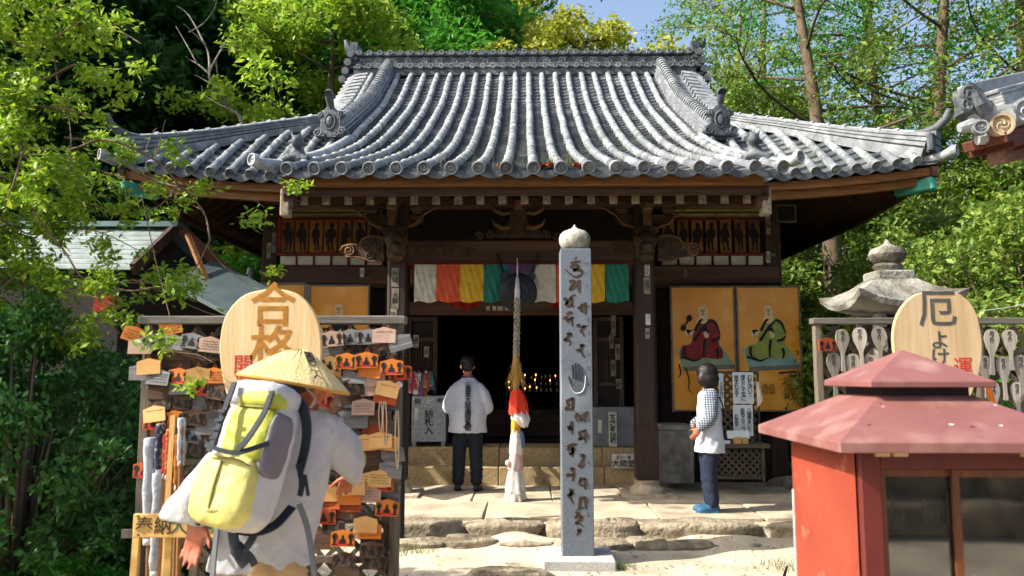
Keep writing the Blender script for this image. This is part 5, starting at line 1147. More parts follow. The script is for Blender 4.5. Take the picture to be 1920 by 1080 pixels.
for i, (px, py, lb) in enumerate(((1580, 640, 'top row, first from the left post'), (1613, 637, 'top row, second from the left post'), (1649, 636, 'top row, next to the big paddle sign'), (1564, 685, 'second row, nearest the left post'), (1600, 687, 'second row, half behind the red roof'), (1634, 688, 'second row, just above the red roof peak'), (1860, 642, 'top row, right of the big paddle sign'), (1894, 640, 'top row, second right of the big sign'), (1848, 690, 'second row, touching the big sign'), (1882, 692, 'second row, between two long handles'), (1915, 690, 'second row, at the picture edge'), (1864, 738, 'lowest row, left one by the orange charm'), (1908, 738, 'lowest row, right one'))):
    o = bpy.data.objects.new('small_paddle', sp_me); COL.objects.link(o); o.location = at(px, py, RYk - .02); o.rotation_euler = (R(-3), R(rnd.uniform(-4, 4)), R(rnd.uniform(-8, 8))); sc_ = rnd.uniform(.86, 1.02); o.scale = (sc_, 1, sc_ * rnd.uniform(.95, 1.05))
    tag(o, f'small grey wooden paddle on the right rack, {lb}', 'paddle', 'small paddles on the right rack')
    c = bpy.data.objects.new('lettering', tx_me); COL.objects.link(c); c.parent = o; c.location = (0, -.0012, .03); c.rotation_euler = (math.pi / 2, 0, 0)
o = bpy.data.objects.new('votive_plaque', pl_me['r']); COL.objects.link(o); o.location = at(1552, 640, RYk - .03); o.rotation_euler.z = .2; tag(o, 'faded red plaque on the left post of the right rack', 'plaque'); c = bpy.data.objects.new('printed_figures', fig_me); COL.objects.link(c); c.parent = o
q = MB(); p = at(1856, 742, 5.2); q.tube([p + Vector((-.02, 0, .1)), p + Vector((0, 0, .02)), p + Vector((.03, 0, -.12))], [.012, .02, .014], 8); tag(q.build('orange_tassel', mat('orange tassel', '#e07a1a', '#c06012', scale=20, rough=.6), smooth=True), 'orange tassel charm hanging beside the bleached paddle sign', 'charm')

# ------------------------------------------------------------------ stone lantern
m_lan = mat('lichen lantern stone', '#95938a', '#6a675f', scale=9, rough=.95, bump=.8, bscale=40, c3='#4f4a40', c3scale=4, c3lo=.5, c3hi=.65)
LNY = 6.1; lc = at(1665, 500, LNY); lan = thing('stone_lantern', 'old stone lantern with upturned cap rising behind the right rack', 'lantern', (lc.x, LNY, 0))
zz = lambda y: at(1665, y, LNY).z
q = MB(); q.lathe([(.01, zz(512)), (.09, zz(511)), (.11, zz(500)), (.09, zz(494)), (.125, zz(487)), (.14, zz(478)), (.12, zz(467)), (.06, zz(462)), (.025, zz(457)), (.004, zz(449))], (lc.x, LNY, 0), 24); q.build('jewel_finial', m_lan, lan, smooth=40)
q = MB(); q.box((lc.x, LNY, (zz(528) + zz(510)) / 2), (.28, .28, zz(510) - zz(528))); q.build('finial_base', m_lan, lan, bevel=.012)
q = MB(); hw_ = .37; rings = []
def capring(w, z, lift): 
    out = []
    for k in range(32):
        a = 2 * math.pi * k / 32; ca, sa = math.cos(a), math.sin(a); s_ = 1 / max(abs(ca), abs(sa)); corner = (min(abs(ca), abs(sa)) / max(abs(ca), abs(sa))) ** 2.5
        out.append(Vector((lc.x + ca * s_ * w * (1 + .04 * corner), LNY + sa * s_ * w * (1 + .04 * corner), z + lift * corner)))
    return out
q.loft([capring(.14, zz(592), 0), capring(.3, zz(586), .04), capring(hw_, zz(582), .085), capring(hw_ + .01, zz(572), .09), capring(.3, zz(558), .035), capring(.21, zz(542), .01), capring(.14, zz(526), 0)]); q.build('roof_cap', m_lan, lan, smooth=35)
fb = zz(592) - .42
for sx in (-1, 1):
    for sy in (-1, 1): q = MB(); q.box((lc.x + sx * .15, LNY + sy * .15, fb + .21), (.08, .08, .44)); q.build('fire_box_post', m_lan, lan, bevel=.008)
q = MB(); q.box((lc.x, LNY, fb + .2), (.26, .26, .38)); q.build('fire_box_core', m_dark, lan)
q = MB(); q.lathe([(.01, fb - .16), (.2, fb - .16), (.34, fb - .06), (.34, fb), (.01, fb)], (lc.x, LNY, 0), 6); q.build('platform', m_lan, lan, bevel=.01)
q = MB(); q.lathe([(.3, 0), (.3, .12), (.17, .2), (.14, .5), (.155, (fb - .16) / 2), (.14, fb - .4), (.17, fb - .15)], (lc.x, LNY, 0), 20); q.build('post', m_lan, lan, smooth=40)

# ------------------------------------------------------------------ red candle shrine
m_rtop = mat('faded red sheet roof', '#7e524e', '#6d4341', scale=3.5, rough=.55, c3='#8f6c65', c3scale=7, c3lo=.5, c3hi=.72, spec=.5, bump=.1, bscale=9); m_rbody = mat('red painted board', '#923f2c', '#7f3324', scale=2.5, rough=.6, c3='#a86a52', c3scale=11, c3lo=.6, c3hi=.75, bump=.12, bscale=14); m_rfrm = mat('shaded red frame', '#5e201d', '#4a1817', scale=3, rough=.5)  # front frame's shade is put into its darker red
m_glass = bpy.data.materials.new('window glass'); m_glass.use_nodes = True; N = m_glass.node_tree.nodes; L = m_glass.node_tree.links
gb = N['Principled BSDF']; gb.inputs['Base Color'].default_value = (.02, .022, .022, 1); gb.inputs['Roughness'].default_value = .04; gb.inputs['Specular IOR Level'].default_value = 1.0; gb.inputs['IOR'].default_value = 1.9
trn = N.new('ShaderNodeBsdfTransparent'); mx = N.new('ShaderNodeMixShader'); mx.inputs[0].default_value = .45; L.new(gb.outputs[0], mx.inputs[1]); L.new(trn.outputs[0], mx.inputs[2]); L.new(mx.outputs[0], N['Material Output'].inputs[0])
X0, X1, Y0, Y1 = 1.135, 1.80, 2.79, 3.47; zb = 1.445
shr = thing('candle_shrine', 'red painted candle shrine with two-tiered roof and sliding glass windows', 'shrine', ((X0 + X1) / 2, (Y0 + Y1) / 2, 0))
q = MB(); q.box((X0 + .01, (Y0 + Y1) / 2, .82), (.02, Y1 - Y0, 1.30)); q.build('side_panel', m_rbody, shr, bevel=.003)
q = MB(); q.box((X1 - .01, (Y0 + Y1) / 2, .82), (.02, Y1 - Y0, 1.30)); q.build('side_panel', m_rbody, shr, bevel=.003)
q = MB(); q.box(((X0 + X1) / 2, Y1 - .01, .82), (X1 - X0 - .045, .02, 1.30)); q.build('back_panel', m_rbody, shr)
q = MB(); q.box(((X0 + X1) / 2, (Y0 + Y1) / 2, .2), (X1 - X0 - .05, Y1 - Y0 - .05, .02)); q.build('floor_board', m_rfrm, shr)
for x in (X0 + .035, X1 - .035): q = MB(); q.box((x, Y0 + .0, .82), (.07, .05, 1.30)); q.build('corner_stile', m_rfrm, shr, bevel=.004)
for z, h_ in ((1.427, .088), (.22, .1)): q = MB(); q.box(((X0 + X1) / 2, Y0 + .001, z), (X1 - X0 - .142, .046, h_)); q.build('rail', m_rfrm, shr, bevel=.004)
for x in (X0 + .04, X1 - .04):
    for y in (Y0 + .05, Y1 - .05): q = MB(); q.box((x, y, .085), (.05, .05, .17)); q.build('leg', m_rfrm, shr)
m_sash = woodm('brown window sash', '#6a3a22', '#4a2716', axis=2, rough=.5)
for i, (a, b2, yy) in enumerate(((X0 + .072, (X0 + X1) / 2 + .02, Y0 + .012), ((X0 + X1) / 2 - .02, X1 - .072, Y0 - .005))):
    s_ = bpy.data.objects.new('sliding_window', None); COL.objects.link(s_); s_.parent = shr
    for x in (a + .012, b2 - .012): q = MB(); q.box((x, yy, .83), (.024, .014, 1.1)); q.build('sash', m_sash, s_)
    for z in (1.367, .295): q = MB(); q.box(((a + b2) / 2, yy, z), (b2 - a - .05, .014, .024)); q.build('sash', m_sash, s_)
    q = MB(); q.box(((a + b2) / 2, yy, .83), (b2 - a - .05, .004, 1.05)); q.build('pane', m_glass, s_)
for z in (.55, .85, 1.12): q = MB(); q.box(((X0 + X1) / 2, (Y0 + Y1) / 2 + .05, z), (X1 - X0 - .06, .4, .012)); q.build('shelf', m_iron, shr)
for k in range(26):
    x = rnd.uniform(X0 + .1, X1 - .1); y = rnd.uniform(Y0 + .15, Y1 - .2); z = rnd.choice((.556, .856, 1.126)); q = MB(); q.tube([(x, y, z), (x, y, z + rnd.uniform(.03, .12))], .006, 6); q.build('candle', m_wax, shr)
cx_, cy_ = (X0 + X1) / 2, (Y0 + Y1) / 2
def hiproof(w, d, z0, th, w2, d2, z1, name, m, par):
    q = MB(); r = lambda ww, dd, z: [Vector((cx_ - ww, cy_ - dd, z)), Vector((cx_ + ww, cy_ - dd, z)), Vector((cx_ + ww, cy_ + dd, z)), Vector((cx_ - ww, cy_ + dd, z))]
    q.loft([r(w - .01, d - .01, z0 + .001), r(w, d, z0), r(w, d, z0 + th), r(w2, d2, z1)]); return q.build(name, m, par, bevel=.003)
hiproof(.435, .46, zb, .035, .17, .17, 1.625, 'lower_roof', m_rtop, shr)
q = MB(); q.box((cx_, cy_, 1.64), (.32, .32, .045)); q.build('roof_neck', mat('black vent', '#241c20', rough=.7), shr)
hiproof(.225, .225, 1.655, .022, .006, .006, 1.795, 'upper_roof', m_rtop, shr)
m_alum = mat('scraped bare edge', '#b9b3ac', '#a08a84', scale=20, rough=.6)
q = MB(); q.box((X0 - .002, Y1 - .012, .72), (.004, .02, 1.0)); q.build('edge_strip', m_alum, shr)
for k in range(5): q = MB(); q.lathe([(.001, .002), (.008, .002), (.008, -.002), (.001, -.002)], (X0 - .001, Y0 + .1 + k * .13, .3), 8, Matrix.Rotation(math.pi / 2, 3, 'Y')); q.build('vent_hole', m_black, shr)
for x in (X0 + .06, X0 + .12, X1 - .12): q = MB(); q.box((x, Y0 - .06, zb - .008), (.045, .02, .016)); q.build('roof_batten', m_pale, shr)
m_chip = mat('bare primer', '#c9b8b0', rough=.8); m_rust = mat('rust spot', '#5a2a16', '#3c1a0e', scale=30, rough=.9)
def on_roof(u, v, up_=True):
    # front slope of the lower roof: u across, v from eave to neck
    y = cy_ - .46 + (.46 - .17) * v; x = cx_ + u * (.435 - (.435 - .17) * v); return Vector((x, y, zb + .035 + (1.625 - zb - .035) * v + .0015))
for k in range(7):
    p = on_roof(rnd.uniform(-.9, .9), rnd.uniform(.05, .85)); a = rnd.uniform(0, 3); s_ = rnd.uniform(.002, .006); q = MB()
    q.add([p + Vector((s_ * 2 * math.cos(a + t), s_ * math.sin(a + t), s_ * .48 * math.sin(a + t))) for t in (0, 1.2, 2.2, 3.3, 4.6)], [(0, 1, 2, 3, 4)]); q.build('paint_chip', m_chip if k % 3 else m_rust, shr)
# thin hooked stake beside it
q = MB(); p = at(1470, 1010, 5.6); q.tube(smooth_path([Vector((p.x, 5.6, 0)), Vector((p.x - .02, 5.6, .25)), Vector((p.x + .01, 5.58, .42)), Vector((p.x - .03, 5.6, .3))]), .006, 6); tag(q.build('bent_wire', m_iron, smooth=True), 'bent rusty wire standing by the red shrine', 'wire')

# ------------------------------------------------------------------ donated staffs and their sign, lower left
m_sign = woodm('pale sign board', '#cba765', '#b58f4e', axis=0, rough=.75, bump=.1); SGY = 3.75
sn = thing('offering_sign', 'low pale wooden trestle sign reading dedication in front of the staffs', 'sign', (at(330, 1000, SGY).x, SGY, 0))
a = at(252, 963, SGY); b_ = at(440, 1008, SGY); q = MB(); q.box(((a.x + b_.x) / 2, SGY, (a.z + b_.z) / 2), (b_.x - a.x, .022, a.z - b_.z)); q.build('sign_board', m_sign, sn, bevel=.004)
for i, (c, px, m_) in enumerate((('奉', 270, m_brown), ('納', 305, m_brown), ('大', 335, mat('green lettering', '#1c4a3a', rough=.7)), ('師', 366, MATS['green lettering']), ('場', 400, MATS['green lettering']))): lettering(c, .085, m_, sn, at(px, 988, SGY - .0125), weight=.0012)
for px in (256, 316, 430): q = MB(); x = at(px, 1000, SGY + .02).x; q.bar((x - (.03 if px == 256 else 0), SGY + .03, 0), (x, SGY + .03, a.z - .02), .03, .022, up=(0, 1, 0)); q.build('leg', m_sign, sn)
for px, py in ((259, 968), (259, 1003), (333, 974)): q = MB(); q.lathe([(.001, .002), (.005, .002), (.005, -.002), (.001, -.002)], at(px, py, SGY - .012), 8, MX); q.build('nail', m_iron, sn)
stc = thing('staff_stand', 'low timber stand holding the donated walking staffs upright', 'stand', (at(315, 900, 4.05).x, 4.05, 0))
for z in (.35, .9): q = MB(); q.box((at(315, 900, 4.05).x, 4.12, z), (.5, .03, .04)); q.build('rail', m_greyv, stc)
for px in (262, 368): q = MB(); q.box((at(px, 900, 4.12).x, 4.14, .5), (.04, .03, 1.0)); q.build('post', m_greyv, stc)
m_cg = mat('grey staff cloth', '#b4b9bd', '#9298a0', scale=12, rough=.9, bump=.4); m_navy = mat('navy brocade', '#1c2340', '#8a8470', scale=45, rough=.8, lo=.55, hi=.62); m_rbro = mat('red brocade', '#a83222', '#c98a4a', scale=60, rough=.8, lo=.5, hi=.6); m_obro = mat('orange brocade', '#c77a1e', '#8a4a18', scale=60, rough=.8)
m_staff = woodm('staff wood', '#8a6436', '#6b4a26', axis=2, rough=.7); m_staffp = woodm('new staff wood', '#c9a266', '#b58a4c', axis=2, rough=.7)
for (px0, px1, y0, ct_, ch, wood, lb, cw) in ((283, 292, 822, m_cg, .5, m_staff, 'walking staff wrapped in grey cloth, outermost left', .034), (303, 288, 795, m_navy, .27, m_staff, 'walking staff with navy brocade top', .026), (312, 308, 815, m_rbro, .2, m_staff, 'walking staff with red brocade top behind the navy one', .018), (318, 314, 806, m_rbro, .23, m_staff, 'walking staff with speckled red brocade top', .018), (326, 312, 775, None, 0, m_staffp, 'bare pale square staff, tallest of the bundle', .02), (334, 340, 815, m_obro, .26, m_staff, 'walking staff with orange brocade top', .018), (341, 346, 785, m_cg, .22, m_staff, 'walking staff with worn white cloth top, rightmost', .02), (300, 300, 880, m_cg, .5, m_staff, 'short staff in pale cloth sheath showing below the sign', .034)):
    p1 = at(px0, y0, 4.02); p0 = Vector((at(px1, 1000, 4.0).x, 3.98, 0)); t = thing('walking_staff', lb, 'staff', p0, 'donated walking staffs')
    dirv = (p0 - p1).normalized(); q = MB(); q.tube([p0, p1 + dirv * .01], [.012, .013] if ct_ else [.018, .018], 8 if ct_ else 4); q.build('shaft', wood, t, smooth=30)
    if ct_:
        e_ = p1 + dirv * ch; q = MB(); n = 8; pts = [p1.lerp(e_, k / n) for k in range(n + 1)]; q.tube([p1 - dirv * .005] + pts, [cw * .6] + [cw * (1 + .12 * math.sin(k * 1.9)) * (.75 if k == n else 1) for k in range(n + 1)], 10, flat=.6); q.build('cloth_cover', ct_, t, smooth=True)
        q = MB(); q.tube([e_ - dirv * .015, e_ + dirv * .015], [cw * .85, cw * .8], 10, flat=.7); q.build('cord_binding', m_cw, t, smooth=True)

# ------------------------------------------------------------------ corner of another tiled roof, upper right
m_woodr = woodm('reddish eave timber', '#5a2a1c', '#3c1a12', axis=0, rough=.7)
rb = thing('neighbour_roof', 'tiled eave corner of a neighbouring building reaching into view', 'roof', at(1920, 240, 5.2))
NY = 5.2; px_ = lambda x, y, Y=NY: at(1780 + x / 5.4, 120 + y / 5.4, Y)
for i, (y0, y1, x0) in enumerate(((250, 195, 170), (300, 240, 300), (330, 270, 330), (365, 300, 340), (395, 330, 350), (430, 360, 360), (465, 390, 375))):
    p0, p1 = px_(x0, y0 + 30), px_(1150, y1 - 130, NY + .5); p1 = p0 + (p1 - p0) * 4; q = MB(); q.bar(p0, p1, .26 if i else .12, .028 if i else .09); q.build('ridge_course' if i else 'ridge_cap', m_tile, rb, bevel=.006)
q = MB(); v = [px_(x, y) for x, y in ((130, 230), (170, 225), (260, 300), (340, 420), (380, 500), (330, 530), (260, 560), (220, 520), (140, 490), (160, 400), (130, 300))]; q.prism([(p.x, p.z) for p in v], lambda x, y, d: Vector((x, NY - .08 + d, y)), .2)
for (x, y) in ((190, 420), (230, 350), (190, 300)): q.tube(spiral(px_(x, y, NY - .1), .05, 1.4, 1, 1, (1, 0, 0), (0, 0, 1)), [.014] * 23, 6)
q.tube([px_(250, 300, NY - .1), px_(310, 420, NY - .12), px_(355, 520, NY - .1)], [.03, .035, .03], 8); q.build('ridge_end_ornament', m_tdark, rb, bevel=.01)
q = MB(); q.tube([px_(260, 600), px_(500, 500), px_(1100, 260, NY + .5), px_(500, 500) + (px_(1100, 260, NY + .5) - px_(500, 500)) * 4], .075, 12); q.tube([px_(520, 560, NY - .05), px_(800, 440, NY + .1), px_(1150, 300, NY + .5), px_(800, 440, NY + .1) + (px_(1150, 300, NY + .5) - px_(800, 440, NY + .1)) * 7], .1, 12); q.build('cover_tile', m_tile, rb, smooth=40)
def turned_disc(x, y, r, nm, m, rz=0):
    q = disc_mb(r); q.xf(Matrix.Translation(px_(x, y, NY - .1)) @ Matrix.Rotation(rz, 4, 'Z')); q.build(nm, m, rb, smooth=40)
turned_disc(315, 645, .047, 'eave_end_tile', m_tile, -.3); turned_disc(525, 620, .076, 'eave_end_tile', mat('tan clay tile', '#b3a083', '#8f7d64', scale=9, rough=.8), -.2); turned_disc(770, 470, .08, 'eave_end_tile', m_tile, -.2)  # middle end tile is tan, warmer than the grey ones beside it
q = MB(); q.tube([px_(100, 650), px_(220, 620), px_(430, 690)], [.03, .05, .04], 8); q.tube([px_(280, 760), px_(450, 740), px_(600, 640), px_(1000, 500, NY + .3)], [.04, .05, .05, .05], 8); q.build('eave_pan_tile', m_tile, rb, smooth=40)
for i, (a_, b2) in enumerate((((350, 800), (1100, 560)), ((420, 850), (1100, 650)), ((560, 850), (1100, 760)))):
    q = MB(); e0_ = px_(*a_, NY + .05 * i); q.bar(e0_, e0_ + (px_(*b2, NY + .4) - e0_) * 4, .3 + .02 * i, .07); q.build('eave_board', m_woodr, rb, bevel=.006)
q = MB(); q.bar(px_(470, 940, NY + .05), px_(900, 850, NY + .3), .12, .11); q.build('rafter', woodm('pale rafter', '#7a5a44', '#5a3f30', axis=0), rb, bevel=.006)
q = MB(); p0 = px_(1000, 900, NY + .6); q.box((p0.x + .35, NY + .9, p0.z / 2), (.14, .14, p0.z)); q.build('post', m_woodr, rb)
q = MB(); q.grid(lambda u, v: px_(420, 470, NY + .12) + (px_(1150, 200, NY + .62) - px_(420, 470, NY + .12)) * (u * 4) + Vector((1.5 * v, 1.6 * v, .2 * v)), 6, 6); q.build('roof_slope', m_pan, rb)
# thin wire to the right
q = MB(); q.tube([at(1836, 584, 5.4), at(1880, 578, 5.35), at(1960, 565, 5.3)], .003, 5); tag(q.build('stretched_wire', m_pipe), 'thin pale wire stretched over the right rack', 'wire')

# ------------------------------------------------------------------ small hall on the left behind the branches
m_metal = mat('pale green sheet roof', '#8f9a97', '#6c7774', scale=5, rough=.4, metal=.1, spec=.6); m_metald = mat('dark grey sheet roof', '#4d5a5c', '#3a4547', scale=2, rough=.5)
sh = thing('small_hall', 'little dark hall with pale ribbed metal roof behind the left branches', 'building', (-6.2, 11.5, 0))
pk = at(330, 428, 10.3); ey0 = at(150, 500, 9.6)
ridge0, ridge1 = Vector((pk.x, pk.y, pk.z)), Vector((pk.x - 3.4, pk.y + .35, pk.z + .1))
el0, el1 = at(245, 505, 9.3), at(245, 505, 9.3) + Vector((-3.4, .35, .1))
for k in range(9):
    t0, t1 = k / 9, (k + 1) / 9; q = MB(); A_, B_ = ridge0.lerp(el0, t0), ridge0.lerp(el0, t1 + .01); C_, D_ = ridge1.lerp(el1, t0), ridge1.lerp(el1, t1 + .01); up = Vector((0, 0, .015))
    q.loft([[A_, B_ + up, B_, A_ - up], [C_, D_ + up, D_, C_ - up]]); q.build('roof_sheet', m_metal, sh)
bk = ridge0 + Vector((.95, .55, -.95)); q = MB(); q.loft([[ridge0, bk, bk - Vector((0, 0, .05)), ridge0 - Vector((0, 0, .05))], [ridge1, bk + ridge1 - ridge0, bk + ridge1 - ridge0 - Vector((0, 0, .05)), ridge1 - Vector((0, 0, .05))]]); q.build('roof_back', m_metald, sh)
q = MB(); q.bar(ridge0 + Vector((.02, 0, .02)), el0 + Vector((.03, 0, .0)), .06, .14); q.build('gable_board', m_woodv, sh); q = MB(); q.bar(ridge0 + Vector((.02, 0, .02)), bk + Vector((.03, 0, 0)), .06, .14); q.build('gable_board', woodm('brown board', '#6a4028', '#4a2c1a', axis=2), sh)
q = MB(); q.bar(ridge0 + Vector((.1, -.1, .03)), ridge1 + Vector((0, 0, .03)), .14, .07); q.build('ridge_capping', mat('verdigris', '#4f6f6c', '#3d5855', scale=4, rough=.5), sh)
q = MB(); q.add([ridge0 + Vector((-.15, 0, -.08)), el0 + Vector((-.15, .05, -.05)), Vector((el0.x - .15, el0.y + .1, 0)), Vector((bk.x - .15, bk.y, 0)), bk + Vector((-.15, 0, -.05))], [(0, 1, 2, 3, 4)]); q.build('gable_wall', m_dark, sh)
q = MB(); q.add([el0 + Vector((-.15, .1, -.05)), el1 + Vector((0, .1, -.05)), Vector((el1.x, el1.y + .1, 0)), Vector((el0.x - .15, el0.y + .1, 0))], [(0, 1, 2, 3)]); q.build('front_wall', m_dark, sh)
e0, e1 = at(318, 528, 9.2), at(440, 592, 8.8); q = MB(); back = Vector((.1, 1.0, .4)); q.loft([[e0, e0 + back, e0 + back - Vector((0, 0, .03)), e0 - Vector((0, 0, .05))], [e1, e1 + back, e1 + back - Vector((0, 0, .03)), e1 - Vector((0, 0, .05))]]); q.build('lean_to_roof', m_metald, sh)
q = MB(); a = at(352, 440, 9.9); q.bar(a, at(395, 545, 9.5), .06, .05); q.build('brace', m_fascia, sh)
for px, w_ in ((195, 38),): pbox(px - w_ / 2, px + w_ / 2, 555, 585, 9.3, .06, 'red_fitting', m_redc, sh)
q = MB(); p = at(25, 700, 6.2); q.box((p.x, 6.2, .8), (.12, .12, 1.9)); tag(q.build('grey_post', m_greyv, bevel=.01), 'old grey post half hidden by leaves at the far left', 'post')
# ------------------------------------------------------------------ people
m_skin = mat('skin', '#b5714f', '#a05f42', scale=9, rough=.55); m_hair = mat('black hair', '#15110f', '#221a16', scale=60, rough=.45, bump=.4, bscale=120)
m_jack = mat('white cotton jacket', '#bfc3cc', '#b0b5c0', scale=5, rough=.85, bump=.5, bscale=18); m_navyt = mat('navy trousers', '#141a26', '#0e131c', scale=9, rough=.85, bump=.15, bscale=90); m_blk = mat('black shoe', '#101114', '#1a1b1f', scale=12, rough=.5)
def cap(mb, pts, rads, n=14, flat=1.0):
    pts = [Vector(p) for p in pts]; mb.tube(smooth_path(pts, 4), [interp([(i, r) for i, r in enumerate(rads)], k / 4) for k in range((len(pts) - 1) * 4 + 1)] if len(pts) > 2 else [rads[0] + (rads[1] - rads[0]) * k / 4 for k in range(5)], n, flat=flat)
    for p, r in ((pts[0], rads[0]), (pts[-1], rads[-1])): mb.ell(p, (r, r, r), 10, 6)
def sell(mb, c, r, M=None, e=.6, n=24, m=14):
    """rounded box"""
    c = Vector(c); rings = []; sp = lambda v: math.copysign(abs(v) ** e, v)
    for i in range(m + 1):
        t = -math.pi / 2 + math.pi * i / m; t = min(max(t, -1.53), 1.53); ring = []
        for k in range(n):
            a = 2 * math.pi * k / n; p = Vector((r[0] * sp(math.cos(t)) * sp(math.cos(a)), r[1] * sp(math.cos(t)) * sp(math.sin(a)), r[2] * sp(math.sin(t)))); ring.append(c + (M @ p if M is not None else p))
        rings.append(ring)
    mb.loft(rings)
def hand_mb(mb, wrist, d, nrm, thumb, curl=.35, s=1.0):
    """palm and five fingers; d towards the fingertips, nrm out of the back of the hand, thumb the side the thumb lies on"""
    w = Vector(wrist); d = Vector(d).normalized(); nrm = Vector(nrm); nrm = (nrm - d * nrm.dot(d)).normalized(); t = Vector(thumb); t = (t - d * t.dot(d) - nrm * t.dot(nrm)).normalized()
    Mx = Matrix((t, nrm, d)).transposed(); sell(mb, w + d * .05 * s, (.041 * s, .016 * s, .052 * s), Mx, .75, 16, 10); mb.ell(w, (.027 * s, .024 * s, .03 * s), 10, 6)
    for k, (o, l) in enumerate(((.031, .074), (.011, .083), (-.010, .077), (-.030, .060))):
        p = w + d * (.092 - .004 * abs(k - 1)) * s + t * o * s; dd = (d + t * (.10 - .07 * k)).normalized(); pts = [p - d * .02 * s, p]; c = curl
        for f_ in (.45, .32, .23):
            dd = (dd * math.cos(c * .5) - nrm * math.sin(c * .5)).normalized(); p = p + dd * l * f_ * s * 1.05; pts.append(p.copy())
        mb.tube(pts, [.0095 * s, .0092 * s, .0088 * s, .008 * s, .0066 * s], 8); mb.ell(pts[-1], (.0066 * s,) * 3, 8, 5)
    p = w + d * .02 * s + t * .03 * s; dd = (t * .8 + d * .75 - nrm * .25).normalized(); pts = [p]
    for l in (.035, .03, .024): p = p + dd * l * s; pts.append(p.copy()); dd = (dd + d * .25 - nrm * .12).normalized()
    mb.tube(pts, [.014 * s, .012 * s, .0105 * s, .008 * s], 8); mb.ell(pts[-1], (.008 * s,) * 3, 8, 5)
def folds(a, b, c_, amp):
    def f(co):
        u = np.sin(co[:, 0] * a + co[:, 2] * b + 2.2 * np.sin(co[:, 2] * c_ + co[:, 1] * 5)); v = np.sin(co[:, 2] * a * 1.2 - co[:, 0] * b * .8 + 1.9 * np.sin(co[:, 0] * c_ * 1.3 + co[:, 1] * 9)); w = np.sin(co[:, 0] * a * 2.1 - co[:, 2] * a * 1.4 + 2 * np.sin(co[:, 2] * c_ * 1.7))
        return amp * ((.6 - np.abs(u)) * .9 + (.6 - np.abs(v)) * .7 + (.6 - np.abs(w)) * .35)
    return f
def head_mb(mb, c, fwd, s=1.0, up=Vector((0, 0, 1))):
    """skull, jaw, nose, lips, brow and ears"""
    f = Vector(fwd).normalized(); x = f.cross(up).normalized(); u = x.cross(f); M = Matrix((x, f, u)).transposed(); P = lambda a, b, z: Vector(c) + (x * a + f * b + u * z) * s
    mb.ell(P(0, -.01, .02), (.074 * s, .092 * s, .098 * s), 18, 12, M); mb.ell(P(0, .025, -.05), (.056 * s, .066 * s, .062 * s), 14, 10, M); mb.ell(P(0, .06, -.095), (.026 * s, .022 * s, .02 * s), 10, 8, M)
    mb.tube([P(0, .078, .015), P(0, .1, -.018), P(0, .108, -.032), P(0, .088, -.04)], [.009 * s, .011 * s, .014 * s, .012 * s], 8)
    mb.ell(P(0, .083, -.062), (.024 * s, .012 * s, .006 * s), 10, 6, M); mb.ell(P(0, .082, -.073), (.021 * s, .012 * s, .006 * s), 10, 6, M); mb.ell(P(0, .078, .03), (.05 * s, .016 * s, .011 * s), 12, 6, M)
    for sg in (-1, 1): mb.ell(P(sg * .078, -.005, -.008), (.012 * s, .022 * s, .034 * s), 10, 8, M); mb.ell(P(sg * .03, .07, -.02), (.022 * s, .02 * s, .018 * s), 10, 6, M)
    return P, M
def eyes(P, M, par, s=1.0):
    for sg in (-1, 1):
        q = MB(); q.ell(P(sg * .031, .079, .008), (.014 * s, .008 * s, .007 * s), 10, 6, M); q.build('eye', m_paper, par, smooth=True)
        q = MB(); q.ell(P(sg * .031, .086, .008), (.006 * s, .003 * s, .006 * s), 8, 6, M); q.build('iris', m_blk, par, smooth=True)
        q = MB(); q.tube([P(sg * .014, .09, .03), P(sg * .03, .092, .036), P(sg * .05, .082, .031)], [.003, .004, .002], 6); q.build('eyebrow', m_hair, par, smooth=True)
def shoe(par, toe, heel, m, sole):
    toe = Vector(toe); heel = Vector(heel); d = (toe - heel).normalized(); x = d.cross(Vector((0, 0, 1))); L = (toe - heel).length; q = MB(); rings = []
    for t, w, h in ((0, .03, .055), (.08, .036, .085), (.25, .038, .095), (.45, .042, .075), (.65, .048, .055), (.85, .045, .045), (.97, .028, .033), (1, .01, .02)):
        c = heel + d * L * t; rings.append([c + x * w * math.cos(a) + Vector((0, 0, .012 + max(0, math.sin(a)) * h)) for a in (2 * math.pi * k / 14 for k in range(14))])
    q.loft(rings); o = q.build('shoe', m, par, smooth=True)
    q = MB(); rings = []
    for t, w in ((0, .03), (.05, .038), (.3, .038), (.65, .05), (.88, .047), (1.01, .014)):
        c = heel + d * L * t; rings.append([c - x * w, c + x * w, c + x * w + Vector((0, 0, .018)), c - x * w + Vector((0, 0, .018))])
    q.loft(rings); q.build('sole', sole, o)
# ---- man in a white pilgrim jacket, back to us
MY = 10.2; g = PZ; man = thing('person', 'man in white lettered jacket and dark trousers facing the doorway', 'person', (at(880, 910, MY).x, MY, PZ))
mx = at(877, 800, MY).x; J = lambda dx, dy, z: Vector((mx + dx, MY + dy, g + z))
b = MB(); P, M = head_mb(b, J(-.01, .06, 1.555), (.12, 1, -.35), 1.08)
cap(b, [J(0, .02, 1.3), J(-.005, .03, 1.47)], [.05, .055]); cap(b, [J(0, 0.01, 1.25), J(0, 0, 1.1), J(0, 0, .95)], [.07, .09, .1])
for sg in (-1, 1):
    cap(b, [J(sg * .06, 0, 1.32), J(sg * .16, .0, 1.27)], [.04, .04]); cap(b, [J(sg * .16, 0, 1.27), J(sg * .24, .0, 1.06), J(sg * .12, .22, 1.05)], [.04, .04, .033])
    cap(b, [J(sg * .09, 0, .92), J(sg * .1, .01, .5), J(sg * .105, -.01, .09)], [.085, .06, .04]); hand_mb(b, J(sg * .11, .24, 1.06), (-sg * .35, .5, .7), (sg, .2, .1), (0, -1, .5), .5)
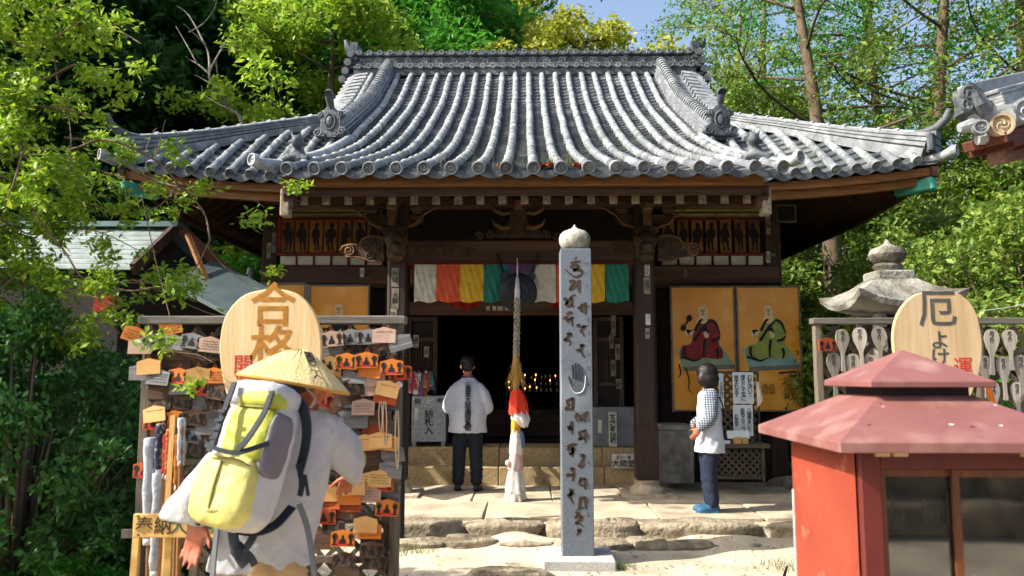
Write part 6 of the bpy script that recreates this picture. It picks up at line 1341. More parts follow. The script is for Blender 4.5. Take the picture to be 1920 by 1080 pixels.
remeshed(b, 'body', m_skin, man, .012, 4); eyes(P, M, man)
h_ = MB(); hc = J(-.01, .05, 1.58); h_.ell(hc + Vector((0, -.012, .018)), (.092, .108, .104)); h_.ell(hc + Vector((0, -.055, -.035)), (.08, .06, .062)); remeshed(h_, 'hair', m_hair, man, .01, 2, folds(160, 40, 60, .003))
jk = MB()
for z, rx_, ry, dy in ((1.40, .09, .075, .0), (1.36, .17, .10, 0), (1.3, .225, .125, 0), (1.15, .235, .15, .0), (1.0, .235, .155, 0), (.85, .235, .16, .0), (.72, .24, .165, 0), (.70, .235, .16, 0)): pass
prof = ((1.42, .07, .07, .02), (1.38, .115, .085, .01), (1.32, .175, .11, 0), (1.2, .215, .14, 0), (1.05, .235, .15, 0), (.9, .235, .155, 0), (.72, .245, .165, 0))
jk.loft([[J(rx_ * math.cos(a), dy + ry * math.sin(a), z) for a in (2 * math.pi * k / 28 for k in range(28))] for z, rx_, ry, dy in prof])
for sg in (-1, 1):
    cap(jk, [J(sg * .13, 0, 1.29), J(sg * .21, -.01, 1.17), J(sg * .245, .02, 1.03)], [.075, .08, .085]); cap(jk, [J(sg * .24, .03, 1.03), J(sg * .17, .18, 1.02)], [.085, .08])
remeshed(jk, 'jacket', m_jack, man, .014, 5, folds(16, 9, 7, .008))
tr = MB(); cap(tr, [J(0, 0, .86), J(0, 0, .8)], [.16, .165])
for sg in (-1, 1): cap(tr, [J(sg * .085, 0, .84), J(sg * .105, .02, .48), J(sg * .115, -.01, .13)], [.11, .088, .078])
remeshed(tr, 'trousers', m_navyt, man, .014, 4, folds(28, 14, 12, .006))
for sg in (-1, 1): shoe(man, J(sg * .15, .2, .0), J(sg * .11, -.07, 0), m_blk, m_blk)
cm_ = J(0, -.165, 1.0)
for i, c in enumerate('南無大師遍照金剛'): lettering(c, .085, m_inkk, man, J(.012, -.168 + (.03 if i == 0 else .008 if i == 1 else 0), 1.27 - i * .069), weight=.0012, extrude=.006)
cl = MB(); cl.tube([J(.07 * math.cos(a), .02 + .065 * math.sin(a), 1.425 + .012 * math.sin(a)) for a in (2 * math.pi * k / 20 for k in range(21))], .012, 8); cl.build('purple_collar', mat('purple stole', '#4a2f7a', rough=.7), man, smooth=True)
lettering('卍', .09, mat('faint crest', '#6d7077', rough=.8), man, J(.012, -.128, 1.345), extrude=.01)
# ---- visitor in a white tabard, facing left
WYp = 8.73; wo = thing('person', 'short-haired visitor in white tabard and checked shirt beside the notices', 'person', (at(1325, 950, WYp).x, WYp, PZ)); wx = at(1328, 800, WYp).x; J = lambda dx, dy, z: Vector((wx + dx, WYp + dy, g + z))
b = MB(); P, M = head_mb(b, J(-.015, .03, 1.43), (-.55, .83, -.2), .95)
cap(b, [J(.01, 0, 1.2), J(.0, .01, 1.34)], [.055, .05]); cap(b, [J(.01, 0, 1.17), J(.02, 0, 1.0), J(.01, 0, .84)], [.115, .11, .125])
cap(b, [J(.01, -.13, 1.24), J(-.01, -.17, 1.0), J(-.12, -.16, .885)], [.05, .04, .03]); cap(b, [J(.02, .14, 1.24), J(-.0, .17, 1.0), J(-.1, .1, .9)], [.05, .04, .03])
hand_mb(b, J(-.13, -.155, .875), (-.55, .1, -.8), (0, -1, .2), (-.3, 0, 1), .6, .92); hand_mb(b, J(-.11, .09, .895), (-.5, -.6, -.3), (0, 1, .2), (0, 0, 1), .6, .92)
for sg in (-1, 1): cap(b, [J(.01, sg * .075, .84), J(-.01, sg * .07, .46), J(.02, sg * .07, .08)], [.085, .058, .04])
remeshed(b, 'body', m_skin, wo, .012, 4); eyes(P, M, wo, .95)
h_ = MB(); hc = J(.005, .01, 1.45); h_.ell(hc + Vector((0, 0, .02)), (.118, .118, .11)); h_.ell(hc + Vector((.008, -.015, -.05)), (.118, .114, .105)); h_.ell(hc + Vector((-.03, -.06, -.05)), (.092, .055, .095)); h_.ell(hc + Vector((.03, .04, -.05)), (.075, .06, .08)); remeshed(h_, 'hair', mat('brown bob hair', '#1a0f0c', '#120a08', scale=60, rough=.5, bump=.15, bscale=120), wo, .01, 3, folds(150, 20, 60, .003))
ts = MB(); ts.loft([[J(.01 + rx_ * math.cos(a), ry * math.sin(a), z) for a in (2 * math.pi * k / 26 for k in range(26))] for z, rx_, ry in ((1.29, .06, .075), (1.26, .09, .13), (1.21, .115, .165), (1.05, .13, .165), (.9, .135, .165), (.75, .15, .18), (.62, .165, .19))]); remeshed(ts, 'tabard', m_jack, wo, .012, 4, folds(18, 10, 8, .007))
# checked shirt sleeves
m_chk = bpy.data.materials.new('checked shirt'); m_chk.use_nodes = True; N = m_chk.node_tree.nodes; L = m_chk.node_tree.links; bb = N['Principled BSDF']; bb.inputs['Roughness'].default_value = .9
tc = N.new('ShaderNodeTexCoord'); acc = None
for ax, rot in ((0, 0), (2, 0)):
    wv = N.new('ShaderNodeTexWave'); wv.bands_direction = 'X' if ax == 0 else 'Z'; wv.inputs['Scale'].default_value = 13; L.new(tc.outputs['Object'], wv.inputs[0])
    rp = N.new('ShaderNodeMapRange'); rp.inputs[1].default_value = .55; rp.inputs[2].default_value = .75; L.new(wv.outputs['Fac'], rp.inputs[0])
    if acc is None: acc = rp.outputs[0]
    else:
        ad = N.new('ShaderNodeMath'); ad.operation = 'ADD'; L.new(acc, ad.inputs[0]); L.new(rp.outputs[0], ad.inputs[1]); acc = ad.outputs[0]
mh = N.new('ShaderNodeMath'); mh.operation = 'MULTIPLY'; mh.inputs[1].default_value = .5; L.new(acc, mh.inputs[0]); mx_ = N.new('ShaderNodeMix'); mx_.data_type = 'RGBA'; mx_.inputs[6].default_value = (.02, .028, .05, 1); mx_.inputs[7].default_value = (.33, .38, .44, 1); L.new(mh.outputs[0], mx_.inputs[0]); L.new(mx_.outputs[2], bb.inputs[0])
for sg in (-1, 1):
    sl = MB(); cap(sl, [J(.01, sg * .13, 1.23), J(-.01, sg * .185, 1.0), J(-.11, sg * .17, .905)], [.075, .068, .055]); remeshed(sl, 'shirt_sleeve', m_chk, wo, .012, 3, folds(26, 14, 12, .006))
cl = MB(); cl.tube([J(.01 + .062 * math.cos(a), .075 * math.sin(a), 1.28) for a in (2 * math.pi * k / 18 for k in range(19))], .014, 8); cl.build('shirt_collar', m_chk, wo, smooth=True)
tr = MB(); cap(tr, [J(.01, 0, .8), J(.01, 0, .72)], [.145, .15])
for sg in (-1, 1): cap(tr, [J(.01, sg * .075, .76), J(-.01, sg * .07, .45), J(.015, sg * .065, .1)], [.105, .078, .068])
remeshed(tr, 'trousers', mat('indigo trousers', '#1b2740', '#131c30', scale=9, rough=.85), wo, .013, 4, folds(28, 14, 12, .005))
m_bs = mat('blue trainer', '#2c5f80', '#1c4460', scale=30, rough=.6)
for sg in (-1, 1): shoe(wo, J(-.17, sg * .075, 0), J(.08, sg * .065, 0), m_bs, mat('pale sole', '#3a6a8a', rough=.7))
pp = MB(); pp.tube(smooth_path([J(.06, -.15, 1.25), J(.12, -.14, 1.15), J(.15, -.1, 1.0)]), .008, 6); pp.build('tabard_piping', m_navyt, wo, smooth=True)

# ---- pilgrim with straw hat and rucksack
pg = thing('person', 'pilgrim in white jacket, straw hat and yellow rucksack reaching to the plaques', 'person', (at(490, 1010, 3.5).x, 3.5, 0))
A = lambda px, py, Y: at(px, py, Y)
neck = A(572, 768, 3.55); head = A(574, 722, 3.6); hip = A(488, 1045, 3.5); chest = A(532, 860, 3.5)
shL, shR = A(452, 792, 3.42), A(628, 800, 3.66); elL, wrL = A(398, 890, 3.4), A(372, 972, 3.36); elR, wrR = A(672, 862, 3.85), A(656, 893, 4.18)
b = MB(); P, M = head_mb(b, head, (.62, .75, -.15), 1.0); cap(b, [neck + Vector((-.01, -.03, -.06)), head + Vector((-.01, -.02, -.05))], [.062, .056])
cap(b, [neck + Vector((-.02, 0, -.1)), chest, hip], [.07, .09, .1]); cap(b, [neck + Vector((-.05, -.0, -.09)), shL + Vector((.06, .02, -.04))], [.04, .04]); cap(b, [neck + Vector((.02, .02, -.09)), shR + Vector((-.06, 0, -.04))], [.04, .04])
cap(b, [shL + Vector((.06, .02, -.04)), elL + Vector((-.02, 0, 0)), wrL], [.025, .03, .033]); cap(b, [shR + Vector((-.08, 0, -.06)), A(640, 842, 3.8), A(656, 872, 3.98), wrR], [.022, .022, .028, .03])
for sg in (-1, 1): cap(b, [hip + Vector((sg * .09, 0, -.03)), hip + Vector((sg * .11, .02, -.42)), Vector((hip.x + sg * .12, 3.5, .09))], [.07, .06, .04])
hand_mb(b, wrL + Vector((0, 0, -.01)), (-.12, -.1, -1), (.2, .9, 0), (1, -.2, -.3), .35, 1.08)
hand_mb(b, wrR, (-.3, .6, -.4), (.2, -.3, 1), (-.9, -.3, 0), .6, 1.0)
remeshed(b, 'body', mat('sun-tanned skin', '#b06a4e', '#985640', scale=14, rough=.5, bump=.1, bscale=60), pg, .0085, 3); eyes(P, M, pg)
h_ = MB(); h_.ell(head + Vector((-.03, -.03, .03)), (.085, .09, .085)); h_.ell(head + Vector((-.045, -.04, -.02)), (.06, .055, .045)); remeshed(h_, 'hair', m_hair, pg, .01, 2)
jk = MB(); rr = []
for c, rx_, ry in ((neck + Vector((-.01, -.01, .0)), .08, .075), (A(556, 785, 3.54), .16, .1), (A(538, 812, 3.52), .205, .125), (A(528, 880, 3.5), .2, .14), (A(512, 960, 3.5), .195, .145), (A(496, 1020, 3.5), .2, .155), (A(489, 1062, 3.5), .212, .165)):
    rr.append([c + Vector((rx_ * math.cos(a), ry * math.sin(a) + .25 * rx_ * math.cos(a), 0)) for a in (2 * math.pi * k / 30 for k in range(30))])
jk.loft(rr)
# left sleeve falls wide and open, right sleeve reaches out
def sleeve(mb, secs):
    """secs: centre, half-width vector, half-depth vector"""
    mb.loft([[c + u * math.cos(a) + v * math.sin(a) for a in (2 * math.pi * k / 24 for k in range(24))] for c, u, v in secs])
V = Vector
sleeve(jk, [(A(475, 790, 3.45), V((.07, 0, .06)), V((0, .1, 0))), (A(430, 830, 3.42), V((.085, 0, .05)), V((0, .11, 0))), (A(392, 890, 3.4), V((.105, 0, .03)), V((0, .105, 0))), (A(362, 945, 3.38), V((.115, 0, .0)), V((0, .09, 0))), (A(349, 976, 3.37), V((.116, 0, -.02)), V((0, .08, 0)))])
sleeve(jk, [(A(585, 805, 3.54), V((0, 0, .085)), V((.07, -.03, 0))), (A(606, 815, 3.6), V((0, 0, .105)), V((.065, -.03, 0))), (A(630, 832, 3.72), V((0, 0, .12)), V((.06, -.035, 0))), (A(652, 852, 3.86), V((0, 0, .125)), V((.055, -.03, 0))), (A(667, 866, 3.98), V((0, 0, .122)), V((.05, -.025, 0)))])
m_pj = mat('pilgrim cotton', '#b4b4b6', '#a5a6ac', scale=5, rough=.9, bump=.5, bscale=16, translucent=.12); remeshed(jk, 'jacket', m_pj, pg, .009, 5, folds(24, 13, 9, .005))
tr = MB(); cap(tr, [hip + V((0, 0, .0)), hip + V((0, 0, -.08))], [.16, .165])
for sg in (-1, 1): cap(tr, [hip + V((sg * .085, 0, -.03)), hip + V((sg * .115, .01, -.45)), V((hip.x + sg * .125, 3.5, .14))], [.115, .1, .09])
remeshed(tr, 'trousers', mat('beige trousers', '#b59468', '#a08156', scale=9, rough=.9), pg, .013, 4, folds(24, 12, 9, .006))
for sg in (-1, 1): shoe(pg, (hip.x + sg * .13 + .05, 3.68, 0), (hip.x + sg * .12, 3.42, 0), m_blk, m_blk)
# straw hat
Mh = Matrix.Rotation(R(9.5), 3, 'Y') @ Matrix.Rotation(R(-5), 3, 'X'); hcx = A(551, 722, 3.58)
m_straw2 = mat('woven sedge', '#d3bb84', '#c2a56a', scale=4, rough=.8, bump=.5, bscale=120, c3='#d8c490', c3scale=2.5); q = MB()
hprof = [(.247, 0), (.25, .004), (.225, .028), (.19, .056), (.15, .086), (.105, .118), (.065, .143), (.03, .158), (.004, .162)]
q.lathe(hprof + [(.002, .155), (.06, .135), (.15, .076), (.2, .04), (.243, 0)], V((0, 0, 0)), 150); rr = random.Random(4); jit = [rr.uniform(-.0022, .0022) for _ in range(150)]
q.v = [hcx + Mh @ (p + V((0, 0, jit[i % 150] + .0008 * math.sin(i // 150 * 2.3 + i))) * 1.0) for i, p in enumerate(q.v)]; hat = q.build('straw_hat', m_straw2, pg, smooth=50)
q = MB(); q.lathe([(.244, -.004), (.251, -.003), (.252, .006), (.245, .007)], hcx, 56, Mh); q.build('hat_binding', mat('straw binding', '#b5863a', rough=.8), hat, smooth=40)
for i, c in enumerate('同行二人'):
    t = .16 + .2 * i; rr_, zz_ = interp([(0, .05), (1, .235)], t), interp([(k_ / 8, z) for k_, z in enumerate((.150, .135, .118, .1, .08, .062, .045, .026, .01))], t); az = R(-47)
    lp = V((rr_ * math.cos(az), rr_ * math.sin(az), zz_ + .004)); e_ = V((math.cos(az), math.sin(az), 0)); sl = -.72; dn = (e_ + V((0, 0, sl))).normalized(); xx = V((-math.sin(az), math.cos(az), 0)); nn = xx.cross(-dn).normalized()
    M3 = Matrix((xx, -dn, nn)).transposed(); W3 = Mh @ M3; M4 = W3.to_4x4(); M4.translation = hcx + Mh @ lp - wloc(pg) + Mh @ nn * .004; inst('lettering', text_mesh(c, .05, m_inkb, weight=.0006, extrude=.002), hat, M4)
q = MB(); q.tube(smooth_path([hcx + V((.06, -.06, .0)), A(590, 745, 3.52), A(582, 765, 3.5)]), .006, 6); q.build('chin_strap', m_pj, pg, smooth=True)
# rucksack
pack = bpy.data.objects.new('rucksack', None); COL.objects.link(pack); pack.parent = pg
m_pgrey = mat('pale grey nylon', '#b4b3b2', '#9c9da3', scale=6, rough=.7, bump=.35, bscale=20); m_lime = mat('lime nylon', '#a3a63c', '#8f9432', scale=7, rough=.6, bump=.35, bscale=24); m_yel = mat('pale yellow nylon', '#c2ba6e', '#aea65a', scale=7, rough=.6, bump=.45, bscale=16); m_purp = mat('mauve nylon', '#6c6870', '#5c5862', scale=4, rough=.6); m_strap = mat('dark strap', '#1b222c', '#232b36', scale=20, rough=.8)
pc = A(466, 858, 3.22); u = (A(502, 735, 3.3) - A(432, 985, 3.15)).normalized(); n_ = V((-.38, -.92, 0)); n_ = (n_ - u * n_.dot(u)).normalized(); r_ = u.cross(-n_).normalized() * 1.0
if r_.x < 0: r_ = -r_
Mp = Matrix((r_, n_, u)).transposed(); Q = lambda a, b_, c: pc + r_ * a + n_ * b_ + u * c
def bag(c, r, m, name, e=.6, par=pack, fl=.004):
    q = MB(); sell(q, Q(*c), r, Mp, e); return remeshed(q, name, m, par, .01, 2, folds(34, 20, 15, fl * .45))
bag((.0, -.02, .0), (.145, .095, .285), m_pgrey, 'pack_body', .5, fl=.007); bag((.0, .0, .245), (.14, .11, .06), m_pgrey, 'lid', .6, fl=.007); bag((.025, .045, .085), (.115, .055, .12), m_lime, 'front_panel', .55, fl=.008); bag((-.015, .05, -.14), (.14, .07, .142), m_yel, 'front_pocket', .55, fl=.010); bag((.135, .015, .05), (.02, .07, .13), m_purp, 'side_panel', .55); bag((.04, .05, .22), (.1, .065, .04), m_lime, 'lid_panel', .6)
def strap(pts, w, name='strap', m=None, par=None):
    q = MB(); pts = smooth_path([V(p) for p in pts], 5); rings = []
    for i, p in enumerate(pts):
        t = (pts[min(i + 1, len(pts) - 1)] - pts[max(i - 1, 0)]).normalized(); s_ = t.cross(n_); s_ = s_.normalized() if s_.length > .05 else r_; d = s_.cross(t).normalized() * .004; rings.append([p - s_ * w + d, p + s_ * w + d, p + s_ * w - d, p - s_ * w - d])
    q.loft(rings); return q.build(name, m or m_strap, par or pack)
strap([Q(-.14, .1, .02), Q(-.05, .165, .0), Q(.06, .145, -.01), Q(.15, .08, .05)], .009); strap([Q(-.06, .13, .27), Q(-.05, .15, .15), Q(-.045, .165, .02), Q(-.05, .17, -.02)], .012); strap([Q(.11, .1, .25), Q(.12, .12, .16), Q(.1, .14, .06), Q(.06, .14, .0)], .012)
for k in range(5): q = MB(); q.box(Q(-.045, .168, .14 - k * .035), (.035, .008, .012), Mp); q.build('buckle', m_strap, pack)
strap([A(548, 752, 3.38), A(566, 760, 3.32), A(575, 800, 3.3), A(572, 840, 3.31), A(562, 880, 3.33)], .022, 'shoulder_strap'); strap([A(560, 870, 3.3), A(566, 905, 3.28), A(562, 930, 3.28)], .012); strap([A(572, 890, 3.28), A(578, 930, 3.27)], .006)
strap([A(395, 972, 3.3), A(430, 988, 3.24), A(475, 996, 3.22), A(515, 985, 3.28), A(548, 950, 3.34)], .02, 'hip_belt'); strap([A(560, 945, 3.3), A(575, 985, 3.3), A(585, 1040, 3.3), A(592, 1100, 3.3)], .012, m=mat('grey strap', '#5b6166', rough=.8)); strap([A(407, 985, 3.28), A(402, 1040, 3.28), A(396, 1110, 3.28)], .011, m=MATS['grey strap'])
strap([A(436, 990, 3.22), A(440, 1020, 3.2), A(450, 1045, 3.2), A(462, 1060, 3.2)], .022); strap([A(480, 995, 3.22), A(470, 1015, 3.2), A(455, 1035, 3.19)], .016); strap([A(455, 1030, 3.19), A(470, 1045, 3.2), A(478, 1060, 3.2)], .014)
q = MB(); q.ell(A(445, 1030, 3.2), (.03, .025, .035)); remeshed(q, 'knotted_pouch', m_strap, pack, .008, 2); strap([A(372, 985, 3.3), A(368, 968, 3.28), A(380, 958, 3.27)], .008)
for pts in ([Q(-.13, .08, -.04), Q(-.05, .118, -.03), Q(.05, .118, -.03), Q(.1, .09, -.05)], [Q(-.12, .06, -.25), Q(-.02, .115, -.23), Q(.08, .1, -.22)], [Q(-.05, .09, .19), Q(.04, .1, .185), Q(.12, .085, .19)], [Q(-.02, .12, -.04), Q(-.02, .125, -.13), Q(-.02, .118, -.22)]): strap(pts, .0035, 'seam', mat('dull piping', '#7d7a4a', rough=.8))
q = MB(); c = A(679, 862, 4.06); q.ell(c, (.02, .03, .045)); q.build('green_pouch', m_lime, pg, smooth=True)
# ------------------------------------------------------------------ vegetation
def leafm(name, c1, c2, tr=.35, rough=.5):
    return mat(name, c1, c2, island=True, rough=rough, translucent=tr, spec=.4)
L_dark = leafm('dark evergreen leaf', '#28501e', '#3c6a2c', .35); L_mid = leafm('mid green leaf', '#3c7a24', '#579a32', .45); L_bri = leafm('bright spring leaf', '#6f9c28', '#a9bb42', .48); L_yel = leafm('yellow green leaf', '#93a336', '#b8b548', .5); L_hedge = leafm('hedge leaf', '#2c5622', '#4c7e34', .35); L_bush = leafm('sunny bush leaf', '#4c7426', '#8c9c42', .4)
m_bark = mat('grey bark', '#6b5c49', '#43382b', scale=5, rough=.95, bump=.8, bscale=18, stretch=(1, 1, .3)); m_twig = mat('bare twig', '#7d6a58', '#5a4738', scale=9, rough=.9); m_pale = mat('bleached dead wood', '#9a9384', '#6f685b', scale=9, rough=.9)
def leaves_mesh(name, pts, size, m, seed, up=.35, aspect=.5, var=.6):
    """one small folded leaf at every point of pts (n,3)"""
    rs = np.random.RandomState(seed); n = len(pts)
    nrm = rs.normal(size=(n, 3)); nrm[:, 2] = np.abs(nrm[:, 2]) + up; nrm /= np.linalg.norm(nrm, axis=1)[:, None]
    d = rs.normal(size=(n, 3)); d[:, 2] -= .35; d -= nrm * (d * nrm).sum(1)[:, None]; d /= np.linalg.norm(d, axis=1)[:, None]
    s = np.cross(nrm, d); L = size * (1 + var * rs.uniform(-1, 1, n))[:, None]; W = L * aspect * .5
    v = np.stack([pts, pts + d * L * .5 + s * W + nrm * L * .08, pts + d * L, pts + d * L * .5 - s * W + nrm * L * .08], 1).reshape(-1, 3)
    i = np.arange(n)[:, None] * 4; f = np.concatenate([i, i + 1, i + 2, i, i + 2, i + 3], 1).reshape(-1)
    me = bpy.data.meshes.new(name); me.vertices.add(4 * n); me.vertices.foreach_set('co', v.ravel().astype(np.float32)); me.loops.add(6 * n); me.loops.foreach_set('vertex_index', f.astype(np.int32))
    me.polygons.add(2 * n); me.polygons.foreach_set('loop_start', np.arange(2 * n, dtype=np.int32) * 3); me.update(calc_edges=True); me.materials.append(m); return me
def clumps(cen, rad, per, seed, shell=.55, flat=.7):
    rs = np.random.RandomState(seed); out = []
    for c, r in zip(cen, rad):
        n = int(per * (r / np.mean(rad)) ** 2); d = rs.normal(size=(n, 3)); d /= np.linalg.norm(d, axis=1)[:, None]; q = r * (shell + (1 - shell) * rs.uniform(0, 1, n)) * rs.uniform(.6, 1.05, n)
        out.append(np.array(c) + d * q[:, None] * np.array([1, 1, flat]))
    return np.concatenate(out)
def make_tree(seed, h, tr, spread, nl, sub, cr, per, size, m, bare=.35, droop=0.0, bend=.5, aspect=.5, flat=.7, top=1.0, lr_=.36):
    """trunk with limbs and twigs; leaf clumps gather along the twigs"""
    rr = random.Random(seed); tb_ = MB(); cen, rad = [], []
    ph = rr.uniform(0, 6); tp = [Vector((bend * math.sin(ph + t * 2.5) * t, bend * math.cos(ph + t * 2) * t, h * t)) for t in (0, .15, .3, .45, .6, .75, .9)]
    tb_.tube(smooth_path(tp, 3), [tr * (1.25 if i == 0 else 1) * (1 - .8 * i / 18) for i in range(19)], 9)
    for k in range(nl):
        t = bare + (.97 - bare) * (k + rr.random()) / nl; i = min(int(t / .15), 5); p = tp[i].lerp(tp[i + 1], min(1, t / .15 - i)); a = k * 2.4 + rr.uniform(-.4, .4)
        ln = spread * (1 - .55 * max(0, (t - bare) / (1 - bare)) ** 1.6 * top) * rr.uniform(.7, 1.1); up = rr.uniform(.15, .6)
        pts = [p, p + Vector((math.cos(a) * ln * .4, math.sin(a) * ln * .4, ln * up * .35)), p + Vector((math.cos(a + .15) * ln * .75, math.sin(a + .15) * ln * .75, ln * (up * .55 - droop * .2))), p + Vector((math.cos(a + .25) * ln, math.sin(a + .25) * ln, ln * (up * .6 - droop)))]
        r0 = tr * lr_ * (1 - .6 * t); tb_.tube(smooth_path(pts, 3), [r0 * (1 - .85 * j / 9) for j in range(10)], 6)
        for j in range(sub):
            u = .35 + .65 * (j + rr.random()) / sub; b0 = pts[1].lerp(pts[2], min(1, (u - .35) / .4)) if u < .75 else pts[2].lerp(pts[3], (u - .75) / .25)
            e_ = b0 + Vector((rr.gauss(0, 1), rr.gauss(0, 1), rr.gauss(.25, .5) - droop)) * ln * .22; tb_.tube([b0, b0.lerp(e_, .5) + Vector((0, 0, .03 * ln)), e_], [r0 * .3, r0 * .2, r0 * .08], 4); cen.append(tuple(e_)); rad.append(cr * rr.uniform(.6, 1.25))
    return tb_, leaves_mesh('crown', clumps(cen, rad, per, seed, flat=flat), size, m, seed, aspect=aspect)
TREES = {}
def tree_kind(key, **k):
    t_, c_ = make_tree(**k); TREES[key] = (t_.mesh('trunk', m_bark, True), c_)
def plant(key, x, y, s, rz, label, cat='tree', group=None, name='broadleaf_tree', z=None, sz=1.0):
    o = thing(name, label, cat, (x, y, (hill(x, y) if z is None else z) - .05), group, rz); o.scale = (s, s, s * sz)
    for nm, me in zip(('trunk', 'crown'), TREES[key]): c = bpy.data.objects.new(nm, me); COL.objects.link(c); c.parent = o
    return o
tree_kind('dense', seed=3, h=12, tr=.26, spread=4.2, nl=22, sub=7, cr=.85, per=150, size=.2, m=L_dark, bare=.12)
tree_kind('dense2', seed=9, h=12, tr=.24, spread=3.8, nl=20, sub=7, cr=.85, per=140, size=.2, m=L_mid, bare=.15)
tree_kind('camphor', seed=5, h=11, tr=.22, spread=3.2, nl=18, sub=7, cr=.62, per=170, size=.15, m=L_bri, bare=.3)
tree_kind('yellow', seed=6, h=12, tr=.22, spread=3.4, nl=20, sub=7, cr=.62, per=160, size=.16, m=L_yel, bare=.25)
tree_kind('weeping', seed=8, h=13, tr=.25, spread=3.6, nl=24, sub=7, cr=.7, per=150, size=.26, m=L_mid, bare=.15, droop=.35, aspect=.28, flat=1.1)
tree_kind('sparse', seed=12, h=13, tr=.3, spread=4.5, nl=15, sub=9, cr=.6, per=58, size=.11, m=L_bush, bare=.38, bend=1.0, top=.6, lr_=.22)
tree_kind('sparse2', seed=15, h=13, tr=.22, spread=4.0, nl=14, sub=9, cr=.6, per=50, size=.11, m=L_mid, bare=.4, bend=.8, top=.6, lr_=.22)
tree_kind('bushy', seed=18, h=9, tr=.16, spread=3.0, nl=22, sub=8, cr=.55, per=150, size=.13, m=L_bush, bare=.06)
G_ = 'trees on the hillside behind the hall'
def px_plant(key, px, Y, s, rz, label, **k): return plant(key, at(px, 300, Y).x, Y, s, rz, label, group=G_, **k)
# dark wood at the upper left
for i, (px, Y, s, key, lb) in enumerate(((-60, 19, 1.1, 'dense', 'dark evergreen tree at the left edge behind the leafy branches'), (120, 21.5, 1.2, 'dense', 'dark evergreen tree above the small hall roof'), (270, 22, 1.2, 'dense', 'tall dark evergreen tree above the left roof corner'), (420, 24, 1.3, 'dense', 'dark evergreen tree behind the bleached dead branches'), (540, 27, 1.4, 'dense', 'dark evergreen tree filling the gap left of the yellow-green tree'), (30, 24, 1.3, 'dense', 'deep shaded tree far up the slope at the left'), (200, 26, 1.35, 'dense', 'deep shaded tree far up the slope over the left roof horn'), (350, 27, 1.4, 'dense2', 'shaded green tree far behind the left hip ridge'), (760, 25, 1.25, 'dense2', 'green tree behind the left half of the main ridge'), (890, 25, 1.1, 'dense2', 'green tree just above the middle of the main ridge'), (690, 28, 1.4, 'dense', 'dark tree between the yellow-green tree and the main ridge'), (880, 30, 1.3, 'dense2', 'far green tree peeping over the middle of the ridge'))):
    px_plant(key, px, Y, s, i * 1.3, lb)
px_plant('camphor', 640, 18.6, 1.06, .5, 'sunlit yellow-green tree rising left of the main ridge'); px_plant('dense2', 560, 18.0, .52, 2.5, 'smaller feathery green tree behind the left demon tile')
px_plant('weeping', 830, 21.8, 1.02, .3, 'drooping fresh green tree above the main ridge'); px_plant('yellow', 1120, 20.8, 1.0, 1.2, 'golden green tree above the right part of the ridge'); px_plant('weeping', 700, 24.5, 1.1, 2.2, 'drooping green tree beside the sunlit yellow-green one')
# off to the left, the wood that keeps the slope in shade
for i, (x, y, s) in enumerate(((-15, 17, 1.2), (-19, 22, 1.3), (-13, 23, 1.25), (-22, 17, 1.3))): plant('dense', x, y, s, i * 2.1, f'{ORD[i]} dark evergreen tree in the wood beyond the left edge', group=G_)
# open trees against the sky on the right
for i, (px, Y, s, key, rz, lb) in enumerate(((1545, 18.0, 1.0, 'sparse', .4, 'thick ivy-clad leaning tree above the right hip ridge'), (1700, 19.5, 1.0, 'sparse2', 2.0, 'slim bare-stemmed tree with orange bark against the sky'), (1765, 17.5, 1.05, 'sparse', 3.6, 'stout dark-trunked tree above the right roof corner'), (1400, 22, 1.0, 'sparse2', 1.1, 'slender tree leaning over the right end of the ridge'), (1630, 22, 1.05, 'sparse2', 4.0, 'thin tree between the ivy-clad and the orange-barked trees'), (1480, 25, 1.1, 'sparse', 5.0, 'open tree far behind the right hip ridge'), (1860, 20, 1.1, 'sparse', 1.9, 'open tree behind the neighbouring tiled eave'), (1960, 23, 1.1, 'sparse2', .2, 'open tree at the right edge of the view'))):
    px_plant(key, px, Y, s, rz, lb, name='open_tree')
for i, (px, Y, s, lb) in enumerate(((1440, 19.8, 1.0, 'bright leafy tree above the right descending ridge'), (1360, 22.5, 1.05, 'leafy tree half hidden by the right end of the ridge'), (1530, 21.5, .85, 'leafy tree behind the ivy-clad trunk'), (1640, 20.5, .72, 'leafy tree behind the right hip ridge'), (1740, 18.5, .7, 'leafy tree behind the right roof corner'), (1850, 17.5, .85, 'leafy tree behind the neighbouring roof ornament'), (1960, 16.5, .9, 'leafy tree at the far right edge'))): px_plant('bushy', px, Y, s, i * 1.1, lb)
# bushes
def make_bush(seed, w, d, h, n, cr, per, size, m, flat=.8):
    rr = random.Random(seed); tb_ = MB(); cen, rad = [], []
    for k in range(n):
        a = rr.uniform(0, 6.28); t = rr.random() ** .5; z = h * (.12 + .85 * rr.random() * (1 - .35 * t * t)); f = math.sqrt(max(.05, 1 - (z / h) ** 2.4)); x, y = math.cos(a) * t * w / 2 * f, math.sin(a) * t * d / 2 * f
        cen.append((x, y, z)); rad.append(cr * rr.uniform(.6, 1.3)); b0 = Vector((x * .15, y * .15, 0)); e_ = Vector((x, y, z)); tb_.tube([b0, b0.lerp(e_, .5) + Vector((0, 0, .1 * h)), e_], [.018 * h ** .5, .012 * h ** .5, .004], 5)
    return tb_, leaves_mesh('crown', clumps(cen, rad, per, seed, flat=flat), size, m, seed)
def bush_kind(key, **k):
    t_, c_ = make_bush(**k); TREES[key] = (t_.mesh('stems', m_twig, True), c_)
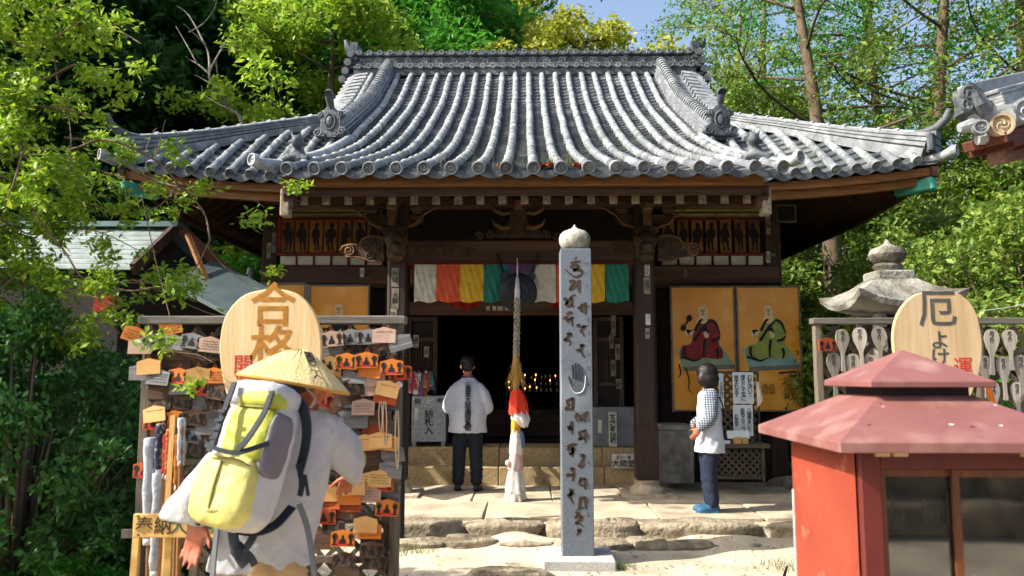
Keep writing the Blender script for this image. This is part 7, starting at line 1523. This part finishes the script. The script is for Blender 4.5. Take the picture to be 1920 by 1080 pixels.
def bush(key, x, y, s, rz, label, sz=1.0, group=None, z=None):
    o = thing('leafy_bush', label, 'bush', (x, y, (hill(x, y) if z is None else z) - .03), group, rz); o.scale = (s, s, s * sz)
    for nm, me in zip(('stems', 'foliage'), TREES[key]): c = bpy.data.objects.new(nm, me); COL.objects.link(c); c.parent = o
bush_kind('hedge', seed=21, w=2.0, d=2.0, h=1.7, n=140, cr=.18, per=230, size=.043, m=L_hedge); bush_kind('hedge2', seed=22, w=1.8, d=1.8, h=1.6, n=110, cr=.18, per=180, size=.05, m=L_mid)
bush_kind('sun', seed=23, w=4.2, d=3.6, h=3.6, n=230, cr=.32, per=210, size=.068, m=L_bush); bush_kind('sun2', seed=24, w=3.6, d=3.4, h=3.4, n=170, cr=.36, per=150, size=.1, m=L_bri)
for i, (key, px, Y, s, sz, lb) in enumerate((('hedge', 40, 5.0, .95, 1.38, 'dense dark hedge bush at the lower left edge'), ('hedge', 175, 5.9, .95, 1.2, 'dark hedge bush just left of the plaque rack'), ('hedge2', 110, 4.5, .6, .8, 'low dark bush in the shaded lower left corner'), ('hedge', -60, 6.4, 1.15, 1.2, 'tall dark bush behind the grey post'), ('hedge2', 225, 4.75, .5, .75, 'small green bush at the foot of the rack post'), ('hedge2', 60, 7.2, 1.0, 1.15, 'leafy bush below the small hall'), ('hedge', 150, 8.0, 1.0, 1.0, 'dark bush under the metal roof eave'), ('hedge2', 20, 3.9, .5, .6, 'ground-hugging bush in the bottom left corner'))): bush(key, at(px, 800, Y).x, Y, s, i * 1.7, lb, sz, 'hedge bushes on the left', z=0)
for i, (key, px, Y, s, sz, lb) in enumerate((('sun', 1800, 10.8, 1.12, 1.05, 'big sunlit bush behind the stone lantern'), ('sun', 1640, 13.2, 1.0, .92, 'sunlit bush beside the right corner of the hall'), ('sun', 1960, 9.2, 1.1, 1.05, 'sunlit bush below the neighbouring tiled eave'), ('sun', 1660, 12.0, .6, 1.0, 'small dark-footed bush right of the painted panels'), ('sun2', 1600, 21, 1.2, 1.2, 'green bush under the open trees'), ('sun', 1760, 15.5, 1.2, 1.2, 'tall bush under the stout dark-trunked tree'), ('sun2', 1900, 16, 1.3, 1.3, 'leafy bush behind the neighbouring roof'), ('hedge', 1650, 10.2, .8, 1.5, 'dark green bush between panels and right rack'), ('sun', 440, 15.5, .6, .9, 'green bush in the gap left of the hall wall'), ('hedge2', 1880, 6.6, 1.0, 1.1, 'bright bush right behind the lattice of small paddles'))): bush(key, at(px, 500, Y).x, Y, s, i * 1.9, lb, sz, 'bushes around the hall', z=0 if Y < 19 else None)
# ---- leafy branches and vines reaching in from the left
tl = thing('overhanging_tree', 'leafy branches with bare vines reaching in from the upper left', 'tree', (-4.6, 4.4, 0))
q = MB(); q.tube(smooth_path([V((-4.6, 4.4, -.05)), V((-4.5, 4.5, 1.2)), V((-4.2, 4.6, 2.4)), V((-3.8, 4.7, 3.6)), V((-3.5, 4.9, 4.8))], 4), [.13 - .005 * i for i in range(17)], 9); q.build('trunk', m_bark, tl, smooth=True)
cen, rad = [], []
rr = random.Random(77)
def twigs(px_pts, Y, r, leafy, lr=.13):
    pts = smooth_path([at(x, y, Y + .12 * math.sin(i * 1.3)) for i, (x, y) in enumerate(px_pts)], 5); q = MB(); n = len(pts); q.tube(pts, [r * .6 * (1 - .65 * i / n) for i in range(n)], 6); q.build('branch', m_twig, tl, smooth=True)
    if leafy:
        for p in pts:
            if rr.random() < leafy: cen.append(tuple(p + V((rr.gauss(0, .1), rr.gauss(0, .12), rr.gauss(.02, .08))))); rad.append(lr * rr.uniform(.6, 1.3))
for pts, Y, r, lf in (([(-80, 60), (0, 70), (60, 90), (120, 60), (150, 40)], 4.6, .02, 1), ([(-80, 150), (0, 140), (70, 150), (120, 130), (140, 120)], 4.7, .02, 1), ([(-80, 30), (0, 10), (70, 20), (130, 10)], 4.5, .02, 1), ([(-80, 230), (0, 210), (60, 200), (120, 205), (165, 215)], 4.8, .02, 1), ([(-80, 120), (-10, 180), (40, 260), (30, 330), (10, 380)], 4.6, .02, 1), ([(-60, 300), (20, 290), (80, 310), (140, 350)], 5.0, .02, .9), ([(-80, 340), (0, 330), (80, 380), (150, 380), (200, 390)], 5.1, .018, .6),
    ([(20, 250), (40, 272), (130, 280), (200, 262), (290, 300), (335, 345), (380, 395), (392, 440), (388, 462), (345, 522), (250, 530), (130, 525), (0, 470)], 5.2, .016, .12), ([(120, 258), (180, 270), (250, 320), (330, 350), (420, 362), (470, 372), (495, 388)], 5.3, .014, .22), ([(388, 462), (410, 490), (440, 515), (480, 540), (530, 560), (590, 600)], 5.0, .008, .05), ([(0, 300), (70, 290), (140, 305), (220, 330), (300, 345), (345, 360)], 5.4, .014, .4), ([(60, 395), (120, 470), (160, 525), (240, 545), (290, 540), (330, 560), (400, 590), (470, 600), (560, 640)], 4.9, .012, .06), ([(-20, 560), (60, 500), (110, 520), (180, 540), (250, 525), (320, 545)], 5.0, .012, .25), ([(0, 410), (60, 440), (130, 425), (200, 440), (260, 470)], 5.2, .012, .4), ([(100, 90), (108, 150), (125, 200), (133, 262), (128, 330)], 4.7, .010, .15), ([(130, 8), (200, 40), (245, 70), (265, 82)], 5.0, .009, .12), ([(265, 365), (290, 480), (310, 560), (330, 640), (345, 700)], 4.6, .006, .04), ([(0, 620), (60, 600), (110, 560), (170, 555), (220, 575)], 4.9, .01, .7), ([(290, 300), (300, 265), (310, 225)], 5.2, .007, .0), ([(270, 290), (285, 250), (295, 240)], 5.2, .006, 0), ([(335, 345), (300, 385), (260, 395), (200, 400)], 5.2, .009, .3), ([(380, 395), (350, 380), (300, 370)], 5.2, .008, .35), ([(280, 650), (330, 660), (370, 665), (400, 680)], 4.2, .005, .1), ([(-40, 480), (20, 520), (80, 560), (140, 600), (180, 640)], 5.1, .012, .7), ([(-60, 400), (10, 430), (60, 470), (90, 520)], 5.3, .014, 1), ([(-60, 440), (0, 480), (40, 540), (50, 600)], 5.2, .014, 1), ([(-60, 360), (20, 380), (90, 420), (120, 470)], 5.3, .014, 1), ([(-60, 520), (20, 570), (70, 620), (120, 640)], 5.1, .014, 1)): twigs(pts, Y, r, lf)
me = leaves_mesh('foliage', clumps(cen, rad, 58, 5, shell=.2), .046, leafm('sunlit vine leaf', '#628f22', '#9db236', .45), 5, aspect=.45); o = bpy.data.objects.new('foliage', me); COL.objects.link(o); o.parent = tl; o.location = -wloc(tl)
# unseen tree added outside the left edge to shade the hedge
tree_kind('shade', seed=31, h=5.2, tr=.14, spread=2.0, nl=14, sub=6, cr=.4, per=110, size=.09, m=L_mid, bare=.5)
plant('shade', -6.6, 4.6, 1.0, .7, 'small leafy tree added beyond the left edge to shade the hedge', z=0)
# bleached dead branches before the dark wood
dt = thing('dead_tree', 'bleached leafless branches in front of the dark wood', 'tree', (at(440, 400, 16.6).x, 16.6, hill(-6, 16.6)))
for pts, r in (([(480, 420), (455, 235), (430, 205), (415, 180), (400, 160), (392, 138), (405, 110), (420, 85), (435, 60)], .05), ([(392, 138), (370, 120), (355, 112), (348, 106)], .025), ([(400, 160), (380, 148), (365, 140)], .02), ([(392, 138), (392, 110), (385, 85), (360, 60), (345, 45)], .028), ([(385, 85), (355, 30), (330, 10)], .02), ([(405, 110), (408, 150), (405, 165)], .018), ([(430, 205), (385, 180), (378, 160)], .018), ([(370, 120), (345, 75), (330, 50)], .016), ([(355, 60), (380, 45), (400, 20), (410, -10)], .016)):
    q = MB(); p = smooth_path([at(x, y, 16.4 + .3 * math.sin(i)) for i, (x, y) in enumerate(pts)], 4); q.tube(p, [r * (1 - .75 * i / len(p)) for i in range(len(p))], 6); q.build('dead_branch', m_pale, dt, smooth=True)
# ---- sand drifted against the platform stones
def drift(x, y):
    u = (x + 2.75) / 6.5; v = (y - 7.05) / 1.1
    if not (0 <= u <= 1 and 0 <= v <= 1): return 0
    return .006 + (.1 + .03 * math.sin(19 * u) + .02 * math.sin(43 * u + 3 * v) + .012 * math.sin(71 * u - 9 * v)) * max(0, min(1, v * 1.25 - .1)) ** 1.6 * min(1, 9 * u, 9 * (1 - u)) - .02 * (v == 0)
sb_ = MB(); sb_.grid(lambda u, v: Vector((-2.75 + 6.5 * u, 7.05 + 1.1 * v, drift(-2.75 + 6.5 * u, 7.05 + 1.1 * v))), 130, 22)
tag(sb_.build('sand_drift', m_sand, smooth=True), 'pale sand drifted up against the platform stones', kind='structure')
gs = lambda x, y: max(gz(x, y), drift(x, y))
# ---- small litter on the sand, moss by the stones
lf_ = MB()
for k in range(170):
    x, y = rnd.uniform(-2.3, 4.2), rnd.uniform(6.2, 8.1); a = rnd.uniform(0, 6.3); s_ = rnd.uniform(.01, .03); z = gs(x, y) + .008
    lf_.add([(x + s_ * math.cos(a + t) * (1 if i % 2 else .5), y + s_ * math.sin(a + t) * (1 if i % 2 else .5), z + rnd.uniform(0, .012)) for i, t in enumerate((0, 1.57, 3.14, 4.71))], [(0, 1, 2, 3)])
tag(lf_.build('leaf_litter', mat('dry brown leaf', '#8a5a34', '#5a3c22', island=True, rough=.9)), 'scattered dry leaves on the pale sand', 'leaves', kind='stuff')
gr_ = MB()
for cx_, cy_, n, sp_ in ((at(762, 1035, 7.7).x, 7.7, 260, .16), (at(1160, 1050, 7.3).x, 7.25, 160, .09), (at(1468, 1030, 7.2).x, 7.3, 160, .15), (-1.9, 6.6, 200, .3), (3.4, 8.3, 120, .2)):
    for k in range(n):
        x, y = cx_ + rnd.gauss(0, sp_), cy_ + rnd.gauss(0, sp_ * .6); h_ = rnd.uniform(.02, .08); dx, dy = rnd.uniform(-.03, .03), rnd.uniform(-.03, .03); z = gs(x, y) - .005
        gr_.add([(x, y, z), (x + .006, y + .002, z), (x + dx, y + dy, z + h_)], [(0, 1, 2)])
tag(gr_.build('grass_tufts', leafm('weed grass', '#5d7a2c', '#7f8f4a', .3)), 'small grass tufts at the foot of pole and stones', 'grass', kind='stuff')
pb = MB()
for k in range(500):
    x, y = rnd.uniform(-2.5, 5), rnd.uniform(5.9, 8.2); s_ = rnd.uniform(.004, .014); pb.ell((x, y, gs(x, y)), (s_, s_ * .8, s_ * .6), 5, 3)
tag(pb.build('pebbles', m_rough), 'loose pebbles scattered over the sand', 'pebbles', kind='stuff')

# ---- added behind the viewer for the shrine's glass to mirror: stone bank, bushes
bank = tag(thing('added_bank', 'stone bank added behind the viewer to be mirrored in the shrine panes', 'stone bank', (1.5, -3.2, 0)))
for j in range(4):
    for i in range(12):
        boulder((-3.6 + i * .95 + (j % 2) * .45 + rnd.uniform(-.08, .08), -3.2 - j * .22, .2 + j * .38), (.98 + rnd.uniform(-.1, .1), .6, .42), 200 + j * 20 + i, bank, 'added_bank_stone', m_rough, .16, n=14, k=8)
for i, (x, s) in enumerate(((-2.5, .8), (1.2, .9), (4.6, .85))): bush('sun', x, -5.4, s, i * 2.2, f'{ORD[i]} bush added above the stone bank for the shrine glass to mirror', 1.0, 'bushes added behind the viewer', z=1.0)
